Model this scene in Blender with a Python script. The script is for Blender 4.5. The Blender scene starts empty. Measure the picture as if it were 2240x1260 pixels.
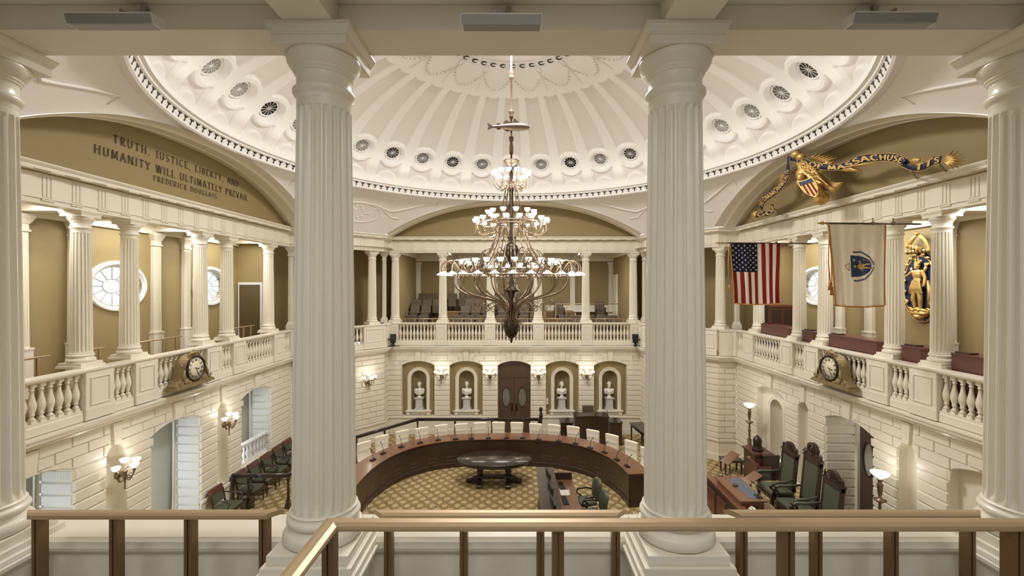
import bpy, bmesh, math, random
from math import pi, sin, cos, sqrt, atan2, radians
from mathutils import Vector, Matrix
random.seed(7)
SC = bpy.context.scene
COL = SC.collection

# ---------------------------------------------------------------- camera
ZC = 10.95            # distance from the camera to the middle of the room
EYE = 6.35            # eye height above the chamber floor
CAMX = 0.10
FPX = 970.0
cam_d = bpy.data.cameras.new('camera'); cam = bpy.data.objects.new('camera', cam_d); COL.objects.link(cam)
cam.location = (CAMX, 0, EYE); cam.rotation_euler = (pi/2, 0, 0)
cam_d.sensor_width = 36; cam_d.lens = 36*FPX/2240
cam_d.shift_x = -10/2240; cam_d.shift_y = -4/2240
cam_d.clip_start = 0.05; cam_d.clip_end = 200
SC.camera = cam

# ---------------------------------------------------------------- world, lights, exposure
SC.view_settings.view_transform = 'Standard'; SC.view_settings.look = 'None'
SC.view_settings.exposure = 0.07; SC.view_settings.gamma = 1.0
SC.view_settings.use_curve_mapping = False
w = bpy.data.worlds.new('world'); SC.world = w; w.use_nodes = True
bg = w.node_tree.nodes['Background']
bg.inputs[0].default_value = (.93, 0.965, 1.0, 1); bg.inputs[1].default_value = 1.35
cy = SC.cycles
cy.max_bounces = 6; cy.diffuse_bounces = 4; cy.glossy_bounces = 3; cy.transmission_bounces = 3; cy.transparent_max_bounces = 6
cy.caustics_reflective = False; cy.caustics_refractive = False
cy.use_denoising = True; cy.sample_clamp_indirect = 3.0; cy.use_adaptive_sampling = True; cy.adaptive_threshold = 0.03
try: cy.denoiser = 'OPENIMAGEDENOISE'
except Exception: pass

def lamp(name, kind, loc, energy, color=(1, .93, .80), size=None, rot=None, **k):
    d = bpy.data.lights.new(name, kind); d.energy = energy; d.color = color
    if kind == 'AREA':
        d.shape = 'RECTANGLE' if isinstance(size, tuple) else 'DISK'
        if isinstance(size, tuple): d.size, d.size_y = size
        else: d.size = size
    elif size is not None: d.shadow_soft_size = size
    for a, b in k.items(): setattr(d, a, b)
    o = bpy.data.objects.new(name, d); o.location = loc
    if rot: o.rotation_euler = rot
    COL.objects.link(o); return o

WARM = (1, .95, .875); NEUT = (1, .985, .965); COOL = (.80, .90, 1)
E_COVE, E_CHAND, E_SCONCE, E_GAL, E_FILL, E_WIN = 2.7, 66, 9, 52, 840, 15
for i in range(20):                                   # cove lamps on the dome cornice
    a = 2*pi*(i+.5)/20
    o = lamp('cove_lamp', 'AREA', (6.7*cos(a), ZC+6.7*sin(a), EYE+4.02), E_COVE, NEUT, (2.15, .25))
    X_ = Vector((-sin(a), cos(a), 0)); Z_ = -Vector((-cos(a)*.55, -sin(a)*.55, 1)).normalized(); Y_ = Z_.cross(X_)
    o.rotation_euler = Matrix((X_, Y_, Z_)).transposed().to_euler()
lamp('door_recess_fill', 'AREA', (8.72, ZC-.3, 3.1), 4, NEUT, (.3, .9))  # added light behind the arch, lifts the dark door jamb
for i in range(4): lamp('hall_fill_light', 'AREA', (.85*cos(pi*(i+.5)/2), ZC+.85*sin(pi*(i+.5)/2), EYE+6.3), E_FILL/4, NEUT, .9)      # added fill under the oculus, shining down to brighten the hall
for z, r in ((8.98, .5), (7.85, .9), (6.75, 1.5)):    # the lamps of the chandelier's tiers
    for i in range(4):
        a = 2*pi*(i+.5)/4
        lamp('chandelier_lamp', 'POINT', (r*cos(a)-.03, ZC+r*sin(a), z), E_CHAND/3, WARM, .04)
for sx in (-1, 1):                                    # added area lights to brighten the side galleries
    for s in (-3.1, -.2, 2.9):
        lamp('gallery_fill_light', 'AREA', (sx*8.72, ZC+s, 7.93), E_GAL, NEUT, (.4, 1.6))
for x in (-3.2, 0, 3.2):  # more added lights, over the back gallery and the near columns
    lamp('gallery_fill_light', 'AREA', (x, ZC+9.2, 7.93), E_GAL*1.5, NEUT, (1.6, .8))
    lamp('gallery_fill_light', 'AREA', (x, .2, 7.93), E_GAL*.85, (.96, .98, 1), (1.6, 1.2))

SO = -.21             # the side colonnades sit a little nearer than the middle of the room
# ---------------------------------------------------------------- mesh builder
def nrm2(a):
    l = math.hypot(a[0], a[1]) or 1
    return (a[0]/l, a[1]/l)

class MB:
    def __init__(s, T=None): s.v = []; s.f = []; s.sm = []; s.T = T
    def add(s, vs, fs, smooth=False):
        b = len(s.v)
        if s.T: vs = [s.T(*p) for p in vs]
        s.v += [tuple(p) for p in vs]
        s.f += [tuple(b+i for i in f) for f in fs]; s.sm += [smooth]*len(fs)
        return s
    def box(s, x0, y0, z0, x1, y1, z1):
        return s.add([(x0,y0,z0),(x1,y0,z0),(x1,y1,z0),(x0,y1,z0),(x0,y0,z1),(x1,y0,z1),(x1,y1,z1),(x0,y1,z1)],
                     [(3,2,1,0),(4,5,6,7),(0,1,5,4),(1,2,6,5),(2,3,7,6),(3,0,4,7)])
    def taper(s, c, a, b, z0, z1):      # square block, half sizes a=(x,y) low, b high
        (ax, ay), (bx, by) = a, b; x, y = c
        return s.add([(x-ax,y-ay,z0),(x+ax,y-ay,z0),(x+ax,y+ay,z0),(x-ax,y+ay,z0),(x-bx,y-by,z1),(x+bx,y-by,z1),(x+bx,y+by,z1),(x-bx,y+by,z1)],
                     [(3,2,1,0),(4,5,6,7),(0,1,5,4),(1,2,6,5),(2,3,7,6),(3,0,4,7)])
    def obox(s, c, size, M=None):
        hx, hy, hz = size[0]/2, size[1]/2, size[2]/2; M = M or Matrix.Identity(3); c = Vector(c)
        vs = [tuple(c + M @ Vector(p)) for p in ((-hx,-hy,-hz),(hx,-hy,-hz),(hx,hy,-hz),(-hx,hy,-hz),(-hx,-hy,hz),(hx,-hy,hz),(hx,hy,hz),(-hx,hy,hz))]
        return s.add(vs, [(3,2,1,0),(4,5,6,7),(0,1,5,4),(1,2,6,5),(2,3,7,6),(3,0,4,7)])
    def lathe(s, prof, c=(0,0,0), n=16, M=None, sx=1, sy=1, smooth=True):
        c = Vector(c); vs = []; fs = []; m = len(prof)
        for i in range(n):
            a = 2*pi*i/n
            for r, z in prof:
                p = Vector((r*cos(a)*sx, r*sin(a)*sy, z))
                if M: p = M @ p
                vs.append(tuple(c+p))
        for i in range(n):
            j = (i+1) % n
            for k in range(m-1): fs.append((i*m+k, j*m+k, j*m+k+1, i*m+k+1))
        s.add(vs, fs, smooth)
        caps = []
        if prof[0][0] > 1e-6: caps.append(tuple(i*m for i in reversed(range(n))))
        if prof[-1][0] > 1e-6: caps.append(tuple(i*m+m-1 for i in range(n)))
        b = len(s.v)-len(vs)
        for f in caps: s.f.append(tuple(b+i for i in f)); s.sm.append(False)
        return s
    def tube(s, pts, r, n=6, smooth=True, flat=1.0):
        P = [Vector(p) for p in pts]; R = r if isinstance(r, (list, tuple)) else [r]*len(P)
        t0 = (P[1]-P[0]).normalized(); up = Vector((0,0,1)) if abs(t0.z) < .9 else Vector((1,0,0))
        nn = t0.cross(up).normalized(); vs = []; m = len(P)
        for i in range(m):
            t = (P[min(i+1,m-1)]-P[max(i-1,0)])
            if t.length < 1e-9: t = t0
            t.normalize(); nn = (nn - t*nn.dot(t))
            if nn.length < 1e-6: nn = t.cross(Vector((0,0,1)))
            nn.normalize(); bb = t.cross(nn)
            for k in range(n):
                a = 2*pi*k/n; vs.append(tuple(P[i]+nn*cos(a)*R[i]+bb*sin(a)*R[i]*flat))
        fs = [(i*n+k, i*n+(k+1)%n, (i+1)*n+(k+1)%n, (i+1)*n+k) for i in range(m-1) for k in range(n)]
        fs += [tuple(reversed(range(n))), tuple((m-1)*n+k for k in range(n))]
        return s.add(vs, fs, smooth)
    def ball(s, c, r, n=12, M=None):
        r = r if isinstance(r, (tuple, list)) else (r,r,r); m = max(4, n//2); vs = []; fs = []; c = Vector(c)
        for j in range(1, m):
            b = -pi/2+pi*j/m
            for i in range(n):
                a = 2*pi*i/n; p = Vector((r[0]*cos(b)*cos(a), r[1]*cos(b)*sin(a), r[2]*sin(b)))
                if M: p = M @ p
                vs.append(tuple(c+p))
        lo = Vector((0,0,-r[2])); hi = Vector((0,0,r[2]))
        if M: lo = M @ lo; hi = M @ hi
        vs += [tuple(c+lo), tuple(c+hi)]; L = len(vs)
        for j in range(m-2):
            for i in range(n): fs.append((j*n+i, j*n+(i+1)%n, (j+1)*n+(i+1)%n, (j+1)*n+i))
        for i in range(n): fs.append((L-2, (i+1)%n, i)); fs.append((L-1, (m-2)*n+i, (m-2)*n+(i+1)%n))
        return s.add(vs, fs, True)
    def prism(s, poly, lo, hi, f, inset=0.0, smooth=False):   # poly 2D, extruded lo..hi through f(a,b,c); the hi face is inset
        n = len(poly); top = poly
        if inset:
            area = sum(poly[i][0]*poly[(i+1)%n][1]-poly[(i+1)%n][0]*poly[i][1] for i in range(n)); sg = 1 if area > 0 else -1
            top = []
            for i in range(n):
                a, b, c = poly[i-1], poly[i], poly[(i+1)%n]
                d1 = nrm2((b[0]-a[0], b[1]-a[1])); d2 = nrm2((c[0]-b[0], c[1]-b[1]))
                n1 = (-d1[1]*sg, d1[0]*sg); n2 = (-d2[1]*sg, d2[0]*sg)
                k = max(.3, 1+n1[0]*n2[0]+n1[1]*n2[1])
                top.append((b[0]+(n1[0]+n2[0])*inset/k, b[1]+(n1[1]+n2[1])*inset/k))
        vs = [f(a, b, lo) for a, b in poly]+[f(a, b, hi) for a, b in top]
        fs = [tuple(reversed(range(n))), tuple(range(n, 2*n))]
        s.add(vs, fs, False)
        b0 = len(s.v)-2*n
        for i in range(n):
            j = (i+1) % n; s.f.append((b0+i, b0+j, b0+n+j, b0+n+i)); s.sm.append(smooth)
        return s
    def sweep(s, prof, path, closed=False, smooth=False):     # prof (offset to the left of travel, z)
        n = len(path); m = len(prof); vs = []
        for i in range(n):
            a = path[i-1] if (i > 0 or closed) else None
            c = path[(i+1)%n] if (i < n-1 or closed) else None
            b = path[i]
            if a is None: d = nrm2((c[0]-b[0], c[1]-b[1])); mx, my = -d[1], d[0]
            elif c is None: d = nrm2((b[0]-a[0], b[1]-a[1])); mx, my = -d[1], d[0]
            else:
                d1 = nrm2((b[0]-a[0], b[1]-a[1])); d2 = nrm2((c[0]-b[0], c[1]-b[1]))
                n1 = (-d1[1], d1[0]); n2 = (-d2[1], d2[0]); k = max(.25, 1+n1[0]*n2[0]+n1[1]*n2[1])
                mx, my = (n1[0]+n2[0])/k, (n1[1]+n2[1])/k
            for o, z in prof: vs.append((b[0]+mx*o, b[1]+my*o, z))
        fs = []
        for i in range(n if closed else n-1):
            j = (i+1) % n
            for k in range(m-1): fs.append((i*m+k, j*m+k, j*m+k+1, i*m+k+1))
        if not closed: fs += [tuple(range(m)), tuple(reversed(range((n-1)*m, n*m)))]
        return s.add(vs, fs, smooth)
    def grid(s, rows, closed=False, smooth=True):
        m = len(rows[0]); vs = [p for r in rows for p in r]; n = len(rows)
        fs = [(i*m+k, i*m+(k+1)%m, (i+1)*m+(k+1)%m, (i+1)*m+k) for i in range(n-1) for k in range(m if closed else m-1)]
        return s.add(vs, fs, smooth)
    def build(s, name, mat, parent=None, bevel=0, subsurf=0, weld=False, solid=0, recalc=True, mat2=None, m2=None):
        me = bpy.data.meshes.new(name); me.from_pydata(s.v, [], s.f); me.update()
        me.polygons.foreach_set('use_smooth', s.sm)
        if recalc or weld:
            bm = bmesh.new(); bm.from_mesh(me)
            if weld: bmesh.ops.remove_doubles(bm, verts=bm.verts, dist=1e-4)
            if recalc: bmesh.ops.recalc_face_normals(bm, faces=bm.faces)
            bm.to_mesh(me); bm.free()
        me.materials.append(mat)
        if mat2: me.materials.append(mat2); me.polygons.foreach_set('material_index', m2)
        o = bpy.data.objects.new(name, me); COL.objects.link(o)
        if parent: o.parent = parent
        if solid: md = o.modifiers.new('s', 'SOLIDIFY'); md.thickness = solid; md.offset = 0
        if bevel: md = o.modifiers.new('b', 'BEVEL'); md.width = bevel; md.segments = 2; md.limit_method = 'ANGLE'; md.angle_limit = radians(35)
        if subsurf: md = o.modifiers.new('u', 'SUBSURF'); md.levels = subsurf; md.render_levels = subsurf
        return o

def tag(o, label, cat, group=None, kind=None):
    o['label'] = label; o['category'] = cat
    if group: o['group'] = group
    if kind: o['kind'] = kind
    return o
def thing(name, label, cat, loc=(0,0,0), rotz=0, group=None):
    o = bpy.data.objects.new(name, None); o.empty_display_size = .1; COL.objects.link(o)
    o.location = loc; o.rotation_euler = (0, 0, rotz); tag(o, label, cat, group, 'thing'); return o
def struct(o): o['kind'] = 'structure'; return o
def kids(o): return [c for c in bpy.data.objects if c.parent == o]
KIDS = {}
def dup(root, loc, rotz=0, label=None, group=None, scale=None):
    if root.name not in KIDS:
        KIDS[root.name] = [(c, kids(c)) for c in kids(root)]
    r = root.copy(); COL.objects.link(r); r.location = loc; r.rotation_euler = (0, 0, rotz)
    if scale: r.scale = scale
    if label: r['label'] = label
    if group: r['group'] = group
    for c, g in KIDS[root.name]:
        k = c.copy(); COL.objects.link(k); k.parent = r
        for x in g: y = x.copy(); COL.objects.link(y); y.parent = k
    return r
def pdup(o, loc=(0,0,0), parent=None, rot=None):        # copy of one part
    c = o.copy(); COL.objects.link(c); c.location = loc; c.parent = parent if parent else o.parent
    if rot: c.rotation_euler = rot
    return c
NTH = ['first','second','third','fourth','fifth','sixth','seventh','eighth','ninth','tenth','eleventh','twelfth','thirteenth','fourteenth','fifteenth','sixteenth','seventeenth','eighteenth','nineteenth','twentieth','twenty-first','twenty-second','twenty-third','twenty-fourth']

def px(x, y, Z=None, Y=None, X=None):     # point of the room seen at photo pixel (x, y), on a known plane
    a = (x-1130)/FPX; b = (626-y)/FPX
    if Z is not None: Y = (Z-EYE)/b
    elif X is not None: Y = (X-CAMX)/a
    return Vector((CAMX+a*Y, Y, EYE+b*Y))
def Rz(a): return Matrix.Rotation(a, 3, 'Z')
def Rx(a): return Matrix.Rotation(a, 3, 'X')
def Ry(a): return Matrix.Rotation(a, 3, 'Y')

# ---------------------------------------------------------------- materials
def lin(c): return tuple(((x/255)/12.92 if x/255 <= .04045 else ((x/255+.055)/1.055)**2.4) for x in c)+(1,)
def mat(name, rgb, rough=.5, metal=0, var=.04, vscale=3, bump=.0, bscale=60, emit=None, estr=0, coat=0, alpha=1, trans=0, stretch=None, rgb2=None):
    m = bpy.data.materials.new(name); m.use_nodes = True; nt = m.node_tree; N = nt.nodes; L = nt.links
    p = N['Principled BSDF']; c = lin(rgb)
    p.inputs['Roughness'].default_value = rough; p.inputs['Metallic'].default_value = metal
    if coat: p.inputs['Coat Weight'].default_value = coat; p.inputs['Coat Roughness'].default_value = .15
    if trans: p.inputs['Transmission Weight'].default_value = trans
    if alpha < 1: p.inputs['Alpha'].default_value = alpha
    tc = N.new('ShaderNodeTexCoord'); mp = N.new('ShaderNodeMapping'); L.new(tc.outputs['Object'], mp.inputs[0])
    if stretch: mp.inputs['Scale'].default_value = stretch
    nz = N.new('ShaderNodeTexNoise'); nz.inputs['Scale'].default_value = vscale; nz.inputs['Detail'].default_value = 4; L.new(mp.outputs[0], nz.inputs[0])
    mx = N.new('ShaderNodeMix'); mx.data_type = 'RGBA'; L.new(nz.outputs[0], mx.inputs['Factor'])
    c2 = lin(rgb2) if rgb2 else None
    mx.inputs['A'].default_value = c2 or tuple(x*(1-var) for x in c[:3])+(1,)
    mx.inputs['B'].default_value = c if c2 else tuple(min(1, x*(1+var)) for x in c[:3])+(1,)
    L.new(mx.outputs['Result'], p.inputs['Base Color'])
    if bump:
        n2 = N.new('ShaderNodeTexNoise'); n2.inputs['Scale'].default_value = bscale; L.new(mp.outputs[0], n2.inputs[0])
        b = N.new('ShaderNodeBump'); b.inputs['Strength'].default_value = bump; b.inputs['Distance'].default_value = .01
        L.new(n2.outputs[0], b.inputs['Height']); L.new(b.outputs[0], p.inputs['Normal'])
    if emit:
        p.inputs['Emission Color'].default_value = lin(emit); p.inputs['Emission Strength'].default_value = estr
        m.cycles.emission_sampling = 'NONE'
    return m
M = dict(
 cream=mat('cream_paint', (233,226,208), .38, var=.015, bump=.05, bscale=25, coat=.15),
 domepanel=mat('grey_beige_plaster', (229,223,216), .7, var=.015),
 dome=mat('white_plaster', (239,235,230), .7, var=.015, bump=.03),
 olive=mat('olive_wall_paint', (148,130,88), .6, var=.03, bump=.05, bscale=40),
 void=mat('dark_opening', (6,6,6), .95, var=.0),
 darkglass=mat('dim_door_glass', (118,118,104), .15, var=.15, coat=.4),
 black=mat('black_metal', (16,16,18), .45, var=.1),
 navy=mat('navy_paint', (26,32,62), .5, var=.1),
 gold=mat('gold_leaf', (206,170,104), .42, metal=.65, var=.2, vscale=14, bump=.5, bscale=45),
 goldflat=mat('gold_paint', (205,170,100), .5, metal=.3, var=.1),
 brassrail=mat('bronze_anodised_rail', (180,155,120), .42, metal=.4, var=.04, vscale=2, stretch=(1,12,12)),
 postmetal=mat('bronze_post', (116,90,58), .45, metal=.5, var=.05),
 bronze=mat('aged_bronze', (138,119,96), .34, metal=.75, var=.25, vscale=9, bump=.1),
 bronzedark=mat('dark_bronze', (74,64,58), .35, metal=.8, var=.2, vscale=8),
 clockcase=mat('antique_gilt', (150,132,92), .5, metal=.35, var=.2, vscale=20, bump=.3, bscale=50),
 clockface=mat('clock_face', (232,222,196), .5, var=.02),
 wood=mat('dark_mahogany', (64,46,37), .3, var=.3, vscale=2.5, stretch=(1,1,9), rgb2=(50,35,28), coat=.3),
 woodtop=mat('mahogany_top', (130,87,58), .28, var=.3, vscale=3, stretch=(1,6,1), rgb2=(106,69,46), coat=.4),
 woodred=mat('red_mahogany', (104,58,46), .35, var=.2, vscale=2, stretch=(1,1,7), rgb2=(86,46,38), coat=.3),
 woodblack=mat('espresso_wood', (50,39,34), .24, var=.03, vscale=2, stretch=(3,1,1), coat=.5),
 leather=mat('ivory_leather', (244,234,214), .45, var=.02, bump=.08, bscale=90),
 green=mat('green_leather', (82,86,70), .38, var=.08, bump=.08, bscale=90),
 seat=mat('brown_upholstery', (94,82,66), .8, var=.08, bump=.15, bscale=120),
 marble=mat('white_marble', (232,228,218), .35, var=.05, vscale=5),
 marblegrey=mat('grey_marble', (196,194,190), .4, var=.08, vscale=9),
 doorp=mat('brown_door_paint', (88,68,56), .35, var=.06),
 glassf=mat('frosted_door_glass', (176,178,160), .2, var=.05, coat=.3),
 shade=mat('lit_opal_glass', (255,252,246), .3, emit=(255,250,241), estr=.72),
 globe=mat('lit_globe_glass', (255,252,246), .3, emit=(255,249,236), estr=1.4),
 clear=mat('clear_window_glass', (230,238,245), .05, trans=.9, var=.01, alpha=.25),
 blind=mat('grey_green_blind', (160,160,146), .8, var=.02),
 neargrey=mat('grey_gallery_paint', (184,180,174), .7, var=.02),
 curtain=mat('off_white_curtain', (214,205,184), .8, var=.03),
 whitep=mat('white_enamel', (226,226,222), .35, var=.02),
 alu=mat('satin_grey_metal', (160,158,152), .4, metal=.4, var=.03),
 red=mat('flag_red', (158,26,42), .7, var=.05), rodm=mat('dull_bronze_rod', (96,76,52), .6, metal=.3, var=.1),
 flagwhite=mat('flag_white', (246,240,228), .7, var=.03),
 flagblue=mat('flag_blue', (34,34,72), .7, var=.05), crestblue=mat('crest_blue', (74,98,134), .7, var=.06),
 cord=mat('gold_fringe', (190,136,66), .7, var=.1), letter=mat('brown_lettering', (74,58,38), .6, var=.05),
 screen=mat('dark_screen', (28,30,36), .2), steelblue=mat('blue_desk_pad', (92,98,110), .6, var=.05),
 paper=mat('paper_white', (225,222,214), .7), carpetstep=mat('step_carpet', (120,96,58), .9, var=.3, vscale=25),
)
def carpet():
    m = bpy.data.materials.new('damask_carpet'); m.use_nodes = True; nt = m.node_tree; N = nt.nodes; L = nt.links
    p = N['Principled BSDF']; p.inputs['Roughness'].default_value = .95
    tc = N.new('ShaderNodeTexCoord'); sp = N.new('ShaderNodeSeparateXYZ'); L.new(tc.outputs['Object'], sp.inputs[0])
    def mth(op, a, b=None, c=None):
        n = N.new('ShaderNodeMath'); n.operation = op
        for i, x in enumerate((a, b, c)):
            if x is None: continue
            if isinstance(x, (int, float)): n.inputs[i].default_value = x
            else: L.new(x, n.inputs[i])
        return n.outputs[0]
    P = .36
    X = mth('DIVIDE', sp.outputs[0], P); Y = mth('DIVIDE', sp.outputs[1], P*1.15)
    u = mth('ADD', X, Y); v = mth('SUBTRACT', X, Y)
    fu = mth('SUBTRACT', mth('FRACT', u), .5); fv = mth('SUBTRACT', mth('FRACT', v), .5)
    au = mth('ABSOLUTE', fu); av = mth('ABSOLUTE', fv)
    r = mth('SQRT', mth('ADD', mth('MULTIPLY', fu, fu), mth('MULTIPLY', fv, fv)))
    ang = mth('ARCTAN2', fu, fv)
    pet = mth('ADD', .23, mth('MULTIPLY', .13, mth('COSINE', mth('MULTIPLY', ang, 8))))
    nz0 = N.new('ShaderNodeTexNoise'); nz0.inputs['Scale'].default_value = 42; L.new(tc.outputs['Object'], nz0.inputs[0])
    flower = mth('LESS_THAN', mth('ADD', r, mth('MULTIPLY', .34, mth('SUBTRACT', nz0.outputs[0], .5))), pet)
    core = mth('LESS_THAN', r, .09)
    edge = mth('GREATER_THAN', mth('MAXIMUM', au, av), .455)
    nz = N.new('ShaderNodeTexNoise'); nz.inputs['Scale'].default_value = 26; nz.inputs['Detail'].default_value = 3; L.new(tc.outputs['Object'], nz.inputs[0])
    spk = mth('GREATER_THAN', nz.outputs[0], .56)
    def mix(f, a, b):
        n = N.new('ShaderNodeMix'); n.data_type = 'RGBA'; L.new(f, n.inputs['Factor'])
        for k, x in (('A', a), ('B', b)):
            if isinstance(x, tuple): n.inputs[k].default_value = x
            else: L.new(x, n.inputs[k])
        return n.outputs['Result']
    base = mix(spk, lin((140,118,76)), lin((182,160,114)))
    c = mix(flower, base, lin((214,194,148))); c = mix(core, c, lin((160,132,86))); c = mix(edge, c, lin((126,105,68)))
    n2 = N.new('ShaderNodeTexNoise'); n2.inputs['Scale'].default_value = 9; L.new(tc.outputs['Object'], n2.inputs[0])
    n3 = N.new('ShaderNodeMix'); n3.data_type = 'RGBA'; n3.blend_type = 'MULTIPLY'; n3.inputs['Factor'].default_value = .5
    L.new(c, n3.inputs['A']); L.new(n2.outputs[0], n3.inputs['B'])
    hs = N.new('ShaderNodeHueSaturation'); hs.inputs['Value'].default_value = 1.35; L.new(n3.outputs['Result'], hs.inputs['Color'])
    L.new(hs.outputs[0], p.inputs['Base Color']); return m
M['carpet'] = carpet()
for k in ('flagwhite', 'red', 'flagblue', 'crestblue'):      # thin cloth lets some light through
    nt = M[k].node_tree; p = nt.nodes['Principled BSDF']; out = nt.nodes['Material Output']
    tr = nt.nodes.new('ShaderNodeBsdfTranslucent'); ms = nt.nodes.new('ShaderNodeMixShader'); ms.inputs[0].default_value = .5
    nt.links.new(p.inputs['Base Color'].links[0].from_socket, tr.inputs[0]); nt.links.new(p.outputs[0], ms.inputs[1]); nt.links.new(tr.outputs[0], ms.inputs[2]); nt.links.new(ms.outputs[0], out.inputs[0])

# ---------------------------------------------------------------- wall frames
def frame(o, d, n):
    def f(s, q, z): return (o[0]+d[0]*s+n[0]*q, ZC+o[1]+d[1]*s+n[1]*q, z)
    return f
FR = dict(back=frame((0,0),(1,0),(0,1)), left=frame((0,0),(0,1),(-1,0)), right=frame((0,0),(0,1),(1,0)), near=frame((0,0),(1,0),(0,-1)))
DA, DB = (7.45, 5.2), (5.4, 7.45)       # ends of a canted corner face
def diag(sx, sy, off=0):
    a = (DA[0]*sx, DA[1]*sy); b = (DB[0]*sx, DB[1]*sy); m = ((a[0]+b[0])/2, (a[1]+b[1])/2)
    d = nrm2((b[0]-a[0], b[1]-a[1])); n = nrm2((abs(d[1])*sx, abs(d[0])*sy))
    return frame(m, d, n), math.hypot(a[0]-b[0], a[1]-b[1])/2
# ---------------------------------------------------------------- helpers for walls
def arch(u, hw, sp, ap):
    h = ap-sp; R = (hw*hw+h*h)/(2*h); u = max(-hw, min(hw, u))
    return ap-R+sqrt(max(0, R*R-u*u))
def arcpts(c, hw, sp, ap, n=14):
    if ap-sp >= hw*.98: return [(c-hw*cos(pi*i/n), sp+(ap-sp)*sin(pi*i/n)) for i in range(n+1)]
    return [(c-hw+2*hw*i/n, arch(-hw+2*hw*i/n, hw, sp, ap)) for i in range(n+1)]
def pbox(mb, fr, s0, s1, z0, z1, d0, d1, inset=0):      # box on a wall, front face d0
    mb.prism([(s0,z0),(s1,z0),(s1,z1),(s0,z1)], d1, d0, lambda a,b,c: fr(a,c,b), inset)
def pframe(mb, fr, pts, prof, closed=False):            # moulding along an outline on a wall; prof (outward offset, depth)
    n = len(pts); rows = []
    for i in range(n):
        a = pts[i-1] if (i or closed) else pts[0]; b = pts[(i+1) % n] if (i < n-1 or closed) else pts[-1]
        p = pts[i]; e = nrm2((b[0]-a[0], b[1]-a[1])); nx, nz = -e[1], e[0]
        rows.append([fr(p[0]+nx*o, q, p[1]+nz*o) for o, q in prof])
    if closed: rows.append(rows[0])
    mb.grid(rows, smooth=False)
def holeplate(mb, fr, s0, s1, z0, z1, cs, cz, rs, rz, d, depth=.2, n=48):
    angs = sorted([2*pi*i/n for i in range(n)]+[atan2(z-cz, s-cs) % (2*pi) for s in (s0, s1) for z in (z0, z1)])
    inn = []; out = []; back = []
    for a in angs:
        ca, sa = cos(a), sin(a)
        k = min([t for t in (((s1-cs)/ca if ca > 1e-9 else 1e9), ((s0-cs)/ca if ca < -1e-9 else 1e9), ((z1-cz)/sa if sa > 1e-9 else 1e9), ((z0-cz)/sa if sa < -1e-9 else 1e9))])
        e = 1/sqrt((ca/rs)**2+(sa/rz)**2)
        out.append(fr(cs+ca*k, d, cz+sa*k)); inn.append(fr(cs+ca*e, d, cz+sa*e)); back.append(fr(cs+ca*e, d+depth, cz+sa*e))
    rows = [out, inn, back]; mb.grid(rows, closed=True, smooth=False)

WD = 8.10     # lower wall face
SPR, APX, WTOP = 2.95, 3.13, 3.62
def courses(mb, fr, s0, s1, z0, z1, n, joints=None, d0=WD, d1=WD+.03, g=.011):
    h = (z1-z0)/n
    for k in range(n):
        cuts = [s0]+([] if not joints else [j for j in joints[k % 2] if s0+.05 < j < s1-.05])+[s1]
        for a, b in zip(cuts, cuts[1:]):
            pbox(mb, fr, a+(g if a != s0 else 0), b-(g if b != s1 else 0), z0+k*h+g, z0+(k+1)*h-g, d0-.012, d1, .018)
def flutes_band(mb, fr, s0, s1, z0, z1, d0):            # small fluted band under the arches
    pbox(mb, fr, s0, s1, z0, z1, d0, d0+.03, .004)
    n = max(3, int((s1-s0)/.045))
    for i in range(n):
        c = s0+(s1-s0)*(i+.5)/n; pbox(mb, fr, c-.009, c+.009, z0+.03, z1-.03, d0-.006, d0, .003)
def lower_wall(name, fr, half, ops, spandrel=None, thick=.33):
    mb = MB(); ops = sorted(ops, key=lambda o: o['c']); e0 = -half; piers = []
    for o in ops:
        a, b = o['c']-o['hw'], o['c']+o['hw']; piers.append((e0, a)); e0 = b
        poly = [(a, WTOP)]+[p for p in arcpts(o['c'], o['hw'], o['sp'], o['ap'])]+[(b, WTOP)]
        mb.prism(poly, WD+thick, WD+.03, lambda a,b,c: fr(a,c,b))
        if o.get('zb', 0) > 0: pbox(mb, fr, a, b, 0, o['zb'], WD+.02, WD+thick)
    piers.append((e0, half))
    for a, b in piers:
        pbox(mb, fr, a, b, 0, WTOP, WD+.03, WD+thick)
        courses(mb, fr, a, b, .78, SPR, 10)
    if spandrel: spandrel(mb, fr, piers, ops)
    # skirting and dado cap
    for a, b in piers+[(o['c']-o['hw'], o['c']+o['hw']) for o in ops if o.get('zb', 0) >= .7]:
        for z0, z1, d in ((0, .2, .045), (.2, .23, .03), (.23, .66, .01), (.66, .70, .03), (.70, .76, .055), (.76, .78, .03)):
            pbox(mb, fr, a, b, z0, z1, WD-d, WD+.05)
    o = struct(mb.build(name, M['cream'])); return o
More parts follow.
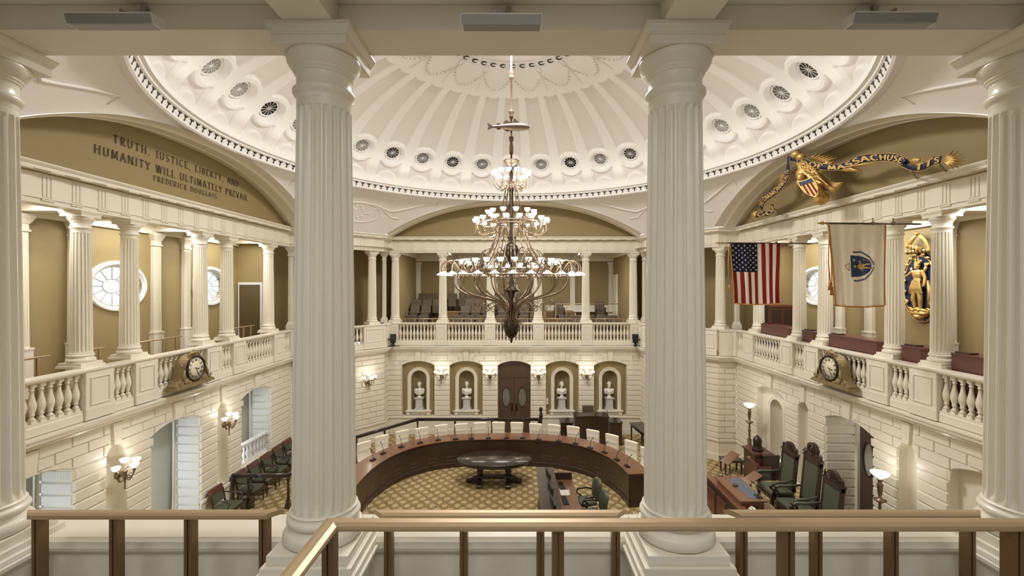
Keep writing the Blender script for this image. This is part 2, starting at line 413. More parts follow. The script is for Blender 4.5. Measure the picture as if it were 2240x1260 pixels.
def sp_generic(mb, fr, piers, ops):
    lo, hi = piers[0][0], piers[-1][1]
    def top(s):
        for o in ops:
            if abs(s-o['c']) < o['hw']+.001: return (arch(s-o['c'], o['hw'], o['sp'], o['ap']) if o['ap']-o['sp'] < o['hw']*.98 else o['sp']+sqrt(max(0, o['hw']**2-(s-o['c'])**2)))+.004
        return 0
    keys = [(o['c'], .12 if o['hw'] > .4 else .09) for o in ops]
    for c, k in keys:
        zt = top(c); mb.prism([(c-k, zt), (c+k, zt), (c+k*1.35, WTOP-.05), (c-k*1.35, WTOP-.05)], WD+.04, WD-.035, lambda a,b,c: fr(a,c,b), .014)
    bands = [(SPR, 3.16), (3.17, 3.36), (3.37, 3.57)]
    for k, (z0, z1) in enumerate(bands):
        st = .62; cuts = [lo]; s = lo+(.31 if k % 2 else .62)
        while s < hi-.1: cuts.append(s); s += st
        cuts.append(hi); segs = []
        for a, b in zip(cuts, cuts[1:]):
            parts = [(a, b)]
            for c, kw in keys:
                kw = kw*(1.05+.12*k)+.012
                nx = []
                for p, q in parts:
                    if q <= c-kw or p >= c+kw: nx.append((p, q)); continue
                    if p < c-kw: nx.append((p, c-kw))
                    if q > c+kw: nx.append((c+kw, q))
                parts = nx
            segs += parts
        for a, b in segs:
            if b-a < .06: continue
            g = .009; a += g; b -= g; m = 8; pts = []
            run = []
            for i in range(m+1):
                s = a+(b-a)*i/m; zb = max(z0, top(s)+.006)
                if zb < z1-.03: run.append((s, zb))
            if len(run) < 2: continue
            mb.prism([run[0]] + run[1:] + [(run[-1][0], z1), (run[0][0], z1)], WD+.03, WD, lambda a,b,c: fr(a,c,b), .008)
def sp_back(mb, fr, piers, ops):
    F = lambda a,b,c: fr(a,c,b); hw = .70
    A = lambda u: arch(u, hw, SPR, APX)+.006
    cs = [o['c'] for o in ops]
    for c in cs:
        mb.prism([(c-.115, A(.11)), (c+.115, A(.11)), (c+.14, 3.58), (c-.14, 3.58)], WD+.04, WD-.04, F, .014)
    pcs = [(x+1.035) for x in cs[:-1]]
    for p in pcs:
        mb.prism([(p-.33, SPR+.01), (p+.33, SPR+.01)]+[(p+v, A(1.035-v)) for v in (.37, .43, .485)]+[(p+.445, 3.125), (p-.445, 3.125)]+[(p-v, A(1.035-v)) for v in (.485, .43, .37)], WD+.03, WD, F, .008)
        for a, b in ((-.72, -.25), (-.24, .24), (.25, .72)):
            if a == -.24: pts = [(p-.235, 3.145), (p+.235, 3.145), (p+.235, 3.375), (p-.235, 3.375)]
            else:
                g = 1 if a > 0 else -1
                pts = [(p+g*v, z) for v, z in ((.25, 3.145), (.46, 3.145), (.505, A(.53)), (.61, A(.425)), (.72, A(.315)), (.665, 3.375), (.25, 3.375))]
                if g < 0: pts.reverse()
            mb.prism(pts, WD+.03, WD, F, .008)
        for g in (-1, 1):
            pts = [(p+g*v, z) for v, z in ((.74, A(.295)), (.82, A(.215)), (.905, A(.13)), (.885, 3.575), (.465, 3.575), (.465, 3.395), (.68, 3.395))]
            if g < 0: pts.reverse()
            mb.prism(pts, WD+.03, WD, F, .008)
        mb.prism([(p-.45, 3.395), (p+.45, 3.395), (p+.45, 3.575), (p-.45, 3.575)], WD+.03, WD, F, .008)
    # ends beyond the outer arches
    for g, c in ((-1, cs[0]), (1, cs[-1])):
        e = 5.35
        for z0, z1, v0, j in ((SPR+.01, 3.125, .62, 0), (3.145, 3.375, .42, 1), (3.395, 3.575, .16, 0)):
            a0 = c+g*v0; cuts = [a0, c+g*(.95 if j else .78), c+g*e if False else g*e]
            for a, b in zip(cuts, cuts[1:]):
                lo2, hi2 = min(a, b)+.008, max(a, b)-.008
                if hi2-lo2 < .05: continue
                pts = []
                for i in range(7):
                    s = lo2+(hi2-lo2)*i/6; zz = max(z0, A(s-c) if abs(s-c) < hw else 0)
                    pts.append((s, min(zz, z1-.03)))
                mb.prism(pts+[(hi2, z1), (lo2, z1)], WD+.03, WD, F, .008)

# ---------------------------------------------------------------- floor
struct(MB().box(-9.6, 2.0, -.1, 9.6, ZC+9.6, 0).build('floor', M['carpet']))

# ---------------------------------------------------------------- lower walls
BAYS = [-4.14, -2.07, 0, 2.07, 4.14]
bops = [dict(c=c, hw=.70, sp=SPR, ap=APX, zb=(.78 if c else 0)) for c in BAYS]
lower_wall('wall_back', FR['back'], 5.44, bops, sp_back)
# olive panels with arched niches
fb = FR['back']; NZ0, NSP, NHW = .98, 2.36, .33
mbo = MB(); mbn = MB()
for c in BAYS:
    if c == 0: continue
    P = WD+.20
    mbo.prism([(c-.72, .76), (c-NHW, .76), (c-NHW, 3.15), (c-.72, 3.15)], P+.03, P, lambda a,b,d: fb(a,d,b))
    mbo.prism([(c+NHW, .76), (c+.72, .76), (c+.72, 3.15), (c+NHW, 3.15)], P+.03, P, lambda a,b,d: fb(a,d,b))
    mbo.prism([(c-NHW, .76), (c+NHW, .76), (c+NHW, NZ0), (c-NHW, NZ0)], P+.03, P, lambda a,b,d: fb(a,d,b))
    mbo.prism([(c-NHW, 3.15)]+[(c-NHW*cos(pi*i/14), NSP+NHW*sin(pi*i/14)) for i in range(15)]+[(c+NHW, 3.15)], P+.03, P, lambda a,b,d: fb(a,d,b))
    rows = []
    for z in [NZ0, 1.6, NSP]: rows.append([fb(c-NHW*cos(pi*i/14), P+NHW*1.05*sin(pi*i/14), z) for i in range(15)])
    for j in range(1, 8):
        e = pi/2*j/8; rows.append([fb(c-NHW*cos(e)*cos(pi*i/14), P+NHW*1.05*cos(e)*sin(pi*i/14), NSP+NHW*sin(e)) for i in range(15)])
    mbn.grid(rows); mbn.add([fb(c-NHW*cos(pi*i/14), P+NHW*1.05*sin(pi*i/14), NZ0) for i in range(15)], [tuple(range(15))])
struct(mbo.build('wall_back_panels', M['olive'])); struct(mbn.build('wall_back_niches', M['olive']))
mbt = MB()
for c in BAYS:
    if c == 0: continue
    P = WD+.20
    path = [(c-NHW, NZ0), (c-NHW, NSP)]+[(c-NHW*cos(pi*i/16), NSP+NHW*sin(pi*i/16)) for i in range(1, 16)]+[(c+NHW, NSP), (c+NHW, NZ0)]
    pframe(mbt, fb, path, [(0, P+.06), (0, P-.02), (.02, P-.03), (.05, P-.03), (.055, P-.045), (.11, P-.045), (.13, P-.07), (.15, P-.07), (.15, P+.01)])
    pbox(mbt, fb, c-.56, c+.56, .93, .985, P-.16, P+.1, .004); pbox(mbt, fb, c-.52, c+.52, .80, .93, P-.06, P+.02)
    for g in (-1, 1): pbox(mbt, fb, c+g*.44-.07, c+g*.44+.07, .80, .93, P-.13, P); pbox(mbt, fb, c+g*.44-.06, c+g*.44+.06, .77, .80, P-.09, P)
struct(mbt.build('trim_niche_frames', M['cream']))

OC = [-3.3+SO, SO, 3.27+SO]; NCX = [-1.65+SO, 1.65+SO]
LOPS = [dict(c=c, hw=.78, sp=SPR, ap=APX, zb=(.88 if c > 1 else .3)) for c in OC]+[dict(c=c, hw=.22, sp=2.88, ap=3.10, zb=.78) for c in NCX]
ROPS = [dict(c=OC[0], hw=.78, sp=SPR, ap=APX, zb=.3), dict(c=OC[1], hw=.78, sp=SPR, ap=APX, zb=0), dict(c=OC[2], hw=.78, sp=SPR, ap=APX, zb=.78)]+[dict(c=c, hw=.22, sp=2.88, ap=3.10, zb=.78) for c in NCX]
for nm, ops in (('left', LOPS), ('right', ROPS)):
    fr = FR[nm]
    lower_wall('wall_'+nm, fr, 5.24, ops, sp_generic)
    mb = MB()
    for c in NCX:              # shallow narrow niches behind the sconces
        rows = [[fr(c-.22*cos(pi*i/10), WD+.2+.12*sin(pi*i/10), z) for i in range(11)] for z in (.78, 2.0, 2.88)]
        for j in range(1, 6):
            e = pi/2*j/6; rows.append([fr(c-.22*cos(e)*cos(pi*i/10), WD+.2+.12*cos(e)*sin(pi*i/10), 2.88+.22*sin(e)) for i in range(11)])
        mb.grid(rows)
        for a, b in ((c-.92, c-.24), (c+.24, c+.92)): flutes_band(mb, fr, a, b, 2.76, 2.92, WD-.004)
    struct(mb.build('trim_'+nm+'_niches', M['cream']))
# near wall, below the gallery
struct(MB().box(-9.6, 2.0, 0, 9.6, 2.84, 3.62).build('wall_near', M['cream']))
# returns and canted corners
for i, (sx, sy) in enumerate(((-1,1),(1,1),(-1,-1),(1,-1))):
    mb = MB(); f, h = diag(sx, sy)
    J = ([-1.0,-.38,.24,.86], [-.7,-.08,.54,1.16])
    pb = lambda fr, s0, s1, n, z0, z1: courses(mb, fr, s0, s1, z0, z1, n, J, 0, .03)
    has_op = sy > 0
    if has_op:
        g = -.1 if sx < 0 else .1
        opc = .42*(1 if sx < 0 else -1)
        # blank round-arched doorway, mostly behind the near columns
        pb(f, -h, h, 10, .78, SPR)
    else: pb(f, -h, h, 10, .78, SPR)
    pb(f, -h, h, 3, SPR, 3.58)
    pbox(mb, f, -h, h, 0, WTOP, .03, .33)
    for z0, z1, d in ((0,.2,.045),(.2,.23,.03),(.23,.66,.01),(.66,.70,.03),(.70,.76,.055),(.76,.78,.03)):
        pbox(mb, f, -h-.02, h+.02, z0, z1, -d, .05)
    r1 = frame(((7.45+8.1)/2*sx, 5.2*sy), (1, 0), (0, sy)); r2 = frame((5.4*sx, (7.45+8.1)/2*sy), (0, 1), (sx, 0))
    for rr in (r1, r2):
        L = .33
        pb(rr, -L, L, 10, .78, SPR); pb(rr, -L, L, 3, SPR, 3.58); pbox(mb, rr, -L, L, 0, WTOP, .03, .3)
        for z0, z1, d in ((0,.2,.045),(.2,.23,.03),(.23,.66,.01),(.66,.70,.03),(.70,.76,.055),(.76,.78,.03)):
            pbox(mb, rr, -L, L, z0, z1, -d, .05)
    struct(mb.build('wall_%s_%s_corner' % ('back' if sy > 0 else 'near', 'left' if sx < 0 else 'right'), M['cream']))

# ---------------------------------------------------------------- ledge under the balustrade
def ring_path(d=8.1):
    out = []
    q = [(d,-5.2),(d,5.2),(7.45,5.2),(5.4,7.45),(5.4,d),(-5.4,d),(-5.4,7.45),(-7.45,5.2),(-d,5.2),(-d,-5.2),(-7.45,-5.2),(-5.4,-7.45),(-5.4,-d),(5.4,-d),(5.4,-7.45),(7.45,-5.2)]
    return [(x, y+ZC) for x, y in q]
mb = MB()
mb.sweep([(-.3,3.58),(.04,3.58),(.06,3.62),(.10,3.64),(.11,3.68),(.20,3.69),(.21,3.74),(.24,3.77),(.24,3.80),(.02,3.83),(-.3,3.83)], ring_path(8.1), True)
struct(mb.build('trim_ledge', M['cream']))

# ---------------------------------------------------------------- entablature
mb = MB()
prof = [(-.28,7.79),(0,7.79),(0,7.88),(.022,7.88),(.022,7.905),(0,7.905),(0,8.29),(.02,8.29),(.05,8.33),(.19,8.345),(.19,8.40),(.205,8.405),(.235,8.44),(.24,8.465),(-.28,8.47),(-.28,7.79)]
mb.sweep(prof, ring_path(8.18), True)
def frieze(fr, s0, s1, q, n):
    for i in range(n):
        c = s0+(s1-s0)*(i+.5)/n
        for k in (-1, 0, 1): pbox(mb, fr, c+k*.07-.026, c+k*.07+.026, 7.91, 8.27, q-.016, q, .006)
        pbox(mb, fr, c-.11, c+.11, 7.84, 7.875, q-.02, q)
        for k in range(5): pbox(mb, fr, c-.085+k*.0425-.01, c-.085+k*.0425+.01, 7.845, 7.872, q-.026, q-.02)
        pbox(mb, fr, c-.12, c+.12, 8.325, 8.343, q-.185, q-.02)
frieze(FR['back'], -5.175, 5.175, 8.18, 20)
for nm in ('left', 'right'): frieze(FR[nm], -4.94, 4.94, 8.18, 19)
for sx, sy in ((-1,1),(1,1)):
    f, h = diag(sx, sy); frieze(f, -h+.05, h-.05, 0, 5)
    frieze(frame(((7.45+8.1)/2*sx, 5.2*sy), (1, 0), (0, sy)), -.2, .2, 0, 1)
struct(mb.build('trim_entablature', M['cream']))

# ---------------------------------------------------------------- galleries: floors, ceilings, walls
GZ = 4.15; GD = 9.56
mb = MB()
for sx in (-1, 1): mb.box(min(sx*8.15, sx*9.9), ZC-5.2, GZ-.25, max(sx*8.15, sx*9.9), ZC+5.2, GZ)
mb.box(-5.6, ZC+8.15, GZ-.25, 5.6, ZC+13.2, GZ-.02)
for sx in (-1, 1):
    for sy in (-1, 1):
        mb.add([(sx*5.2, ZC+sy*7.5, GZ), (sx*7.5, ZC+sy*5.1, GZ), (sx*10.2, ZC+sy*5.1, GZ), (sx*10.2, ZC+sy*9.6, GZ), (sx*5.2, ZC+sy*9.6, GZ)], [(0,1,2,3,4)])
struct(mb.build('floor_galleries', M['carpetstep']))
struct(MB().box(-9.9, -3, 3.95, 9.9, 2.82, 4.1).build('floor_near_gallery', M['neargrey']))
struct(MB().box(-9.9, -3.1, 3.9, 9.9, -3, 8.1).build('wall_near_gallery_back', M['neargrey']))
for sx in (-1, 1): struct(MB().box(min(sx*9.8, sx*9.9), -3, 3.9, max(sx*9.8, sx*9.9), ZC-5.1, 8.1).build('wall_near_gallery_side', M['neargrey']))
mb = MB()
for sx in (-1, 1): mb.box(min(sx*8.2, sx*9.9), ZC-5.3, 7.95, max(sx*8.2, sx*9.9), ZC+5.3, 8.1)
mb.box(-5.7, ZC+8.2, 7.95, 5.7, ZC+13.2, 8.1); mb.box(-9.9, -3, 7.97, 9.9, 2.75, 8.1)
for sx in (-1, 1):
    for sy in (-1, 1):
        mb.add([(sx*5.2, ZC+sy*7.45, 7.95), (sx*7.45, ZC+sy*5.2, 7.95), (sx*10.2, ZC+sy*5.2, 7.95), (sx*10.2, ZC+sy*9.8, 7.95), (sx*5.2, ZC+sy*9.8, 7.95)], [(0,1,2,3,4)])
struct(mb.build('ceiling_galleries', M['cream']))
mb = MB()        # beams from the columns to the outer walls
SCOL = [SO+q for q in (-4.25, -2.16, -1.085, 1.085, 2.16, 4.33)]; BCOL = [-5.175, -3.105, -1.035, 1.035, 3.105, 5.175]
for sx in (-1, 1):
    for s in SCOL: mb.box(min(sx*8.46, sx*GD), ZC+s-.13, 7.79, max(sx*8.46, sx*GD), ZC+s+.13, 7.96)
    mb.box(min(sx*(GD-.1), sx*GD), ZC-4.35, 7.72, max(sx*(GD-.1), sx*GD), ZC+4.35, 7.96)
for x in BCOL: mb.box(x-.13, ZC+8.46, 7.79, x+.13, ZC+12.55, 7.96)
mb.box(-5.3, ZC+12.40, 7.66, 5.3, ZC+12.55, 7.96)
for x in (-3.105, -1.035, 1.035, 3.105): mb.box(x-.135, -3, 7.79, x+.135, 2.49, 7.98)
mb.box(-9, 2.40, 7.93, 9, 2.49, 7.98)
struct(mb.build('trim_gallery_beams', M['cream'], bevel=.006))
# side gallery walls with oval windows
for nm, sx in (('left', -1), ('right', 1)):
    fr = FR[nm]; mb = MB()
    ws = (-3.25+SO, SO, 3.25+SO) if nm == 'left' else (-3.25+SO, 3.25+SO)
    edges = [-5.2, -1.62+SO, 1.62+SO, 5.2]; WC = (-3.25+SO, SO, 3.25+SO)
    for k, c in enumerate(WC):
        if c in ws: holeplate(mb, fr, edges[k], edges[k+1], GZ-.1, 8.0, c, 6.35, .68, .47, GD)
        else: pbox(mb, fr, edges[k], edges[k+1], GZ-.1, 8.0, GD, GD+.1)
    struct(mb.build('wall_%s_gallery' % nm, M['olive']))
    # end walls of the gallery
    for e in (-1, 1):
        mb = MB()
        ef = frame((sx*(8.6+GD)/2, 4.4*e), (sx, 0), (0, e))
        h = (GD-8.6)/2+.05
        if nm == 'left' and e > 0:
            pbox(mb, ef, -.05+.0, .48, GZ, 6.42, .0, .1) if False else None
            pbox(mb, ef, -h, h, 6.42, 8.0, 0, .1); pbox(mb, ef, -h, -.40, GZ, 6.42, 0, .1)
        else: pbox(mb, ef, -h, h, GZ, 8.0, 0, .1)
        struct(mb.build('wall_%s_gallery_end' % nm, M['olive']))
    for k, c in enumerate(ws):
        n = (1 if nm == 'left' else 4)+k; mb = MB()
        pts = [(c+.68*cos(2*pi*i/48), 6.35+.47*sin(2*pi*i/48)) for i in range(48)]
        pts.reverse()
        pframe(mb, fr, pts, [(0, GD+.18), (0, GD+.02), (.02, GD-.01), (.05, GD-.02), (.06, GD-.045), (.12, GD-.05), (.14, GD-.03), (.15, GD+.01)], True)
        o = struct(mb.build('window_%d' % n, M['whitep']))
        mb = MB(); q = GD+.14
        for i in range(12):
            a = 2*pi*i/12+.0001; p0 = (c+.25*cos(a), 6.35+.17*sin(a)); p1 = (c+.69*cos(a), 6.35+.48*sin(a))
            mb.tube([fr(p0[0], q, p0[1]), fr(p1[0], q, p1[1])], .011, 4)
        mb.tube([fr(c+.25*cos(2*pi*i/24), q, 6.35+.17*sin(2*pi*i/24)) for i in range(25)], .011, 4)
        mb.build('glazing_bars', M['alu'], o)
        mb = MB(); mb.add([fr(c+.69*cos(2*pi*i/32), q+.01, 6.35+.48*sin(2*pi*i/32)) for i in range(32)], [tuple(range(32))])
        mb.build('pane', M['clear'], o)
# corner rooms behind the canted faces
for sx in (-1, 1):
    for sy in (-1, 1):
        mb = MB(); f = frame((sx*7.6, sy*8.5), nrm2((sx*1, -sy*1.05)), nrm2((sx*1.05, sy*1)))
        pbox(mb, f, -2.9, 2.9, GZ-.1, 8.0, -.35, -.25)
        struct(mb.build('wall_corner_room', M['olive'])); mb = MB()
        mb.box(min(sx*5.25, sx*5.35), ZC+sy*8.6 if sy > 0 else ZC-9.8, GZ, max(sx*5.25, sx*5.35), ZC+9.8 if sy > 0 else ZC-8.5, 8.0)
        struct(mb.build('wall_corner_room_side', M['olive'])); mb = MB()
        mb.box(min(sx*9.0, sx*9.9), ZC+sy*5.05-.05, GZ, max(sx*9.0, sx*9.9), ZC+sy*5.05+.05, 8.0)
        struct(mb.build('wall_corner_room_end', M['olive']))
# back gallery walls
struct(MB().box(-5.4, ZC+12.55, GZ-.2, 5.4, ZC+12.7, 8.0).build('wall_back_gallery', M['olive']))
for sx in (-1, 1): struct(MB().box(min(sx*5.2, sx*5.26), ZC+8.6, GZ-.1, max(sx*5.2, sx*5.26), ZC+12.54, 8.0).build('wall_back_gallery_side', M['olive']))

# ---------------------------------------------------------------- lunettes and arches over the entablature
LA = EYE+3.46; LZ0 = 8.47
def lz(s, S): return LA-(LA-LZ0)*(abs(s)/S)**2.4
for nm in ('back', 'left', 'right', 'near'):
    fr = FR[nm]; S = 5.25 if nm in ('back', 'near') else 5.0; n = 48
    mb = MB()
    ss = [-S+2*S*i/n for i in range(n+1)]
    mb.grid([[fr(s, 8.12, 8.3) for s in ss], [fr(s, 8.12, lz(s, S)+.02) for s in ss]], smooth=False)
    struct(mb.build('wall_%s_lunette' % nm, M['olive']))
    mb = MB()
    # soffit of the arch with mouldings: rows go from the wall plane forwards
    prof = [(8.13,.0),(8.04,.0),(8.035,.02),(7.95,.03),(7.945,.05),(7.86,.055),(7.855,.035),(7.62,.035),(7.615,.055),(7.53,.055),(7.52,.03),(7.45,.0),(7.2,-.0)]
    def ssoff(s, d):      # lower edge sits inside, moulding drops a little
        return d
    rows = []
    for d, dr in prof:
        r = []
        for s in ss:
            r.append(fr(s*(1-dr*.25), d, lz(s, S)-dr*.7+.02))
        rows.append(r)
    mb.grid(rows, smooth=False)
    struct(mb.build('trim_%s_arch' % nm, M['cream']))

# ---------------------------------------------------------------- pendentives, ring cornice, dome
RR = 7.2; ZR = EYE+3.50; NSEG = 288
def oct_bound(a):      # ray from the centre at angle a meets the octagon; returns x, y, z of the lower edge
    ca, sa = cos(a), sin(a); best = None
    px_, py_ = 7.28, 7.28
    cand = []
    if abs(ca) > 1e-9:
        t = px_/abs(ca); y = t*sa
        if abs(y) <= 5.02: cand.append((t, lz(y*.995, 5.0)+.02))
    if abs(sa) > 1e-9:
        t = py_/abs(sa); x = t*ca
        if abs(x) <= 5.27: cand.append((t, lz(x*.995, 5.25)+.02))
    if cand: t, z = cand[0]; return t, z
    # canted side from (7.28,5.0) to (5.25,7.28)
    (ax, ay), (bx, by) = (7.28, 5.02), (5.27, 7.28); cx, cy_ = abs(ca), abs(sa)
    den = cx*(by-ay)-cy_*(bx-ax); t = (ax*(by-ay)-ay*(bx-ax))/den
    return t, LZ0
rows = []
A_ = sorted(set([2*pi*i/NSEG for i in range(NSEG)]+[(sx*atan2(5.02, 7.28)+o) % (2*pi) for sx in (-1, 1) for o in (0, pi)]+[(sx*atan2(7.28, 5.27)+o) % (2*pi) for sx in (-1, 1) for o in (0, pi)]))
for k in range(11):
    t = k/10; r = []
    for a in A_:
        R1, z1 = oct_bound(a); rr = RR+.12+(R1-RR-.12)*t; r.append((rr*cos(a), ZC+rr*sin(a), ZR+(z1-ZR)*(t**1.5)))
    rows.append(r)
mb = MB(); mb.grid(rows, closed=True); struct(mb.build('ceiling_pendentives', M['dome'], recalc=False))
def circ(R, n=192): return [(R*cos(2*pi*i/n), ZC+R*sin(2*pi*i/n)) for i in range(n)]
mb = MB(); base = circ(RR)
mb.sweep([(-.16,ZR-.02),(-.1,ZR-.03),(-.02,ZR-.03),(.02,ZR),(.02,ZR+.03),(-.0,ZR+.04),(.05,ZR+.17),(.09,ZR+.19),(.10,ZR+.23),(.16,ZR+.25),(.16,ZR+.37),(.13,ZR+.39),(.10,ZR+.42),(-.02,ZR+.45),(-.14,ZR+.46)], base, True)
struct(mb.build('trim_dome_ring', M['dome']))
mb = MB()       # row of dark leaf shapes on the ring
nT = 190
for i in range(nT):
    a = 2*pi*i/nT; c, s = cos(a), sin(a)
    def T(u, q, z): R = RR-q; return (R*c-u*s, ZC+R*s+u*c, z)
    F = lambda u, z, q: T(u, q+.003+(z-ZR-.04)*.385, z)
    for poly in ([(-.085,ZR+.148),(.085,ZR+.148),(.07,ZR+.168),(-.07,ZR+.168)], [(-.035,ZR+.13),(.035,ZR+.13),(.05,ZR+.15),(-.05,ZR+.15)], [(-.012,ZR+.085),(.012,ZR+.085),(.02,ZR+.135),(-.02,ZR+.135)], [(-.035,ZR+.07),(.035,ZR+.07),(.03,ZR+.085),(-.03,ZR+.085)], [(-.012,ZR+.045),(.012,ZR+.045),(.012,ZR+.068),(-.012,ZR+.068)]):
        mb.prism(poly, 0, .004, F)
struct(mb.build('trim_dome_ring_leaves', M['black']))
# dome shell with coffers
DA_, DB_, DC_ = 7.36, 3.25, EYE+3.3
NC = 36; PH = radians(-.8)
phi = [.2+(1.29-.2)*i/190 for i in range(191)]
arc = [0]
for i in range(190):
    p0, p1 = phi[i], phi[i+1]
    arc.append(arc[-1]+math.hypot(DA_*(cos(p1)-cos(p0)), DB_*(sin(p1)-sin(p0))))
pm = .455; am = arc[min(range(191), key=lambda i: abs(phi[i]-pm))]
pe = 1.08; ae = arc[min(range(191), key=lambda i: abs(phi[i]-pe))]
def sst(x, a, b):
    t = max(0, min(1, (x-a)/(b-a))); return t*t*(3-2*t)
def recess(u, v, cell):
    dm = math.hypot(u, v); e = .025; dep = 0
    hw = cell*.315 if v > 0 else .40
    if v > 0:
        top = math.hypot(u, v-(ae-am)-.16)
        k = sst(hw-abs(u), -e, e)*sst(dm-.50, -e, e)*sst(top-.30*cell/.6, -e, e)*(1 if v < ae-am+.1 else 0)
    else:
        k = sst(hw-abs(u), -e, e)*sst(dm-.50, -e, e)*sst(math.hypot(u, v+1.10)-.42, -e, e)*(1 if v > -1.05 else 0)
    dep = -.09*k
    if dm < .36: dep = -.10*sst(.36-dm, 0, .05)+(.0)
    elif dm < .42: dep = .02*sst(.42-dm, 0, .02)
    if dm < .30: dep -= .05*sst(.31-dm, 0, .03)
    return dep, k
NA = NC*28; rows = []; PK = []
for p, a_ in zip(phi, arc):
    rr, zz = DA_*cos(p), DC_+DB_*sin(p); cell = 2*pi*rr/NC
    nx, nz = cos(p)/DA_, sin(p)/DB_; l = math.hypot(nx, nz); nx /= l; nz /= l
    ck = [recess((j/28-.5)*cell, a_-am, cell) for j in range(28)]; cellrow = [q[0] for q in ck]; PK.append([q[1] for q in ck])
    r = []
    for i in range(NA):
        th = PH+2*pi*(i/28-.5)/NC; dd = -cellrow[i % 28]
        R = rr+nx*dd; r.append((R*sin(th), ZC+R*cos(th), zz+nz*dd))
    rows.append(r)
mb = MB(); mb.grid(rows, closed=True)
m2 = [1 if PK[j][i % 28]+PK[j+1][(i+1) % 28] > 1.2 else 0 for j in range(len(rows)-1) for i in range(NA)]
rt = DA_*cos(1.29); zt = DC_+DB_*sin(1.29)
mb.add([(rt*sin(2*pi*i/96), ZC+rt*cos(2*pi*i/96), zt) for i in range(96)]+[(0, ZC, zt+.12)], [(i, (i+1) % 96, 96) for i in range(96)])
m2 += [0]*96
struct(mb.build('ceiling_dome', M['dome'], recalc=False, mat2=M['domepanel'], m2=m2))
def dome_pt(th, p, off=0):
    rr, zz = DA_*cos(p), DC_+DB_*sin(p); nx, nz = cos(p)/DA_, sin(p)/DB_; l = math.hypot(nx, nz)
    return Vector(((rr-nx/l*off)*sin(th), ZC+(rr-nx/l*off)*cos(th), zz-nz/l*off)), Vector((nx/l*sin(th), nx/l*cos(th), nz/l))
# vents in the dome, only those in view
mbf = MB(); R0 = .25
mbf.lathe([(R0-.018,.0),(R0-.018,.02),(R0+.02,.02),(R0+.03,0)], n=40)
for i in range(12):
    a = 2*pi*i/12; c, s = cos(a), sin(a)
    poly = [(.035,-.003),(R0-.06,-.004),(R0-.03,-.0065),(R0-.012,-.014),(R0-.012,.014),(R0-.03,.0065),(R0-.06,.004),(.035,.003)]
    mbf.prism(poly, .004, .014, lambda x,y,z: (x*c-y*s, x*s+y*c, z))
mbf.lathe([(.028,.002),(.028,.014),(.038,.014),(.042,.002)], n=20)
vents = []
for i in range(NC):
    th = PH+2*pi*i/NC; th = (th+pi) % (2*pi)-pi
    if abs(th) > radians(112): continue
    vents.append(th)
vents.sort(); v0 = None
for k, th in enumerate(vents):
    p, n = dome_pt(th, pm, -.13); q = (-n).to_track_quat('Z', 'Y').to_euler()
    lab = 'round black and white spoked vent in the dome, %s from the window side' % (NTH[k] if k < len(NTH) else str(k+1))
    if v0 is None:
        v0 = thing('dome_vent', lab, 'vent', p, 0, 'round vents around the foot of the dome'); v0.rotation_euler = q
        mbf.build('grille', M['dome'], v0)
        MB().lathe([(0,.0),(R0,.0),(R0,-.02),(0,-.02)], n=32).build('opening', M['void'], v0)
    else:
        o = dup(v0, p, 0, lab); o.rotation_euler = q
# oculus border and garlands
mb = MB()
for i in range(44):
    a = 2*pi*i/44; cc = Vector((1.98*sin(a), ZC+1.98*cos(a), zt-.015)); ex = Vector((cos(a), -sin(a), 0)); ey = Vector((sin(a), cos(a), 0))
    pts = [cc+ex*(.085*cos(t))+ey*(.085*sin(t)) for t in [radians(40+280*j/12) for j in range(13)]]
    mb.tube(pts, [.008+.012*sin(pi*j/12) for j in range(13)], 4)
struct(mb.build('trim_oculus_scrolls', M['bronzedark']))
mb = MB()
for R, w_ in ((2.16,.03),(1.80,.03)):
    mb.tube([(R*sin(2*pi*j/96), ZC+R*cos(2*pi*j/96), zt+.0) for j in range(97)], w_, 6)
mbd = MB()
for i in range(18):
    a0 = PH+2*pi*i/18; a1 = a0+2*pi/18; pts = []
    for j in range(13):
        t = j/12; p = 1.22-.09*sin(pi*t); pts.append(dome_pt(a0+(a1-a0)*t, p, .015)[0])
    mb.tube(pts, [.010+.009*sin(pi*j/12)+(.006 if j % 2 else 0) for j in range(13)], 5)
    for j in range(2, 24):
        t = j/26; q = dome_pt(a0+(a1-a0)*t, 1.22-.09*sin(pi*t)-.004*(-1)**j, .03)[0]; mbd.ball(q, (.020,.010,.008), 5)
    pts = [dome_pt(a0, 1.24-.14*j/6, .015)[0] for j in range(7)]
    mb.tube(pts, [.016,.012,.012,.010,.016,.012,.006], 5)
    for g in (-1, 1): mb.tube([dome_pt(a0+g*.02*sin(pi*j/6)*1.6, 1.26-.03*cos(pi*j/6), .015)[0] for j in range(7)], .009, 4)
struct(mb.build('trim_dome_garlands', M['dome']))
struct(mbd.build('trim_dome_garland_berries', mat('grey_brown_gilding', (150,140,124), .6)))
# ---------------------------------------------------------------- fluted columns
def fluted(mb, r0, r1, z0, z1, nf=20, seg=6):
    zs = [0,.004,.02,.03,.04]+[.04+.92*i/10 for i in range(1, 10)]+[.955,.97,.98,.985,1]
    rows = []
    for t in zs:
        z = z0+(z1-z0)*t; r = r0+(r1-r0)*(t**1.35)
        d = 0 if (t < .004 or t > .984) else min(1, sqrt(max(0, (t-.004)/.03)), sqrt(max(0, (.984-t)/.012)))
        if t < .003: r += .012
        row = []
        for i in range(nf*seg):
            k = (i % seg)/(seg-1); fl = 0
            if k <= 1: x = (k-.5)/.5; fl = (1-x*x)
            if i % seg == seg-1: fl = 0
            a = 2*pi*(i//seg+ .08+.84*((i % seg)/(seg-1)))/nf
            row.append(((r-.020*d*fl)*cos(a), (r-.020*d*fl)*sin(a), z))
        rows.append(row)
    mb.grid(rows, closed=True, smooth=False)
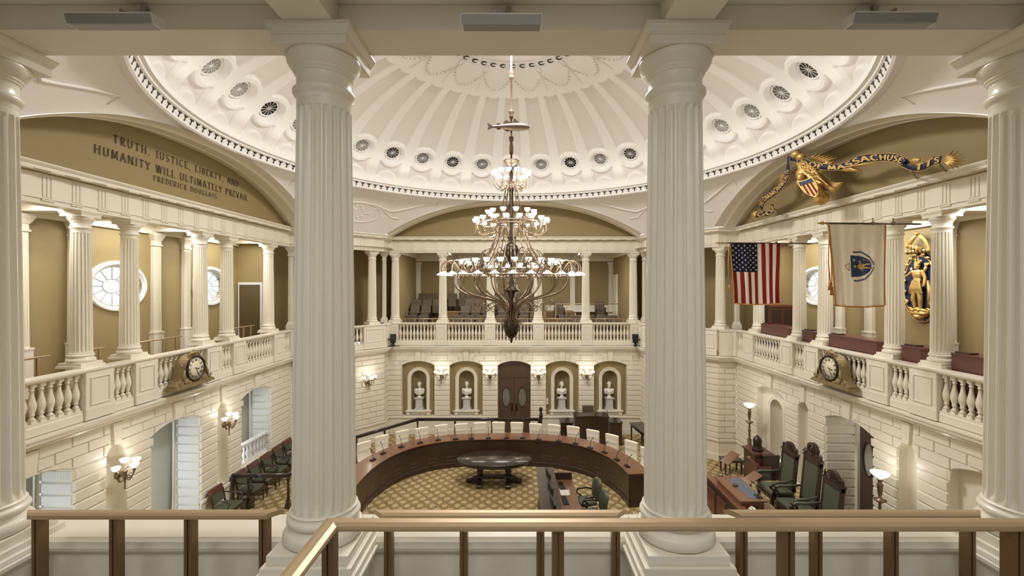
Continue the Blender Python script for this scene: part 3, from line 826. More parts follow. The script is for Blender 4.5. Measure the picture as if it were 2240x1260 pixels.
ZB, ZT = 4.79, 7.79
def make_column(label, loc):
    t = thing('column', label, 'column', loc, 0, None)
    mb = MB()
    mb.taper((0,0), (.25,.25), (.245,.245), 0, .045); mb.taper((0,0), (.222,.222), (.222,.222), .045, .10)
    mb.lathe([(.205,.10),(.216,.11),(.222,.13),(.220,.15),(.21,.168),(.195,.172),(.192,.18),(.184,.19),(.182,.2),(.186,.207),(.197,.21),(.203,.222),(.202,.236),(.192,.248),(.186,.25),(.186,.262),(.178,.27)], n=48)
    mb.build('base', M['cream'], t, bevel=.004)
    mb = MB(); fluted(mb, .176, .150, .268, 2.62); mb.build('shaft', M['cream'], t, recalc=False)
    mb = MB()
    mb.lathe([(.148,2.60),(.15,2.635),(.152,2.65),(.165,2.662),(.172,2.675),(.172,2.69),(.165,2.70),(.156,2.702),(.151,2.71),(.151,2.775),(.158,2.778),(.162,2.785),(.159,2.79),(.166,2.794),(.170,2.80),(.167,2.806),(.175,2.812),(.190,2.83),(.201,2.85),(.205,2.87),(.203,2.885),(.19,2.89)], n=48)
    mb.taper((0,0), (.205,.205), (.205,.205), 2.885, 2.935); mb.taper((0,0), (.21,.21), (.228,.228), 2.945, 2.985); mb.taper((0,0), (.207,.207), (.207,.207), 2.935, 2.95); mb.taper((0,0), (.23,.23), (.23,.23), 2.985, 3.0)
    mb.build('capital', M['cream'], t, bevel=.003)
    return t
near = [(-3.06,'fluted cream column cut off by the window side edge of the picture'), (-1.035,'large fluted cream column in front, on the window side of the chandelier'), (1.035,'large fluted cream column in front, on the flag side of the chandelier'), (3.105,'fluted cream column cut off by the edge beyond the flags')]
c0 = make_column(near[0][1], (near[0][0], ZC-8.33, ZB)); c0['group'] = 'near gallery columns'
for x, l in near[1:]: dup(c0, (x, ZC-8.33, ZB), 0, l, 'near gallery columns')
for k, x in enumerate(BCOL): dup(c0, (x, ZC+8.33, ZB), 0, 'slim cream column before the spectator seats, %s from the window side' % NTH[k], 'back gallery columns')
for nm, sx in (('window', -1), ('flag', 1)):
    for k, s in enumerate(SCOL[1:] if True else SCOL):
        dup(c0, (sx*8.33, ZC+s, ZB), pi/2, 'fluted column on the %s side gallery, %s from the camera' % (nm, NTH[k]), nm+' side gallery columns')
    for k, (ax, ay) in enumerate(((7.62, 5.42), (5.87, 7.38))):
        dup(c0, (sx*ax, ZC+ay, ZB), atan2(1, sx*1), 'cream column at the %s of the canted corner on the %s side' % (('near end','far end')[k], nm), 'corner columns')
# slim colonnettes in the angles of the corners
def make_slim(label, loc):
    t = thing('colonnette', label, 'column', loc)
    mb = MB(); mb.taper((0,0),(.13,.13),(.12,.12),0,.16); mb.taper((0,0),(.11,.11),(.075,.075),.16,.26); mb.build('base', M['cream'], t)
    mb = MB(); mb.taper((0,0),(.07,.07),(.062,.062),.26,2.66)
    for g in (-1,1):
        for q in (-.03, 0, .03): mb.box(q-.006, g*.073-.006, .3, q+.006, g*.073+.006, 2.6); mb.box(g*.073-.006, q-.006, .3, g*.073+.006, q+.006, 2.6)
    mb.build('shaft', M['cream'], t)
    mb = MB(); mb.taper((0,0),(.09,.09),(.09,.09),2.66,2.69); mb.taper((0,0),(.072,.072),(.072,.072),2.69,2.80); mb.taper((0,0),(.075,.075),(.13,.13),2.80,2.92); mb.taper((0,0),(.14,.14),(.14,.14),2.92,3.0); mb.build('capital', M['cream'], t)
    return t
s0 = make_slim('slender square colonnette in the corner angle by the window gallery', (-8.2, ZC+5.36, ZB))
dup(s0, (8.2, ZC+5.36, ZB), 0, 'slender square colonnette in the corner angle by the flag gallery')
dup(s0, (-5.58, ZC+8.1, ZB), 0, 'slender square colonnette beside the back gallery on the window side')
dup(s0, (5.58, ZC+8.1, ZB), 0, 'slender square colonnette beside the back gallery on the flag side')
# pilasters on the outer gallery walls
def make_pil(label, loc, rz):
    t = thing('pilaster', label, 'pilaster', loc, rz)      # local: width x, sticks out to -y
    MB().box(-.17,-.13,0,.17,.0,.98).box(-.18,-.14,.95,.18,0,.99).build('pedestal', M['cream'], t)
    mb = MB(); mb.add([(-.135,-.09,.99),(.135,-.09,.99),(.135,0,.99),(-.135,0,.99),(-.12,-.08,3.28),(.12,-.08,3.28),(.12,0,3.28),(-.12,0,3.28)], [(3,2,1,0),(4,5,6,7),(0,1,5,4),(1,2,6,5),(2,3,7,6),(3,0,4,7)])
    for q in range(6): x = -.10+.04*q; mb.box(x-.007,-.098,1.03,x+.007,-.085,3.2)
    mb.build('shaft', M['cream'], t)
    mb = MB(); mb.box(-.145,-.11,3.27,.145,0,3.31).box(-.125,-.09,3.31,.125,0,3.42); mb.taper((0,-.05),(.13,.05),(.19,.10),3.42,3.54); mb.box(-.20,-.16,3.54,.20,0,3.62).build('capital', M['cream'], t)
    return t
p0 = None
for nm, sx in (('window', -1), ('flag', 1)):
    for k, s in enumerate(SCOL[1:5]):
        l = 'flat pilaster on the olive wall of the %s side gallery, %s from the camera' % (nm, NTH[k])
        loc = (sx*(GD-.002), ZC+s, GZ); rz = -pi/2 if sx > 0 else pi/2
        if p0 is None: p0 = make_pil(l, loc, rz); p0['group'] = 'gallery pilasters'
        else: dup(p0, loc, rz, l)
for k, x in enumerate(BCOL): dup(p0, (x*.985, ZC+12.54, GZ-.15), 0, 'flat pilaster behind the spectator seats, %s from the window side' % NTH[k])

# ---------------------------------------------------------------- balustrades
bz = MB(); zb0, zb1 = 4.03, 4.71; H = zb1-zb0
bz.taper((0,0),(.045,.045),(.045,.045),0,.05)
bz.lathe([(.04,.05),(.05,.06),(.05,.075),(.028,.10),(.026,.12),(.04,.135),(.042,.15),(.032,.165),(.05,.22),(.062,.28),(.062,.31),(.052,.37),(.036,.44),(.028,.50),(.026,.545),(.036,.55),(.038,.565),(.028,.575),(.032,.59),(.045,.605),(.045,.615)], n=14)
bz.taper((0,0),(.045,.045),(.045,.045),.615,H)
def balustrade(label, fr, half, spans, group=None, sc=1.0):
    t = thing('balustrade', label, 'balustrade', fr(0, 8.06, 3.83)); O = Vector(t.location)
    def L(s, q, z): p = fr(s, q, z); return (p[0]-O.x, p[1]-O.y, p[2]-O.z)
    mb = MB()
    poly = [(7.99,4.70),(7.96,4.72),(7.94,4.73),(7.925,4.76),(7.93,4.79),(8.19,4.79),(8.195,4.76),(8.18,4.73),(8.13,4.70)]
    mb.prism(poly, -half, half, lambda q, z, s: L(s, q, z)); mb.build('handrail', M['cream'], t)
    mb = MB(); mb.prism([(7.97,3.83),(7.97,3.97),(7.985,3.99),(7.985,4.03),(8.14,4.03),(8.14,3.83)], -half, half, lambda q, z, s: L(s, q, z)); mb.build('base', M['cream'], t)
    e = -half; first = None
    for a, b, n in spans+[(half, half, 0)]:
        if a-e > .02:
            mb = MB(); pbox(mb, L, e, a, 3.83, 4.72, 7.94, 8.17)
            pbox(mb, L, e-.012 if e > -half else e, a+.012 if a < half else a, 3.83, 4.03, 7.925, 7.96, .004)
            c = (e+a)/2; w_ = (a-e)/2-.09
            if w_ > .05:
                pframe(mb, L, [(c-w_,4.10),(c-w_,4.62),(c+w_,4.62),(c+w_,4.10)], [(-.03,7.945),(-.03,7.925),(-.02,7.92),(0,7.92),(.006,7.93),(.006,7.945)], True)
            mb.build('pedestal', M['cream'], t)
        e = b
        for i in range(n):
            s = a+(b-a)*(i+.5)/n; p = L(s, 8.06, zb0)
            if first is None: first = bz.build('baluster', M['cream'], t); first.location = p
            else: pdup(first, p)
    return t
bw = .78
balustrade('long balustrade below the spectator seats on the back wall', FR['back'], 5.32, [(c-.80, c+.80, 11) for c in BAYS])
SP = [(SO+a, SO+b_, n) for a, b_, n in ((-3.95,-2.46,10), (-1.88,-1.37,4), (-.80,.80,11), (1.37,1.88,4), (2.46,4.0,10), (4.62,5.12,4))]
balustrade('balustrade with clock below the window side gallery', FR['left'], 5.2, SP)
balustrade('balustrade with clock below the flag side gallery', FR['right'], 5.2, SP)
for nm, sx in (('window', -1), ('flag', 1)):
    f, h = diag(sx, 1)
    g = lambda s, q, z, f=f: f(s, q-8.1, z)
    balustrade('short balustrade across the canted corner on the %s side' % nm, g, h, [(-.55, .55, 7)])
    r1 = frame(((7.45+8.1)/2*sx, 5.2), (1, 0), (0, 1)); r2 = frame((5.4*sx, (7.45+8.1)/2), (0, 1), (sx, 0))
    for j, rr in enumerate((r1, r2)):
        g = lambda s, q, z, rr=rr: rr(s, q-8.1, z); mb = MB()
        pbox(mb, g, -.33, .33, 3.83, 4.72, 7.96, 8.2); pbox(mb, g, -.33, .33, 4.70, 4.79, 7.94, 8.2)
        struct(mb.build('trim_corner_return', M['cream']))

# ---------------------------------------------------------------- near parapet, steps under the near columns, rails
mb = MB()
mb.box(-9, 2.76, 3.6, 9, 3.02, 4.76); mb.prism([(2.745,4.70),(2.725,4.72),(2.72,4.74),(2.73,4.775),(2.76,4.79),(3.03,4.79),(3.05,4.75),(3.03,4.70)], -9, 9, lambda a,b,c: (c, a, b))
struct(mb.build('wall_near_parapet', M['cream']))
mb = MB()
for x in (-3.06, -1.035, 1.035, 3.105):
    mb.box(x-.25, 2.36, 3.95, x+.25, 2.9, 4.70)
    mb.taper((x, 2.62), (.255,.26), (.275,.285), 4.70, 4.735); mb.taper((x, 2.62), (.285,.29), (.285,.295), 4.735, 4.765); mb.taper((x, 2.62), (.272,.272), (.265,.268), 4.765, 4.797)
struct(mb.build('wall_near_pedestals', M['cream'], bevel=.006))
def rail_prof(mb, f): mb.prism([(-.036,0),(-.040,.012),(-.036,.022),(-.015,.030),(.015,.030),(.036,.022),(.040,.012),(.036,0)], *f)
def gallery_rail(label, x0, x1, y, z, posts, zb, pw=.028, miter=True):
    t = thing('metal_rail', label, 'railing', ((x0+x1)/2, y, zb)); cx = (x0+x1)/2
    mb = MB(); rp = [(-.036,0),(-.040,.012),(-.036,.022),(-.015,.030),(.015,.030),(.036,.022),(.040,.012),(.036,0)]
    vs = [(x0-cx+(.04-a if miter else 0), a, z-zb-.03+b) for a, b in rp]+[(x1-cx-(.04-a if miter else 0), a, z-zb-.03+b) for a, b in rp]
    n = len(rp); mb.add(vs, [tuple(range(n)), tuple(reversed(range(n, 2*n)))]+[(i, n+i, n+(i+1) % n, (i+1) % n) for i in range(n)])
    mb.build('handrail', M['brassrail'], t)
    for p in posts:
        mb = MB(); mb.box(p-cx-pw/2-.008, -.028, 0, p-cx-.004, .028, z-zb-.03).box(p-cx+.004, -.028, 0, p-cx+pw/2+.008, .028, z-zb-.03).box(p-cx-.005, -.018, 0, p-cx+.005, .018, z-zb-.03)
        mb.build('post', M['postmetal'], t)
    return t
def pxX(x, y): return CAMX+(x-1130)/FPX*y
Y1 = 2.60; Z1 = 5.03
gallery_rail('bronze rail between the two front columns, behind the long rail', -.755, .755, Y1, Z1, [pxX(x, Y1) for x in (851, 1015, 1182, 1346)], 4.1)
gallery_rail('bronze rail between the front columns on the window side', pxX(45, Y1), pxX(615, Y1), Y1, Z1, [pxX(x, Y1) for x in (88, 256, 418, 580)], 4.1)
gallery_rail('bronze rail between the front columns on the flag side, behind the long rail', pxX(1588, Y1), pxX(2160, Y1), Y1, Z1, [pxX(x, Y1) for x in (1622, 1784, 1949, 2116)], 4.1)
t = thing('metal_rail', 'long bronze handrail nearest the camera, turning a corner', 'railing', (0, 1.95, 4.1))
mb = MB(); rp = [(-.036,0),(-.040,.012),(-.036,.022),(-.015,.030),(.015,.030),(.036,.022),(.040,.012),(.036,0)]; n = len(rp)
zz = 5.32-4.1-.03; xc = -.714
vs = [(xc+a, -1.5, zz+b) for a, b in rp]+[(xc-a*1 if False else xc+a, -a, zz+b) for a, b in rp]
# run towards the camera (mitred) and the run along the front
vs = [(xc+a, -1.45, zz+b) for a, b in rp]+[(xc+a, -a, zz+b) for a, b in rp]+[(3.2, -a, zz+b) for a, b in rp]
mb.add(vs, [tuple(range(n)), tuple(reversed(range(2*n, 3*n)))]+[(k*n+i, (k+1)*n+i, (k+1)*n+(i+1) % n, k*n+(i+1) % n) for k in (0, 1) for i in range(n)])
mb.build('handrail', M['brassrail'], t)
for x, y in ((pxX(722, 1.95), 0), (pxX(1220, 1.95), 0), (pxX(1718, 1.95), 0), (pxX(2214, 1.95), 0), (xc, -1.0)):
    MB().box(x-.025, y-.028, 0, x-.004, y+.028, zz).box(x+.004, y-.028, 0, x+.025, y+.028, zz).box(x-.005, y-.018, 0, x+.005, y+.018, zz).build('post', M['postmetal'], t)
# loudspeaker bars on the front beam
sp0 = None
for k, (xa, xb, ya, yb) in enumerate(((147, 357, 32, 63), (1001, 1194, 35, 64), (1845, 2047, 32, 60))):
    Y = 2.33; xm = (xa+xb)/2; c = Vector((pxX(xm, Y), Y, EYE+(626-(ya+yb)/2)/FPX*Y)); L_ = (.455, .425, .44)[k]
    lab = 'slim white loudspeaker bar on the front beam, ' + ('above the lettered wall', 'above the chandelier', 'above the eagle and flags')[k]
    t = thing('speaker_bar', lab, 'loudspeaker', c, 0, 'speaker bars on the front beam')
    mb = MB(); mb.prism([(-.045,.026),(-.048,.018),(-.03,-.028),(.03,-.028),(.05,-.0),(.05,.026)], -L_/2, L_/2, lambda a,b,c: (c, a, b)); mb.build('housing', M['whitep'], t, bevel=.004)
    mb = MB(); mb.add([(-L_/2+.006,-.0485,.015),(L_/2-.006,-.0485,.015),(L_/2-.006,-.0325,-.027),(-L_/2+.006,-.0325,-.027)], [(0,1,2,3)]); mb.add([(-L_/2+.012,-.028,-.0295),(L_/2-.012,-.028,-.0295),(L_/2-.012,.028,-.0295),(-L_/2+.012,.028,-.0295)], [(0,1,2,3)]); mb.build('grille', M['alu'], t)
    mb = MB(); mb.box(.02,.13,.06,.05,.15,.17).box(.02,.05,.06,.05,.15,.08); mb.tube([(.03,.0,.022),(.03,.0,.06),(.03,.08,.07)], .010, 8); mb.build('bracket', M['alu'], t)
    MB().lathe([(.0,0),(.05,0),(.05,.012),(0,.016)], c=(-.03,.15,.12), n=24, M=Rx(pi/2)).build('wall_plate', M['whitep'], t)
# ---------------------------------------------------------------- lettering made of strokes
def AR(cx, cy_, rx, ry, a0, a1, n=10): return [(cx+rx*cos(radians(a0+(a1-a0)*i/n)), cy_+ry*sin(radians(a0+(a1-a0)*i/n))) for i in range(n+1)]
GL = {
'A': (.74, [[(.02,0),(.36,1)],[(.36,1),(.72,0)],[(.15,.36),(.59,.36)]]), 'B': (.6, [[(.1,0),(.1,1)],[(.1,1)]+AR(.32,.76,.2,.24,90,-90)+[(.1,.52)],[(.1,.52)]+AR(.34,.26,.24,.26,90,-90)+[(.1,0)]]),
'C': (.7, [AR(.4,.5,.36,.5,48,312,16)]), 'D': (.72, [[(.1,0),(.1,1)],[(.1,1)]+AR(.3,.5,.4,.5,90,-90,14)+[(.1,0)]]),
'E': (.56, [[(.1,0),(.1,1)],[(.1,1),(.52,1),(.52,.86)],[(.1,.52),(.42,.52)],[(.1,0),(.54,0),(.54,.15)]]), 'F': (.52, [[(.1,0),(.1,1)],[(.1,1),(.5,1),(.5,.86)],[(.1,.52),(.4,.52)]]),
'G': (.74, [AR(.4,.5,.36,.5,48,300,16)+[(.66,.12),(.66,.42)],[(.5,.42),(.74,.42)]]), 'H': (.78, [[(.1,0),(.1,1)],[(.68,0),(.68,1)],[(.1,.52),(.68,.52)]]),
'I': (.24, [[(.12,0),(.12,1)]]), 'J': (.3, [[(.18,1),(.18,.05)]+AR(.04,.05,.14,.2,0,-100,5)]), 'K': (.68, [[(.1,0),(.1,1)],[(.62,1),(.12,.5)],[(.26,.62),(.64,0)]]),
'L': (.54, [[(.1,0),(.1,1)],[(.1,0),(.52,0),(.52,.16)]]), 'M': (.9, [[(.1,0),(.14,1)],[(.14,1),(.45,.1)],[(.45,.1),(.76,1)],[(.76,1),(.8,0)]]), 'N': (.8, [[(.1,0),(.1,1)],[(.1,1),(.7,0)],[(.7,0),(.7,1)]]),
'O': (.8, [AR(.4,.5,.36,.5,0,360,20)]), 'P': (.58, [[(.1,0),(.1,1)],[(.1,1)]+AR(.32,.74,.22,.26,90,-90)+[(.1,.48)]]), 'Q': (.8, [AR(.4,.5,.36,.5,0,360,20),[(.45,.2),(.8,-.2)]]),
'R': (.66, [[(.1,0),(.1,1)],[(.1,1)]+AR(.32,.75,.21,.25,90,-90)+[(.1,.5)],[(.32,.5),(.64,0)]]), 'S': (.54, [AR(.28,.75,.2,.25,30,270,10)+AR(.28,.25,.22,.25,90,-150,10)[1:]]),
'T': (.66, [[(.33,0),(.33,1)],[(.03,.86),(.03,1),(.63,1),(.63,.86)]]), 'U': (.76, [[(.1,1),(.1,.35)]+AR(.38,.35,.28,.35,180,360,10)+[(.66,1)]]), 'V': (.72, [[(.02,1),(.36,0)],[(.36,0),(.7,1)]]),
'W': (1.0, [[(.02,1),(.26,0)],[(.26,0),(.5,1)],[(.5,1),(.74,0)],[(.74,0),(.98,1)]]), 'X': (.7, [[(.04,1),(.66,0)],[(.64,1),(.06,0)]]), 'Y': (.68, [[(.02,1),(.34,.5),(.34,0)],[(.66,1),(.34,.5)]]),
',': (.2, [[(.12,.08),(.05,-.14)]]), ' ': (.34, []),
}
def glyph(mb, ch, f, h, depth, thick=.105, thin=.04, serif=True):     # f(u, v, w) -> point; u along, v up, w out
    pen = (cos(radians(20)), sin(radians(20)))
    for st in GL[ch][1]:
        n = len(st); L = []; R = []
        for i in range(n):
            a = st[max(0, i-1)]; b = st[min(n-1, i+1)]; d = nrm2((b[0]-a[0], b[1]-a[1]))
            w_ = (thin+(thick-thin)*min(1, abs(d[0]*pen[1]-d[1]*pen[0])))/2
            L.append((st[i][0]-d[1]*w_, st[i][1]+d[0]*w_)); R.append((st[i][0]+d[1]*w_, st[i][1]-d[0]*w_))
        for i in range(n-1):
            mb.prism([(x*h, y*h) for x, y in (L[i], L[i+1], R[i+1], R[i])], 0, depth, f)
        if serif:
            for p, q in ((st[0], st[1]), (st[-1], st[-2])):
                if (abs(p[1]) < .01 or abs(p[1]-1) < .01) and abs(q[1]-p[1]) > abs(q[0]-p[0])*.8:
                    y0 = p[1]-.02 if p[1] > .5 else p[1]-.0
                    mb.prism([((p[0]-.12)*h, (y0-.02)*h), ((p[0]+.12)*h, (y0-.02)*h), ((p[0]+.12)*h, (y0+.03)*h), ((p[0]-.12)*h, (y0+.03)*h)], 0, depth, f)
def twidth(t, h, sp): return sum((GL[c][0]+sp)*h for c in t)-sp*h
def text(mb, t, f, h, depth, sp=.16, width=None, **k):
    if width:
        n = len(t)-1; sp = (width/h-sum(GL[c][0] for c in t))/n
    u = -twidth(t, h, sp)/2
    for c in t:
        glyph(mb, c, lambda a, b, w_, u=u: f(a+u, b, w_), h, depth, **k); u += (GL[c][0]+sp)*h

def remesh(o, vox, smooth=2):
    md = o.modifiers.new('r', 'REMESH'); md.mode = 'VOXEL'; md.voxel_size = vox; md.use_smooth_shade = True
    if smooth: m2 = o.modifiers.new('c', 'SMOOTH'); m2.iterations = smooth; m2.factor = .6
    return o

# inscription on the wall over the window side gallery
t = thing('wall_inscription', 'brown lettered quotation on the olive arched wall over the window side gallery', 'inscription', (-8.105, ZC, 9.0))
O = Vector(t.location)
for k, (s, z, h, ctr, wd) in enumerate((('TRUTH, JUSTICE, LIBERTY, AND', 9.28, .16, .10, 4.05), ('HUMANITY WILL ULTIMATELY PREVAIL', 8.95, .165, .12, 4.9), ('FREDERICK DOUGLASS', 8.74, .12, .13, 2.1))):
    mb = MB(); text(mb, s, lambda u, v, w_: (w_-.0, ctr+u, z-O.z+v), h, .006, width=wd); mb.build('lettering', M['letter'], t)

# ---------------------------------------------------------------- openings of the lower walls
def rust_jamb(mb, x0, x1, y, n=10):       # jamb seen from the camera: faces -y at depth y
    f = frame(((x0+x1)/2, y-ZC), (1, 0), (0, 1)); h = (x1-x0)/2
    pbox(mb, f, -h, h, 0, 3.2, .03, .2); courses(mb, f, -h, h, .45, 2.72, n, None, 0, .03)
    flutes_band(mb, f, -h, h, 2.74, 2.92, 0)
    for z0, z1, d in ((0,.2,.03),(.2,.40,.01),(.40,.44,.03)): pbox(mb, f, -h, h, z0, z1, -d, .05)
for k, c in enumerate(OC):
    mb = MB(); rust_jamb(mb, -8.74, -8.125, ZC+c+.765)
    mb.box(-9.1, ZC+c-.88, 0, -8.40, ZC+c-.78, 3.2).box(-9.1, ZC+c-.9, 3.0, -8.42, ZC+c+.9, 3.2).box(-9.1, ZC+c-.8, 0, -8.4, ZC+c+.8, (.3 if c < 1 else .3))
    struct(mb.build('wall_window_reveal', M['whitep']))
    mb = MB(); x = -8.74
    mb.box(x-.06, ZC+c+.71, .3, x+.02, ZC+c+.76, 3.0).box(x-.06, ZC+c-.78, .3, x+.03, ZC+c-.66, 3.0).box(x-.06, ZC+c-.7, 2.88, x+.03, ZC+c+.7, 3.0).box(x-.06, ZC+c-.7, .3, x+.03, ZC+c+.7, .4)
    o = struct(mb.build('window_%d' % (7+k), M['whitep']))
    MB().box(x-.05, ZC+c-.7, .35, x-.04, ZC+c+.7, 2.95).build('blind', M['blind'], o)
    rows = [[(x+.05+.015*sin(j*1.9), ZC+c+.645+(.06)*j/12-.10*q*(1-j/12), z) for j in range(13)] for z, q in ((.32, 1), (1.2, .5), (2.98, 0))]
    MB().grid(rows).build('curtain', M['curtain'], o)
    lamp('window_daylight', 'AREA', (-8.5, ZC+c-.6, 1.7), E_WIN, COOL, (2.3, .4), (0, -pi/2, pi/2))
# right wall: niche at the far end, door in the middle, niche at the near end
fr = FR['right']
def big_niche(c, zb):
    mb = MB(); P = WD+.22; hw = .34; z0 = zb; sp = 2.42
    for g in (-1, 1):
        mb.prism([(c+g*hw, zb), (c+g*.8, zb), (c+g*.8, 3.15), (c+g*hw, 3.15)], P+.04, P, lambda a,b,d: fr(a,d,b))
    mb.prism([(c-hw, 3.15)]+[(c-hw*cos(pi*i/14), sp+hw*sin(pi*i/14)) for i in range(15)]+[(c+hw, 3.15)], P+.04, P, lambda a,b,d: fr(a,d,b))
    path = [(c-hw, z0), (c-hw, sp)]+[(c-hw*cos(pi*i/16), sp+hw*sin(pi*i/16)) for i in range(1, 16)]+[(c+hw, sp), (c+hw, z0)]
    pframe(mb, fr, path, [(0, P+.06), (0, P-.02), (.02, P-.03), (.06, P-.03), (.065, P-.045), (.11, P-.045), (.12, P-.02), (.12, P+.01)])
    struct(mb.build('wall_right_niche_panel', M['cream']))
    mb = MB(); rows = []
    for z in (z0, 1.6, sp): rows.append([fr(c-hw*cos(pi*i/14), P+hw*1.1*sin(pi*i/14), z) for i in range(15)])
    for j in range(1, 8):
        e = pi/2*j/8; rows.append([fr(c-hw*cos(e)*cos(pi*i/14), P+hw*1.1*cos(e)*sin(pi*i/14), sp+hw*sin(e)) for i in range(15)])
    mb.grid(rows); struct(mb.build('wall_right_niche', M['curtain']))
big_niche(OC[2], .78); big_niche(OC[0], .3)
mb = MB(); rust_jamb(mb, 8.125, 8.93, ZC+SO+.765)
mb.box(8.42, ZC+SO-.88, 0, 9.1, ZC+SO-.78, 3.2).box(8.42, ZC+SO-.9, 3.14, 9.1, ZC+SO+.9, 3.3)
struct(mb.build('wall_door_reveal', M['cream']))
def door(name, f, hw, parts, d, zt, glass_z, half=True):
    top = [(-hw, 0), (hw, 0)]+[(u, arch(u, hw, SPR, APX)+.02) for u in [hw-2*hw*i/10 for i in range(11)]]
    o = struct(MB().prism([(u, max(z, zt)) if z >= zt else (u, z if z > 0 else zt) for u, z in top], d+.06, d, lambda a,b,c: f(a,c,b)).build(name, M['doorp']))
    for g in (-1, 1):
        mb = MB(); cx = g*hw/2; cz = (glass_z[0]+glass_z[1])/2; rz = (glass_z[1]-glass_z[0])/2; rs = .165
        a, b = (0.006, hw-.02) if g > 0 else (-hw+.02, -.006)
        holeplate(mb, f, a, b, .01, zt-.01, cx, cz, rs, rz, d+.0, .05)
        o_ = o; o = mb.build('door_leaf', M['doorp'], o_)
        mb = MB(); mb.add([f(cx+(rs+.01)*cos(2*pi*i/40), d+.03, cz+(rz+.01)*sin(2*pi*i/40)) for i in range(40)], [tuple(range(40))]); mb.build('oval_glass', M['glassf' if name == 'door_2' else 'darkglass'], o)
        mb = MB(); pframe(mb, f, [(cx+rs*cos(-2*pi*i/40), cz+rz*sin(-2*pi*i/40)) for i in range(40)], [(0, d+.02), (0, d-.012), (.018, d-.012), (.02, d)], True); mb.build('glass_rim', M['bronzedark'], o)
        mb = MB(); hx = g*.10; pbox(mb, f, hx-.045, hx+.045, .92, 1.28, d-.012, d, .003); mb.build('push_plate', M['bronzedark'], o)
        mb = MB(); mb.tube([f(hx, d-.01, .98), f(hx, d-.06, 1.0), f(hx, d-.06, 1.2), f(hx, d-.01, 1.22)], .01, 6); mb.build('door_handle', M['bronzedark'], o)
        mb = MB()
        for z in (.4, 1.3, 2.1): mb.tube([f(g*(hw-.015), d-.01, z), f(g*(hw-.015), d-.01, z+.1)], .012, 6)
        mb.build('hinge', M['bronzedark'], o); o = o_
door('door_1', FR['back'], .70, None, WD+.20, 2.37, (1.12, 1.95))
door('door_2', frame((0,SO),(0,1),(1,0)), .78, None, 8.93, 2.62, (1.58, 2.42))
mb = MB(); mb.box(8.86, ZC+SO+.66, 0, 8.93, ZC+SO+.76, 3.0); struct(mb.build('trim_door_casing', M['cream']))
struct(MB().box(-.9, ZC+8.62, 0, .9, ZC+8.7, 3.3).box(9.15, ZC-.9, 0, 9.25, ZC+.9, 3.4).build('wall_behind_doors', M['olive']))
# doorway at the end of the window side gallery, cabinet at the end of the flag side gallery
o = struct(MB().box(-9.52, ZC+4.36, GZ, -8.68, ZC+4.41, 6.48).build('door_3', M['whitep']))
MB().box(-9.46, ZC+4.34, GZ, -8.76, ZC+4.355, 6.40).build('door_leaf', mat('olive_brown_door', (92,78,48), .5), o)
mb = MB(); mb.tube([(-9.36, ZC+4.31, 5.15), (-9.36, ZC+4.34, 5.15)], .02, 8); mb.build('door_handle', M['bronze'], o)
t = thing('cabinet', 'dark mahogany cabinet at the far end of the flag side gallery', 'cabinet', (9.0, ZC+4.12, GZ))
MB().box(-.38,-.2,0,.42,.2,1.50).box(-.42,-.23,1.50,.45,.22,1.56).build('body', M['woodred'], t)
for g in (-1, 1): MB().box(.02+g*.2-.17,-.215,.1,.02+g*.2+.17,-.20,1.42).build('door', M['wood'], t, bevel=.004)
# small balustrade and camera in the far window opening
t = thing('window_balustrade', 'small white balustrade across the far window recess', 'balustrade', (-8.3, ZC+OC[2], .88))
MB().box(-.09,-.78,.56,.09,.78,.63).build('handrail', M['whitep'], t, bevel=.01); MB().box(-.08,-.78,0,.08,.78,.06).build('base', M['whitep'], t)
pz = MB(); pz.taper((0,0),(.04,.04),(.04,.04),.06,.1); pz.lathe([(.035,.1),(.045,.12),(.025,.15),(.05,.24),(.052,.27),(.03,.38),(.024,.44),(.035,.46),(.04,.52)], n=12); pz.taper((0,0),(.04,.04),(.04,.04),.52,.56)
b0 = None
for i in range(9):
    y = -.7+1.4*i/8
    if b0 is None: b0 = pz.build('baluster', M['whitep'], t); b0.location = (0, y, 0)
    else: pdup(b0, (0, y, 0))
t = thing('video_camera', 'black video camera on a white post in the far window recess', 'video camera', (-8.62, ZC+OC[2]-.52, .3))
MB().lathe([(.1,0),(.1,1.55),(.085,1.6),(0,1.6)], n=20).build('post', M['whitep'], t)
MB().box(-.07,-.09,1.6,.07,.09,1.86).box(-.16,-.02,1.78,-.07,.02,1.84).build('pan_head', M['black'], t, bevel=.01)
mb = MB(); mb.box(-.09,-.16,1.86,.09,.14,2.04); mb.lathe([(.06,0),(.06,.08),(.07,.08),(.07,.14),(0,.14)], c=(0,-.16,1.95), n=18, M=Rx(pi/2)); mb.build('camera_body', M['black'], t, bevel=.01)
MB().box(.08,-.24,1.72,.10,-.02,1.86).build('monitor', M['screen'], t)

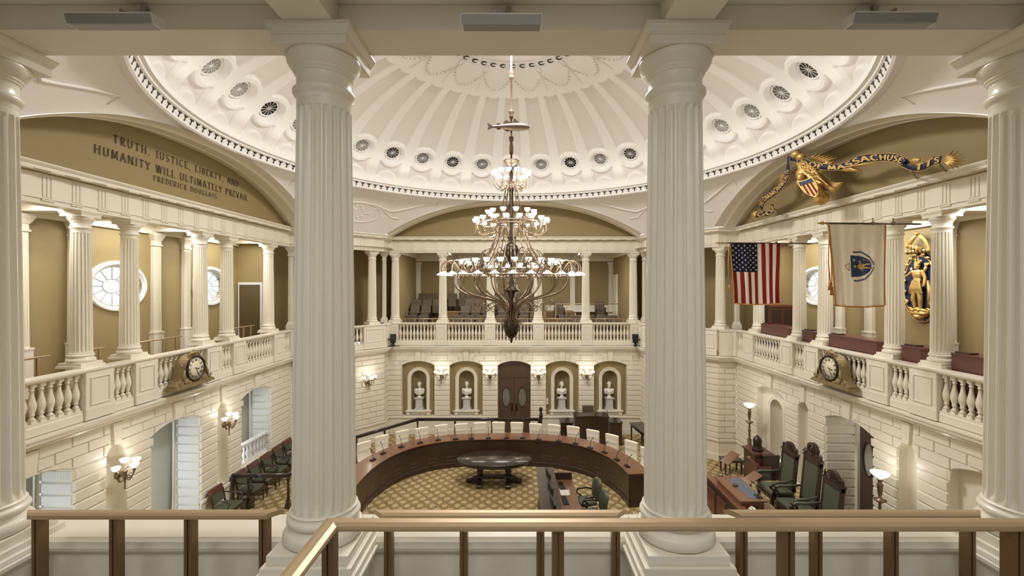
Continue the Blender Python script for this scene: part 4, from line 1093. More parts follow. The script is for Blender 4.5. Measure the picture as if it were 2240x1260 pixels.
# ---------------------------------------------------------------- wall sconces
def make_sconce(label, loc, rz):
    t = thing('wall_sconce', label, 'wall lamp', loc, rz, 'branched wall sconces')
    mb = MB(); mb.ball((0,-.035,.0), (.09,.045,.09), 14); mb.tube([(0,-.03,0),(0,-.10,.0),(0,-.16,.0)], [.03,.02,.03], 8); mb.build('back_plate', M['bronze'], t)
    mb = MB(); mb.lathe([(0,-.30),(.016,-.285),(.008,-.27),(.014,-.25),(.010,-.2),(.026,-.06),(.04,0),(.03,.03),(.042,.06),(.05,.085),(.03,.1)], c=(0,-.17,0), n=14); mb.build('stem', M['bronze'], t)
    for k, (x, y, z) in enumerate(((-.24,-.20,.18),(.24,-.20,.18),(0,-.36,.16),(0,-.16,.26))):
        if k < 3:
            dx, dy = x, y+.17; pts = []
            for i in range(11):
                q = i/10; pts.append((dx*q, -.17+dy*q, -.02-.09*sin(pi*q)+.12*q**3))
            mb = MB(); mb.tube(pts, [.013]*11, 6)
            mb.tube([(dx*.45+.035*cos(a)*(1 if dx else 0), -.17+dy*.45+(.035*cos(a) if not dx else 0), -.03+.035*sin(a)) for a in [radians(30*i) for i in range(10)]], .007, 5)
            mb.lathe([(.012,0),(.03,.03),(.022,.05),(.036,.07)], c=(x, y, z-.085), n=12); ar = mb.build('arm', M['bronze'], t)
        MB().lathe([(.025,-.03),(.05,-.015),(.072,.02),(.080,.055),(.076,.058),(.066,.022),(.04,-.005),(.0,-.01)], c=(x, y, z+.02), n=20).build('shade', M['globe'], ar if k < 3 else t)
    return t
scs = [('back', -3.105, 0, 'wall sconce between the two busts nearest the window side'), ('back', -1.035, 0, 'wall sconce beside the brown double door, window side'), ('back', 1.035, 0, 'wall sconce beside the brown double door, flag side'), ('back', 3.105, 0, 'wall sconce between the two busts nearest the flag side'),
       ('left', NCX[0], pi/2, 'large wall sconce between the two nearer window recesses'), ('left', NCX[1], pi/2, 'wall sconce between the two farther window recesses')]
sc0 = None
def put_sconce(loc, rz, lab, n):
    global sc0
    if sc0 is None: sc0 = make_sconce(lab, loc, rz)
    else: dup(sc0, loc, rz, lab)
    lamp('sconce_lamp', 'POINT', (loc[0]+n[0]*.24, loc[1]+n[1]*.24, loc[2]+.32), E_SCONCE, WARM, .04)
for nm, s, rz, lab in scs:
    p = FR[nm](s, WD-(.0 if nm == 'back' else -.0), 2.48); put_sconce(p, rz, 'bronze four-light '+lab, (0,-1) if nm == 'back' else (1, 0))
for sx, lab in ((-1, 'bronze four-light wall sconce on the canted corner, window side'), (1, 'bronze four-light wall sconce on the canted corner, half hidden by the front column')):
    f, h = diag(sx, 1); p = f(.75 if True else 0, -.0, 2.5); nn = Vector(f(0,-1,0))-Vector(f(0,0,0)); put_sconce(p, atan2(nn.y, nn.x)+pi/2, lab, (nn.x, nn.y))

# ---------------------------------------------------------------- clocks on the balustrades
def make_clock(label, loc, rz):
    t = thing('wall_clock', label, 'clock', loc, rz, 'gilt clocks on the side balustrades')     # local: x along, -y out to the room
    f = lambda a, b, c: (a, -c, b)
    out = [(.60,0),(.60,.05),(.56,.06),(.50,.08),(.44,.13),(.40,.20),(.375,.29),(.355,.38)]+[(.355*cos(radians(a)), .37+.335*sin(radians(a))) for a in (15,30,45,60,75)]
    poly = out+[(0,.712)]+[(-x, z) for x, z in reversed(out)]
    mb = MB(); mb.prism(poly, 0, .24, f, .01); mb.build('case', M['clockcase'], t)
    mb = MB(); mb.box(-.64,-.28,-.04,.64,0,.0); mb.box(-.61,-.26,0,.61,0,.04); mb.box(-.62,-.2,-.075,.62,0,-.04); mb.build('shelf', M['clockcase'], t)
    mb = MB()
    for g in (-1, 1):
        mb.tube([(g*(.49+.055*cos(a)*(1-i*.05)), -.25, .10+.055*sin(a)*(1-i*.05)) for i, a in enumerate([radians(30*j) for j in range(14)])], .016, 6)
        mb.tube([(g*.42,-.25,.14),(g*.39,-.26,.24),(g*.36,-.25,.38)], [.02,.032,.02], 6); mb.tube([(g*.37,-.22,.44),(g*.40,-.2,.48),(g*.37,-.2,.52)], .02, 6)
        mb.ball((g*.28,-.25,.10), (.09,.02,.07), 10); mb.ball((g*.16,-.25,.06), (.06,.02,.04), 8)
    mb.ball((0,-.2,.74), (.11,.06,.055), 12); mb.ball((0,-.2,.79), (.035,.035,.035), 8); mb.tube([(-.19,-.2,.68),(-.09,-.22,.74),(0,-.22,.72),(.09,-.22,.74),(.19,-.2,.68)], .022, 6)
    n = 40
    for i in range(n):
        a = 2*pi*i/n; mb.ball((.325*cos(a), -.245, .36+.325*sin(a)), .012, 6)
    mb.build('ornament', M['clockcase'], t)
    C = (0, -.24, .36); R = Rx(pi/2)
    MB().lathe([(.27,0),(.27,.03),(.29,.05),(.305,.03),(.31,0)], c=C, n=48, M=R).build('bezel', M['bronzedark'], t)
    dl = MB().lathe([(0,0),(.272,0),(.272,.012),(0,.012)], c=C, n=48, M=R).build('dial', M['clockface'], t)
    mb = MB()
    for k, s in enumerate(['XII','I','II','III','IIII','V','VI','VII','VIII','IX','X','XI']):
        a = radians(90-30*k); cx, cz = .205*cos(a), .36+.205*sin(a); ux, uz = cos(a-pi/2), sin(a-pi/2); vx, vz = cos(a), sin(a)
        text(mb, s, lambda u, v, w_: (cx+ux*u+vx*(v-.03), -.2525-w_, cz+uz*u+vz*(v-.03)), .062, .002, sp=.06, thick=.2, thin=.08)
    mb.build('numerals', M['black'], dl)
    for nm, ang, L_, w_ in (('hour_hand', 102, .125, .014), ('minute_hand', 150, .20, .009)):
        a = radians(90-ang); ux, uz = cos(a), sin(a); mb = MB()
        mb.prism([(-.04,-w_*.5),(L_*.6,-w_*.6),(L_*.75,-w_*1.4),(L_,0),(L_*.75,w_*1.4),(L_*.6,w_*.6),(-.04,w_*.5)], 0, .003, lambda p,q,r: (ux*p-uz*q, -.256-r-(.003 if L_ > .15 else 0), .36+uz*p+ux*q)); mb.build(nm, M['black'], dl)
    return t
k0 = make_clock('gilt framed clock on the balustrade of the window side gallery', (-7.92, ZC+SO, 4.0), pi/2)
dup(k0, (7.92, ZC+SO, 4.0), -pi/2, 'gilt framed clock on the balustrade below the flags')

# ---------------------------------------------------------------- chandelier and the fish
CX, CY = -.03, ZC
def cz(y): return EYE-(y-626)*ZC/FPX      # height of a picture row at the chandelier's distance
t = thing('chandelier', 'huge branched bronze chandelier with tiers of lit glass shades', 'chandelier', (CX, CY, cz(752)))
Z0 = cz(752); ZZ = lambda y: cz(y)-Z0
u_ = ZC/FPX
mb = MB()
mb.lathe([(.02,ZZ(355)),(.022,ZZ(340)),(.045,ZZ(335)),(.05,ZZ(322)),(.03,ZZ(312)),(.055,ZZ(306)),(.06,ZZ(300)),(.025,ZZ(297)),(.022,ZZ(262)),(.05,ZZ(258)),(.05,ZZ(252)),(.03,ZZ(250)),(.07,ZZ(246)),(.03,ZZ(242)),(.022,ZZ(240)),(.022,ZZ(176)),(.05,ZZ(172)),(.05,ZZ(166)),(.03,ZZ(163)),(.07,ZZ(159)),(.03,ZZ(155)),(.022,ZZ(152)),(.022,cz(626)-Z0+6.4)], n=16)
mb.build('hanging_rod', M['rodm'], t)
MB().lathe([(.02,ZZ(364)),(.06,ZZ(362)),(.19,ZZ(354)),(.20,ZZ(352)),(.10,ZZ(353)),(.03,ZZ(350))], n=32).build('ceiling_dish', M['bronze'], t)
mb = MB(); mb.lathe([(.03,ZZ(372)),(.05,ZZ(380)),(.04,ZZ(400)),(.065,ZZ(410)),(.05,ZZ(420)),(.05,ZZ(445)),(.07,ZZ(450)),(.04,ZZ(455)),(.045,ZZ(500)),(.06,ZZ(505)),(.06,ZZ(515)),(.13,ZZ(519)),(.08,ZZ(523)),(.06,ZZ(530)),(.15,ZZ(536)),(.19,ZZ(546)),(.195,ZZ(549)),(.17,ZZ(560)),(.11,ZZ(566)),(.05,ZZ(580)),(.05,ZZ(610)),(.09,ZZ(614)),(.07,ZZ(620)),(.09,ZZ(628)),(.20,ZZ(634)),(.20,ZZ(636)),(.10,ZZ(640)),(.08,ZZ(648)),(.05,ZZ(655)),(.06,ZZ(670)),(.05,ZZ(700))][::-1], n=28); mb.build('centre_stem', M['bronzedark'], t)
mb = MB(); mb.lathe([(0,ZZ(751)),(.02,ZZ(749)),(.035,ZZ(745)),(.02,ZZ(742)),(.03,ZZ(740)),(.09,ZZ(737)),(.145,ZZ(731)),(.178,ZZ(724)),(.19,ZZ(718)),(.198,ZZ(716)),(.198,ZZ(713)),(.18,ZZ(711)),(.17,ZZ(706)),(.10,ZZ(700)),(.0,ZZ(698))], n=32); mb.build('bottom_urn', M['bronzedark'], t)
def smooth_pts(P, n=5):       # Catmull-Rom through (r, z) points
    out = []; Q = [P[0]]+P+[P[-1]]
    for i in range(1, len(Q)-2):
        for k in range(n):
            s = k/n; a, b, c, d = Q[i-1], Q[i], Q[i+1], Q[i+2]
            out.append(tuple(.5*((2*b[j])+(-a[j]+c[j])*s+(2*a[j]-5*b[j]+4*c[j]-d[j])*s*s+(-a[j]+3*b[j]-3*c[j]+d[j])*s**3) for j in (0, 1)))
    out.append(P[-1]); return out
def ring(name, n, prof_pts, rad, ph=0, mt=None, extra=None, nseg=6):
    mb = MB(); pts = smooth_pts(prof_pts)
    mb.tube([(r, 0, z) for r, z in pts], rad if isinstance(rad, float) else [rad[0]+(rad[1]-rad[0])*i/(len(pts)-1) for i in range(len(pts))], nseg)
    if extra: extra(mb)
    o = mb.build(name, mt or M['bronze'], t); o.rotation_euler = (0, 0, ph)
    for i in range(1, n): pdup(o, rot=(0, 0, ph+2*pi*i/n))
def cups(n, r, y, s=1.0, ph=0, down=False):
    z = ZZ(y)
    if down: pr = [(.012,.045),(.03,.04),(.045,.02),(.085,0),(.118,-.025),(.113,-.028),(.075,-.012),(.0,.0)]
    else: pr = [(.018,-.05*s),(.04*s,-.04*s),(.062*s,0),(.068*s,.035*s),(.063*s,.035*s),(.05*s,0),(.02,-.03*s),(0,-.032*s)]
    o = MB().lathe(pr, c=(r, 0, z), n=16).build('glass_shade', M['shade'], t); o.rotation_euler = (0, 0, ph)
    for i in range(1, n): pdup(o, rot=(0, 0, ph+2*pi*i/n))
# tier 1
def cupholder(r, y): return lambda mb: mb.lathe([(.008,0),(.024,.02),(.014,.035),(.022,.05)], c=(r, 0, ZZ(y)), n=8)
ring('scroll_arm', 14, [(.06,ZZ(398)),(.14,ZZ(410)),(.26,ZZ(416)),(.40,ZZ(408)),(.44,ZZ(394)),(.44,ZZ(384))], .010, .1, extra=cupholder(.44, 387))
cups(14, .44, 380, 1, .1); ring('upper_arm', 8, [(.07,ZZ(400)),(.18,ZZ(392)),(.30,ZZ(404)),(.27,ZZ(412)),(.22,ZZ(406))], .008, .3)
ring('suspension_rod', 10, [(.13,ZZ(408)),(.18,ZZ(430)),(.30,ZZ(485))], .010, .3)
for r_, y_ in ((.28,410),(.78,489),(.36,490),(.95,590),(1.40,602)): MB().tube([(r_*cos(2*pi*i/64), r_*sin(2*pi*i/64), ZZ(y_)) for i in range(65)], .015, 6).build('tier_ring', M['bronze'], t)
# tier 2
ring('scroll_arm', 18, [(.34,ZZ(492)),(.45,ZZ(508)),(.66,ZZ(515)),(.84,ZZ(508)),(.89,ZZ(495)),(.89,ZZ(488))], .011, .05, extra=cupholder(.89, 491))
cups(18, .89, 483, 1.1, .05)
ring('scroll_arm', 12, [(.30,ZZ(490)),(.42,ZZ(478)),(.56,ZZ(486)),(.60,ZZ(476)),(.58,ZZ(469))], .010, .2, extra=cupholder(.58, 473)); cups(12, .58, 465, 1.1, .2)
ring('drop_pendant', 18, [(.89,ZZ(497)),(.89,ZZ(510)),(.89,ZZ(516))], (.012, .004), .05)
ring('suspension_rod', 16, [(.34,ZZ(492)),(.40,ZZ(520)),(.62,ZZ(560)),(.95,ZZ(590))], .012, .15)
ring('inner_scroll', 12, [(.25,ZZ(575)),(.42,ZZ(548)),(.62,ZZ(546)),(.78,ZZ(560)),(.70,ZZ(572)),(.60,ZZ(562))], .012, .0)
# tier 3: upright cups, outer hanging shades
ring('scroll_arm', 24, [(.95,ZZ(590)),(1.05,ZZ(604)),(1.17,ZZ(600)),(1.22,ZZ(585)),(1.22,ZZ(578))], .010, .07, extra=cupholder(1.22, 582)); cups(24, 1.22, 573, 1.15, .07)
ring('goose_arm', 28, [(1.22,ZZ(606)),(1.36,ZZ(590)),(1.50,ZZ(575)),(1.64,ZZ(576)),(1.71,ZZ(586)),(1.71,ZZ(596))], .013, .03); cups(28, 1.71, 600, 1, .03, True)
ring('inner_scroll', 14, [(.95,ZZ(590)),(.80,ZZ(606)),(.62,ZZ(602)),(.58,ZZ(590)),(.66,ZZ(584))], .010, .1); cups(14, .62, 585, .9, .1)
ring('drop_pendant', 14, [(1.30,ZZ(604)),(1.30,ZZ(614)),(1.30,ZZ(622))], (.03, .006), .1)
# great arms
ring('main_arm', 14, [(.09,ZZ(704)),(.11,ZZ(690)),(.20,ZZ(674)),(.42,ZZ(659)),(.80,ZZ(650)),(1.15,ZZ(641)),(1.36,ZZ(627)),(1.43,ZZ(612)),(1.40,ZZ(602))], (.020, .022), .12, nseg=8)
ring('inner_arm', 10, [(.08,ZZ(704)),(.09,ZZ(688)),(.16,ZZ(670)),(.36,ZZ(654)),(.60,ZZ(640)),(.74,ZZ(622)),(.78,ZZ(604)),(.90,ZZ(592))], (.016, .016), .3, nseg=7)
def spiral(mb, c, z, r, g=1):
    mb.tube([(c+g*r*(1-i/26)*cos(radians(24*i)), 0, z+r*(1-i/26)*sin(radians(24*i))) for i in range(22)], .008, 5)
def ex1(mb): spiral(mb, .86, ZZ(672), .15); spiral(mb, .62, ZZ(676), .09, -1); spiral(mb, 1.05, ZZ(662), .08)
ring('scroll_ornament', 10, [(.45,ZZ(661)),(.58,ZZ(666)),(.72,ZZ(672))], .009, .2, extra=ex1)
def ex2(mb): spiral(mb, .22, ZZ(707), .075); spiral(mb, .15, ZZ(701), .05, -1)
ring('scroll_ornament', 10, [(.10,ZZ(712)),(.15,ZZ(716)),(.2,ZZ(712))], .009, .1, extra=ex2)
ring('inner_scroll', 10, [(.06,ZZ(664)),(.12,ZZ(656)),(.22,ZZ(655)),(.30,ZZ(661)),(.27,ZZ(668))], .008, .0)

fish = mat('painted_codfish', (82,60,42), .5, var=.3, vscale=30, rgb2=(62,46,32), coat=.1); belly = mat('pale_fish_belly', (136,112,84), .45, var=.1)
t = thing('carved_codfish', 'carved wooden codfish hanging on the chandelier rod', 'carved fish', (CX-.06, CY-.08, cz(280)))
sec = [(-.40,.022,.028,.0),(-.33,.026,.032,.0),(-.2,.042,.052,.002),(-.05,.060,.076,.0),(.10,.074,.094,-.003),(.24,.078,.098,-.005),(.36,.070,.090,-.005),(.44,.052,.062,-.008),(.49,.032,.036,-.012),(.51,.008,.010,-.014)]
rows = [[(x, w_*cos(a), z+h*sin(a)) for a in [2*pi*i/20 for i in range(20)]] for x, w_, h, z in sec]
mb = MB(); mb.grid(rows, closed=True); mb.build('body', fish, t, subsurf=1)
rows = [[(x, w_*1.02*cos(a), z+h*1.02*sin(a)) for a in [pi+pi*.12+pi*.76*i/8 for i in range(9)]] for x, w_, h, z in sec[2:-1]]
mb = MB(); mb.grid(rows); mb.build('belly', belly, t)
def fin(name, poly, th=.006): MB().prism(poly, -th, th, lambda a, b, c: (a, c, b)).build(name, fish, t)
fin('tail_fin', [(-.38,.02),(-.50,.085),(-.53,.09),(-.50,0),(-.53,-.075),(-.50,-.07),(-.38,-.02)])
fin('dorsal_fin', [(-.28,.035),(-.31,.075),(-.26,.095),(-.15,.05)]); fin('dorsal_fin', [(-.15,.05),(-.12,.125),(-.06,.165),(.03,.12),(.05,.08)]); fin('dorsal_fin', [(.09,.09),(.12,.20),(.15,.205),(.26,.10)])
fin('anal_fin', [(-.29,-.035),(-.30,-.06),(-.26,-.07),(-.16,-.05)]); fin('anal_fin', [(-.12,-.06),(-.08,-.10),(-.04,-.12),(.04,-.09)])
MB().prism([(.20,-.02),(.13,-.05),(.14,.01)], -.105, -.085, lambda a, b, c: (a, c, b)).build('pectoral_fin', fish, t)
mb = MB(); mb.ball((.42,-.048,.018), .012, 10); mb.ball((.42,.048,.018), .012, 10); mb.build('eye', M['black'], t)
fin('barbel', [(.47,-.05),(.46,-.085),(.475,-.085),(.485,-.05)], .003)
MB().tube([(.06,0,.08),(.06,.08,.10)], .008, 6).build('mount', M['bronzedark'], t)
# ---------------------------------------------------------------- horseshoe desk
DCX, DCY, DRX, DRY, DN = -.45, 11.65, 3.82, 4.02, 2.8
def desk_pt(a, off=0):
    c, s = cos(a), sin(a); x = DRX*abs(c)**(2/DN)*(1 if c > 0 else -1); y = DRY*abs(s)**(2/DN)
    nx = abs(x/DRX)**(DN-1)/DRX*(1 if x > 0 else -1); ny = abs(y/DRY)**(DN-1)/DRY; n = nrm2((nx, ny))
    return (DCX+x+n[0]*off, DCY+y+n[1]*off), n
def desk_path(off=0, n=72):
    pts = [desk_pt(.16+(pi-.16)*i/n, 0)[0] for i in range(n+1)]
    # even spacing
    L = [0]
    for a, b in zip(pts, pts[1:]): L.append(L[-1]+math.hypot(a[0]-b[0], a[1]-b[1]))
    out = []; k = 0
    for i in range(n+1):
        d = L[-1]*i/n
        while k < len(L)-2 and L[k+1] < d: k += 1
        f = (d-L[k])/(L[k+1]-L[k]); out.append((pts[k][0]+(pts[k+1][0]-pts[k][0])*f, pts[k][1]+(pts[k+1][1]-pts[k][1])*f))
    out.append((out[-1][0]-.02, DCY-.8)); return out
DP = desk_path()
t = thing('horseshoe_desk', 'long curved mahogany desk bending round the carpeted floor', 'desk', (0, 0, 0))
# travelling counter-clockwise: left is inside, so negative offsets lead away from the middle
MB().sweep([(.03,.925),(.035,.94),(.03,.955),(-.62,.955),(-.63,.94),(-.62,.925),(.03,.925)], DP).build('desk_top', M['woodtop'], t)
MB().sweep([(0,.16),(0,.925),(-.04,.925),(-.04,.16),(0,.16)], DP).sweep([(-.04,.12),(-.05,.0),(-.1,.0),(-.1,.16),(-.04,.16)], DP).build('front_panel', M['wood'], t)
MB().sweep([(.02,.12),(.025,.15),(.01,.18),(-.0,.18),(-.0,.0),(.015,.0),(.02,.12)], DP).build('plinth', M['wood'], t)
mb = MB()
for i in range(3, 72, 4):
    a, b = DP[i], DP[i+1]; d = nrm2((b[0]-a[0], b[1]-a[1])); n = (-d[1], d[0])
    f = lambda u, v, w_: (a[0]+d[0]*u+n[0]*(w_+.002), a[1]+d[1]*u+n[1]*(w_+.002), v)
    for z0, z1, u0, u1 in ((.26,.27,-.17,.17),(.40,.41,-.17,.17),(.26,.41,-.17,-.16),(.26,.41,.16,.17)): mb.prism([(u0,z0),(u1,z0),(u1,z1),(u0,z1)], 0, .006, f)
mb.build('vent_grilles', mat('worn_grille_frames', (120,94,74), .5), t)
MB().box(3.28-.0, 12.22, .0, 3.92, 12.27, .925).box(3.27, 12.20, 0, 3.94, 12.29, .12).build('end_panel', M['wood'], t) if False else None
p0_, n0_ = DP[0], None
d_ = nrm2((DP[1][0]-DP[0][0], DP[1][1]-DP[0][1])); nn_ = (d_[1], -d_[0])
f = lambda u, v, w_: (DP[0][0]+nn_[0]*u-d_[0]*w_, DP[0][1]+nn_[1]*u-d_[1]*w_, v)
MB().prism([(0,0),(.6,0),(.6,.925),(0,.925)], -.04, .0, f).prism([(-.01,0),(.61,0),(.61,.15),(-.01,.15)], 0, .015, f).build('end_panel', M['wood'], t)

# ivory chairs behind it
def make_chair():
    t = thing('senate_chair', '', 'chair', (0,0,0), 0, 'ivory leather chairs behind the horseshoe desk')      # faces -y
    mb = MB(); mb.box(-.25,-.26,.42,.25,.22,.52); mb.build('seat', M['leather'], t, bevel=.035)
    rows = []
    for i in range(13):
        q = i/12; z = .50+.70*q; w_ = .25-.018*sin(pi*q)+.006*q; y = .24+.055*sin(pi*q*1.3)+.12*q; th = .055+.02*sin(pi*min(1, q*1.1)); r = []
        for j in range(16):
            a = 2*pi*j/16; ca, sa = cos(a), sin(a)
            r.append((w_*abs(ca)**.3*(1 if ca > 0 else -1), y+th*abs(sa)**.6*(1 if sa > 0 else -1)-(.02 if .62 < q < .75 and sa < 0 else 0), z))
        rows.append(r)
    cap = [(p[0]*.9, p[1], rows[-1][0][2]+.02) for p in rows[-1]]
    mb = MB(); mb.grid(rows+[cap], closed=True); b = len(mb.v); mb.f.append(tuple(range(b-16, b))); mb.sm.append(True); mb.f.append(tuple(reversed(range(16)))); mb.sm.append(False)
    mb.build('backrest', M['leather'], t, subsurf=1)
    for g in (-1, 1):
        mb = MB(); mb.tube([(g*.25,.24,.66),(g*.275,.1,.70),(g*.275,-.14,.70),(g*.27,-.2,.66),(g*.25,-.16,.48)], [.02,.03,.03,.025,.02], 8); mb.build('armrest', M['leather'], t)
    MB().lathe([(.03,.1),(.03,.42)], n=12).build('pedestal', M['alu'], t)
    mb = MB()
    for k in range(5):
        a = 2*pi*k/5; mb.tube([(0,0,.11),(.3*cos(a),.3*sin(a),.07)], [.03,.018], 6); mb.ball((.3*cos(a),.3*sin(a),.035), .035, 8)
    mb.build('castor_base', M['alu'], t)
    return t
chs = [(796,966),(835,952),(879.5,941),(922.6,934.6),(964.7,928.6),(1009,926),(1050,923.5),(1090.5,922.5),(1130.7,923),(1171.7,925.7),(1212,928),(1254,932),(1297,940),(1339,950),(1381,964),(1416,980)]
c0_ = None
for k, (x, y) in enumerate(chs):
    p = px(x, y, Z=1.22); dx, dy = p.x-DCX, p.y-12.0; rz = atan2(dx*.75, -dy)   # faces the middle
    ang = atan2(dy, dx)-pi/2; ang *= .8
    r = Vector((cos(ang+pi/2), sin(ang+pi/2))); loc = (p.x-r.x*.33, p.y-r.y*.33, 0)
    lab = 'ivory leather swivel chair behind the horseshoe desk, %s from the window side' % NTH[k]
    if c0_ is None: c0_ = make_chair(); c0_.location = loc; c0_.rotation_euler = (0,0,ang); c0_['label'] = lab
    else: dup(c0_, loc, ang, lab)
    dlt = (.14, .0)
# microphones
mics = [(816,1000),(838,986),(878,972),(919,963),(958,957),(997,955),(1031,954),(1068,953),(1108,953),(1143,953),(1178,956),(1222,960),(1259,965),(1291,974),(1322,984),(1349,1000),(1372,1014)]
m0 = None
for k, (x, y) in enumerate(mics):
    p = px(x, y+6, Z=.96); lab = 'black gooseneck microphone on the horseshoe desk, %s from the window side' % NTH[k]; a = atan2(p.y-12.2, p.x-DCX)-pi/2
    if m0 is None:
        m0 = thing('desk_microphone', lab, 'microphone', p, a, 'microphones on the horseshoe desk')
        MB().box(-.09,-.06,0,.09,.06,.03).build('base', M['black'], m0, bevel=.006)
        MB().tube([(0,0,.03),(0,0,.12),(.01,.04,.24),(.02,.12,.32)], .008, 6).build('gooseneck', M['black'], m0)
        MB().tube([(.02,.12,.32),(.024,.15,.345)], .013, 8).build('capsule', M['black'], m0)
    else: dup(m0, p, a, lab)

# oval table
tc_ = px(1081, 1003, Z=.78); t = thing('oval_table', 'oval dark polished table on scrolled feet in the middle of the carpet', 'table', (tc_.x, tc_.y, 0))
mb = MB(); mb.lathe([(0,.74),(.93,.74),(.985,.75),(1.0,.765),(1.0,.785),(.985,.80),(0,.80)], n=72, sx=1.21, sy=.66); mb.build('table_top', M['woodblack'], t)
MB().lathe([(.9,.66),(.92,.66),(.92,.74),(.9,.74),(.9,.66)], n=64, sx=1.21, sy=.66).build('apron', M['woodblack'], t)
for g in (-1, 1):
    mb = MB(); mb.taper((g*.46,0), (.12,.12), (.10,.10), .16, .24); mb.lathe([(.10,.24),(.085,.3),(.105,.36),(.105,.50),(.09,.6),(.13,.66),(.13,.74)], c=(g*.46,0,0), n=16); mb.build('pillar', M['woodblack'], t)
    for h in (-1, 1):
        mb = MB(); mb.prism([(.05,.02),(.05,.20),(.16,.22),(.30,.14),(.40,.11),(.46,.13),(.50,.09),(.48,.02),(.40,0),(.34,.03)], -.07, .07, lambda a,b,c: (g*.46+c, h*a, b)); mb.tube([(g*.46-.08,h*.46,.07),(g*.46+.08,h*.46,.07)], .05, 12); mb.build('foot', M['woodblack'], t, bevel=.012)
    mb = MB(); mb.prism([(.05,.02),(.05,.20),(.16,.22),(.28,.14),(.36,.11),(.42,.13),(.45,.09),(.43,.02)], -.07, .07, lambda a,b,c: (g*(.46+a), c, b)); mb.build('foot', M['woodblack'], t, bevel=.012)
MB().box(-.38,-.06,.14,.38,.06,.26).build('stretcher', M['woodblack'], t, bevel=.015)

# clerks' desk
t = thing('clerk_desk', 'long dark clerks desk with high shelf, beside the oval table', 'desk', (1.2, 11.4, 0))
MB().box(-.53,-1.55,1.02,-.02,1.55,1.07).build('shelf_top', M['woodblack'], t, bevel=.008)
MB().box(-.46,-1.5,0,-.40,1.5,1.02).box(-.48,-1.52,0,-.38,1.52,.12).build('front_panel', M['wood'], t)
MB().box(-.40,-1.5,.72,.52,1.42,.76).build('work_top', M['woodtop'], t, bevel=.005)
for y in (-1.5, 1.42): MB().box(-.40,y,0,.50,y+.05,.95 if y > 0 else .72).build('end_panel', M['wood'], t)
for y in (-.5, .5): MB().box(-.38,y-.02,0,.42,y+.02,.72).build('divider', M['wood'], t)
for k, (y, lab) in enumerate(((1.0,'farther'),(.15,'middle'),(-.7,'nearer'))):
    q = thing('monitor', 'flat computer monitor on the clerks desk, the %s one' % lab, 'monitor', (.98, 11.4+y, .76), radians(8), 'monitors on the clerks desk')
    sc_ = MB().box(-.02,-.26,.10,.02,.26,.42).build('screen_case', M['black'], q, bevel=.008); MB().box(.021,-.24,.12,.023,.24,.40).build('screen', M['screen'], sc_)
    MB().box(-.02,-.03,0,.0,.03,.2).box(-.09,-.12,0,.09,.12,.012).build('stand', M['alu'], q)
    q = thing('keyboard', 'black keyboard on the clerks desk before the %s monitor' % lab, 'keyboard', (1.36, 11.4+y, .762), radians(4), 'keyboards on the clerks desk')
    mb = MB(); mb.box(-.075,-.22,0,.075,.22,.018); mb.build('case', M['black'], q, bevel=.004)
    mb = MB(); [mb.box(-.06+.024*i,-.205+.028*j,.018,-.042+.024*i,-.184+.028*j,.024) for i in range(5) for j in range(15)]; mb.build('keys', M['screen'], q)
q = thing('paper_tray', 'white paper tray with a form on the clerks desk', 'papers', (1.40, 11.99, .762)); MB().box(-.12,-.16,0,.12,.16,.01).box(-.13,-.17,.0,-.12,.17,.04).box(.12,-.17,0,.13,.17,.04).build('tray', M['paper'], q)
# green swivel chairs
def make_green(lab, loc, rz):
    t = thing('swivel_chair', lab, 'chair', loc, rz, 'green swivel chairs')         # faces -y
    MB().box(-.25,-.25,.42,.25,.22,.52).build('seat', M['green'], t, bevel=.04)
    rows = []
    for i in range(11):
        q = i/10; z = .52+.55*q; w_ = (.24+.02*sin(pi*q))*sqrt(max(.15, 1-(max(0, q-.72)/.3)**2)); y = .25+.08*q-.03*sin(pi*q); r = []
        for j in range(14):
            a = 2*pi*j/14; ca, sa = cos(a), sin(a); r.append((w_*abs(ca)**.5*(1 if ca > 0 else -1), y+.045*abs(sa)**.7*(1 if sa > 0 else -1)+.05*ca*ca, z))
        rows.append(r)
    mb = MB(); mb.grid(rows, closed=True); b = len(mb.v); mb.f.append(tuple(range(b-14, b))); mb.sm.append(True); mb.f.append(tuple(reversed(range(14)))); mb.sm.append(True); mb.build('backrest', M['green'], t, subsurf=1)
    for g in (-1, 1): MB().tube([(g*.26,.26,.66),(g*.29,.1,.70),(g*.29,-.15,.69),(g*.27,-.18,.60),(g*.22,-.05,.50)], [.02,.03,.03,.022,.02], 8).build('armrest', M['woodblack'], t)
    MB().lathe([(.035,.1),(.035,.42)], n=12).build('pedestal', M['black'], t)
    mb = MB()
    for k in range(5):
        a = 2*pi*k/5; mb.tube([(0,0,.12),(.29*cos(a),.29*sin(a),.07)], [.035,.02], 6); mb.ball((.29*cos(a),.29*sin(a),.035), .035, 8)
    mb.build('castor_base', M['woodblack'], t); return t
g0 = make_green('green leather swivel chair at the clerks desk, the farther one', (2.02, 12.15, 0), -pi/2+.25)
dup(g0, (2.06, 11.45, 0), -pi/2+.15, 'green leather swivel chair at the clerks desk, the nearer one')

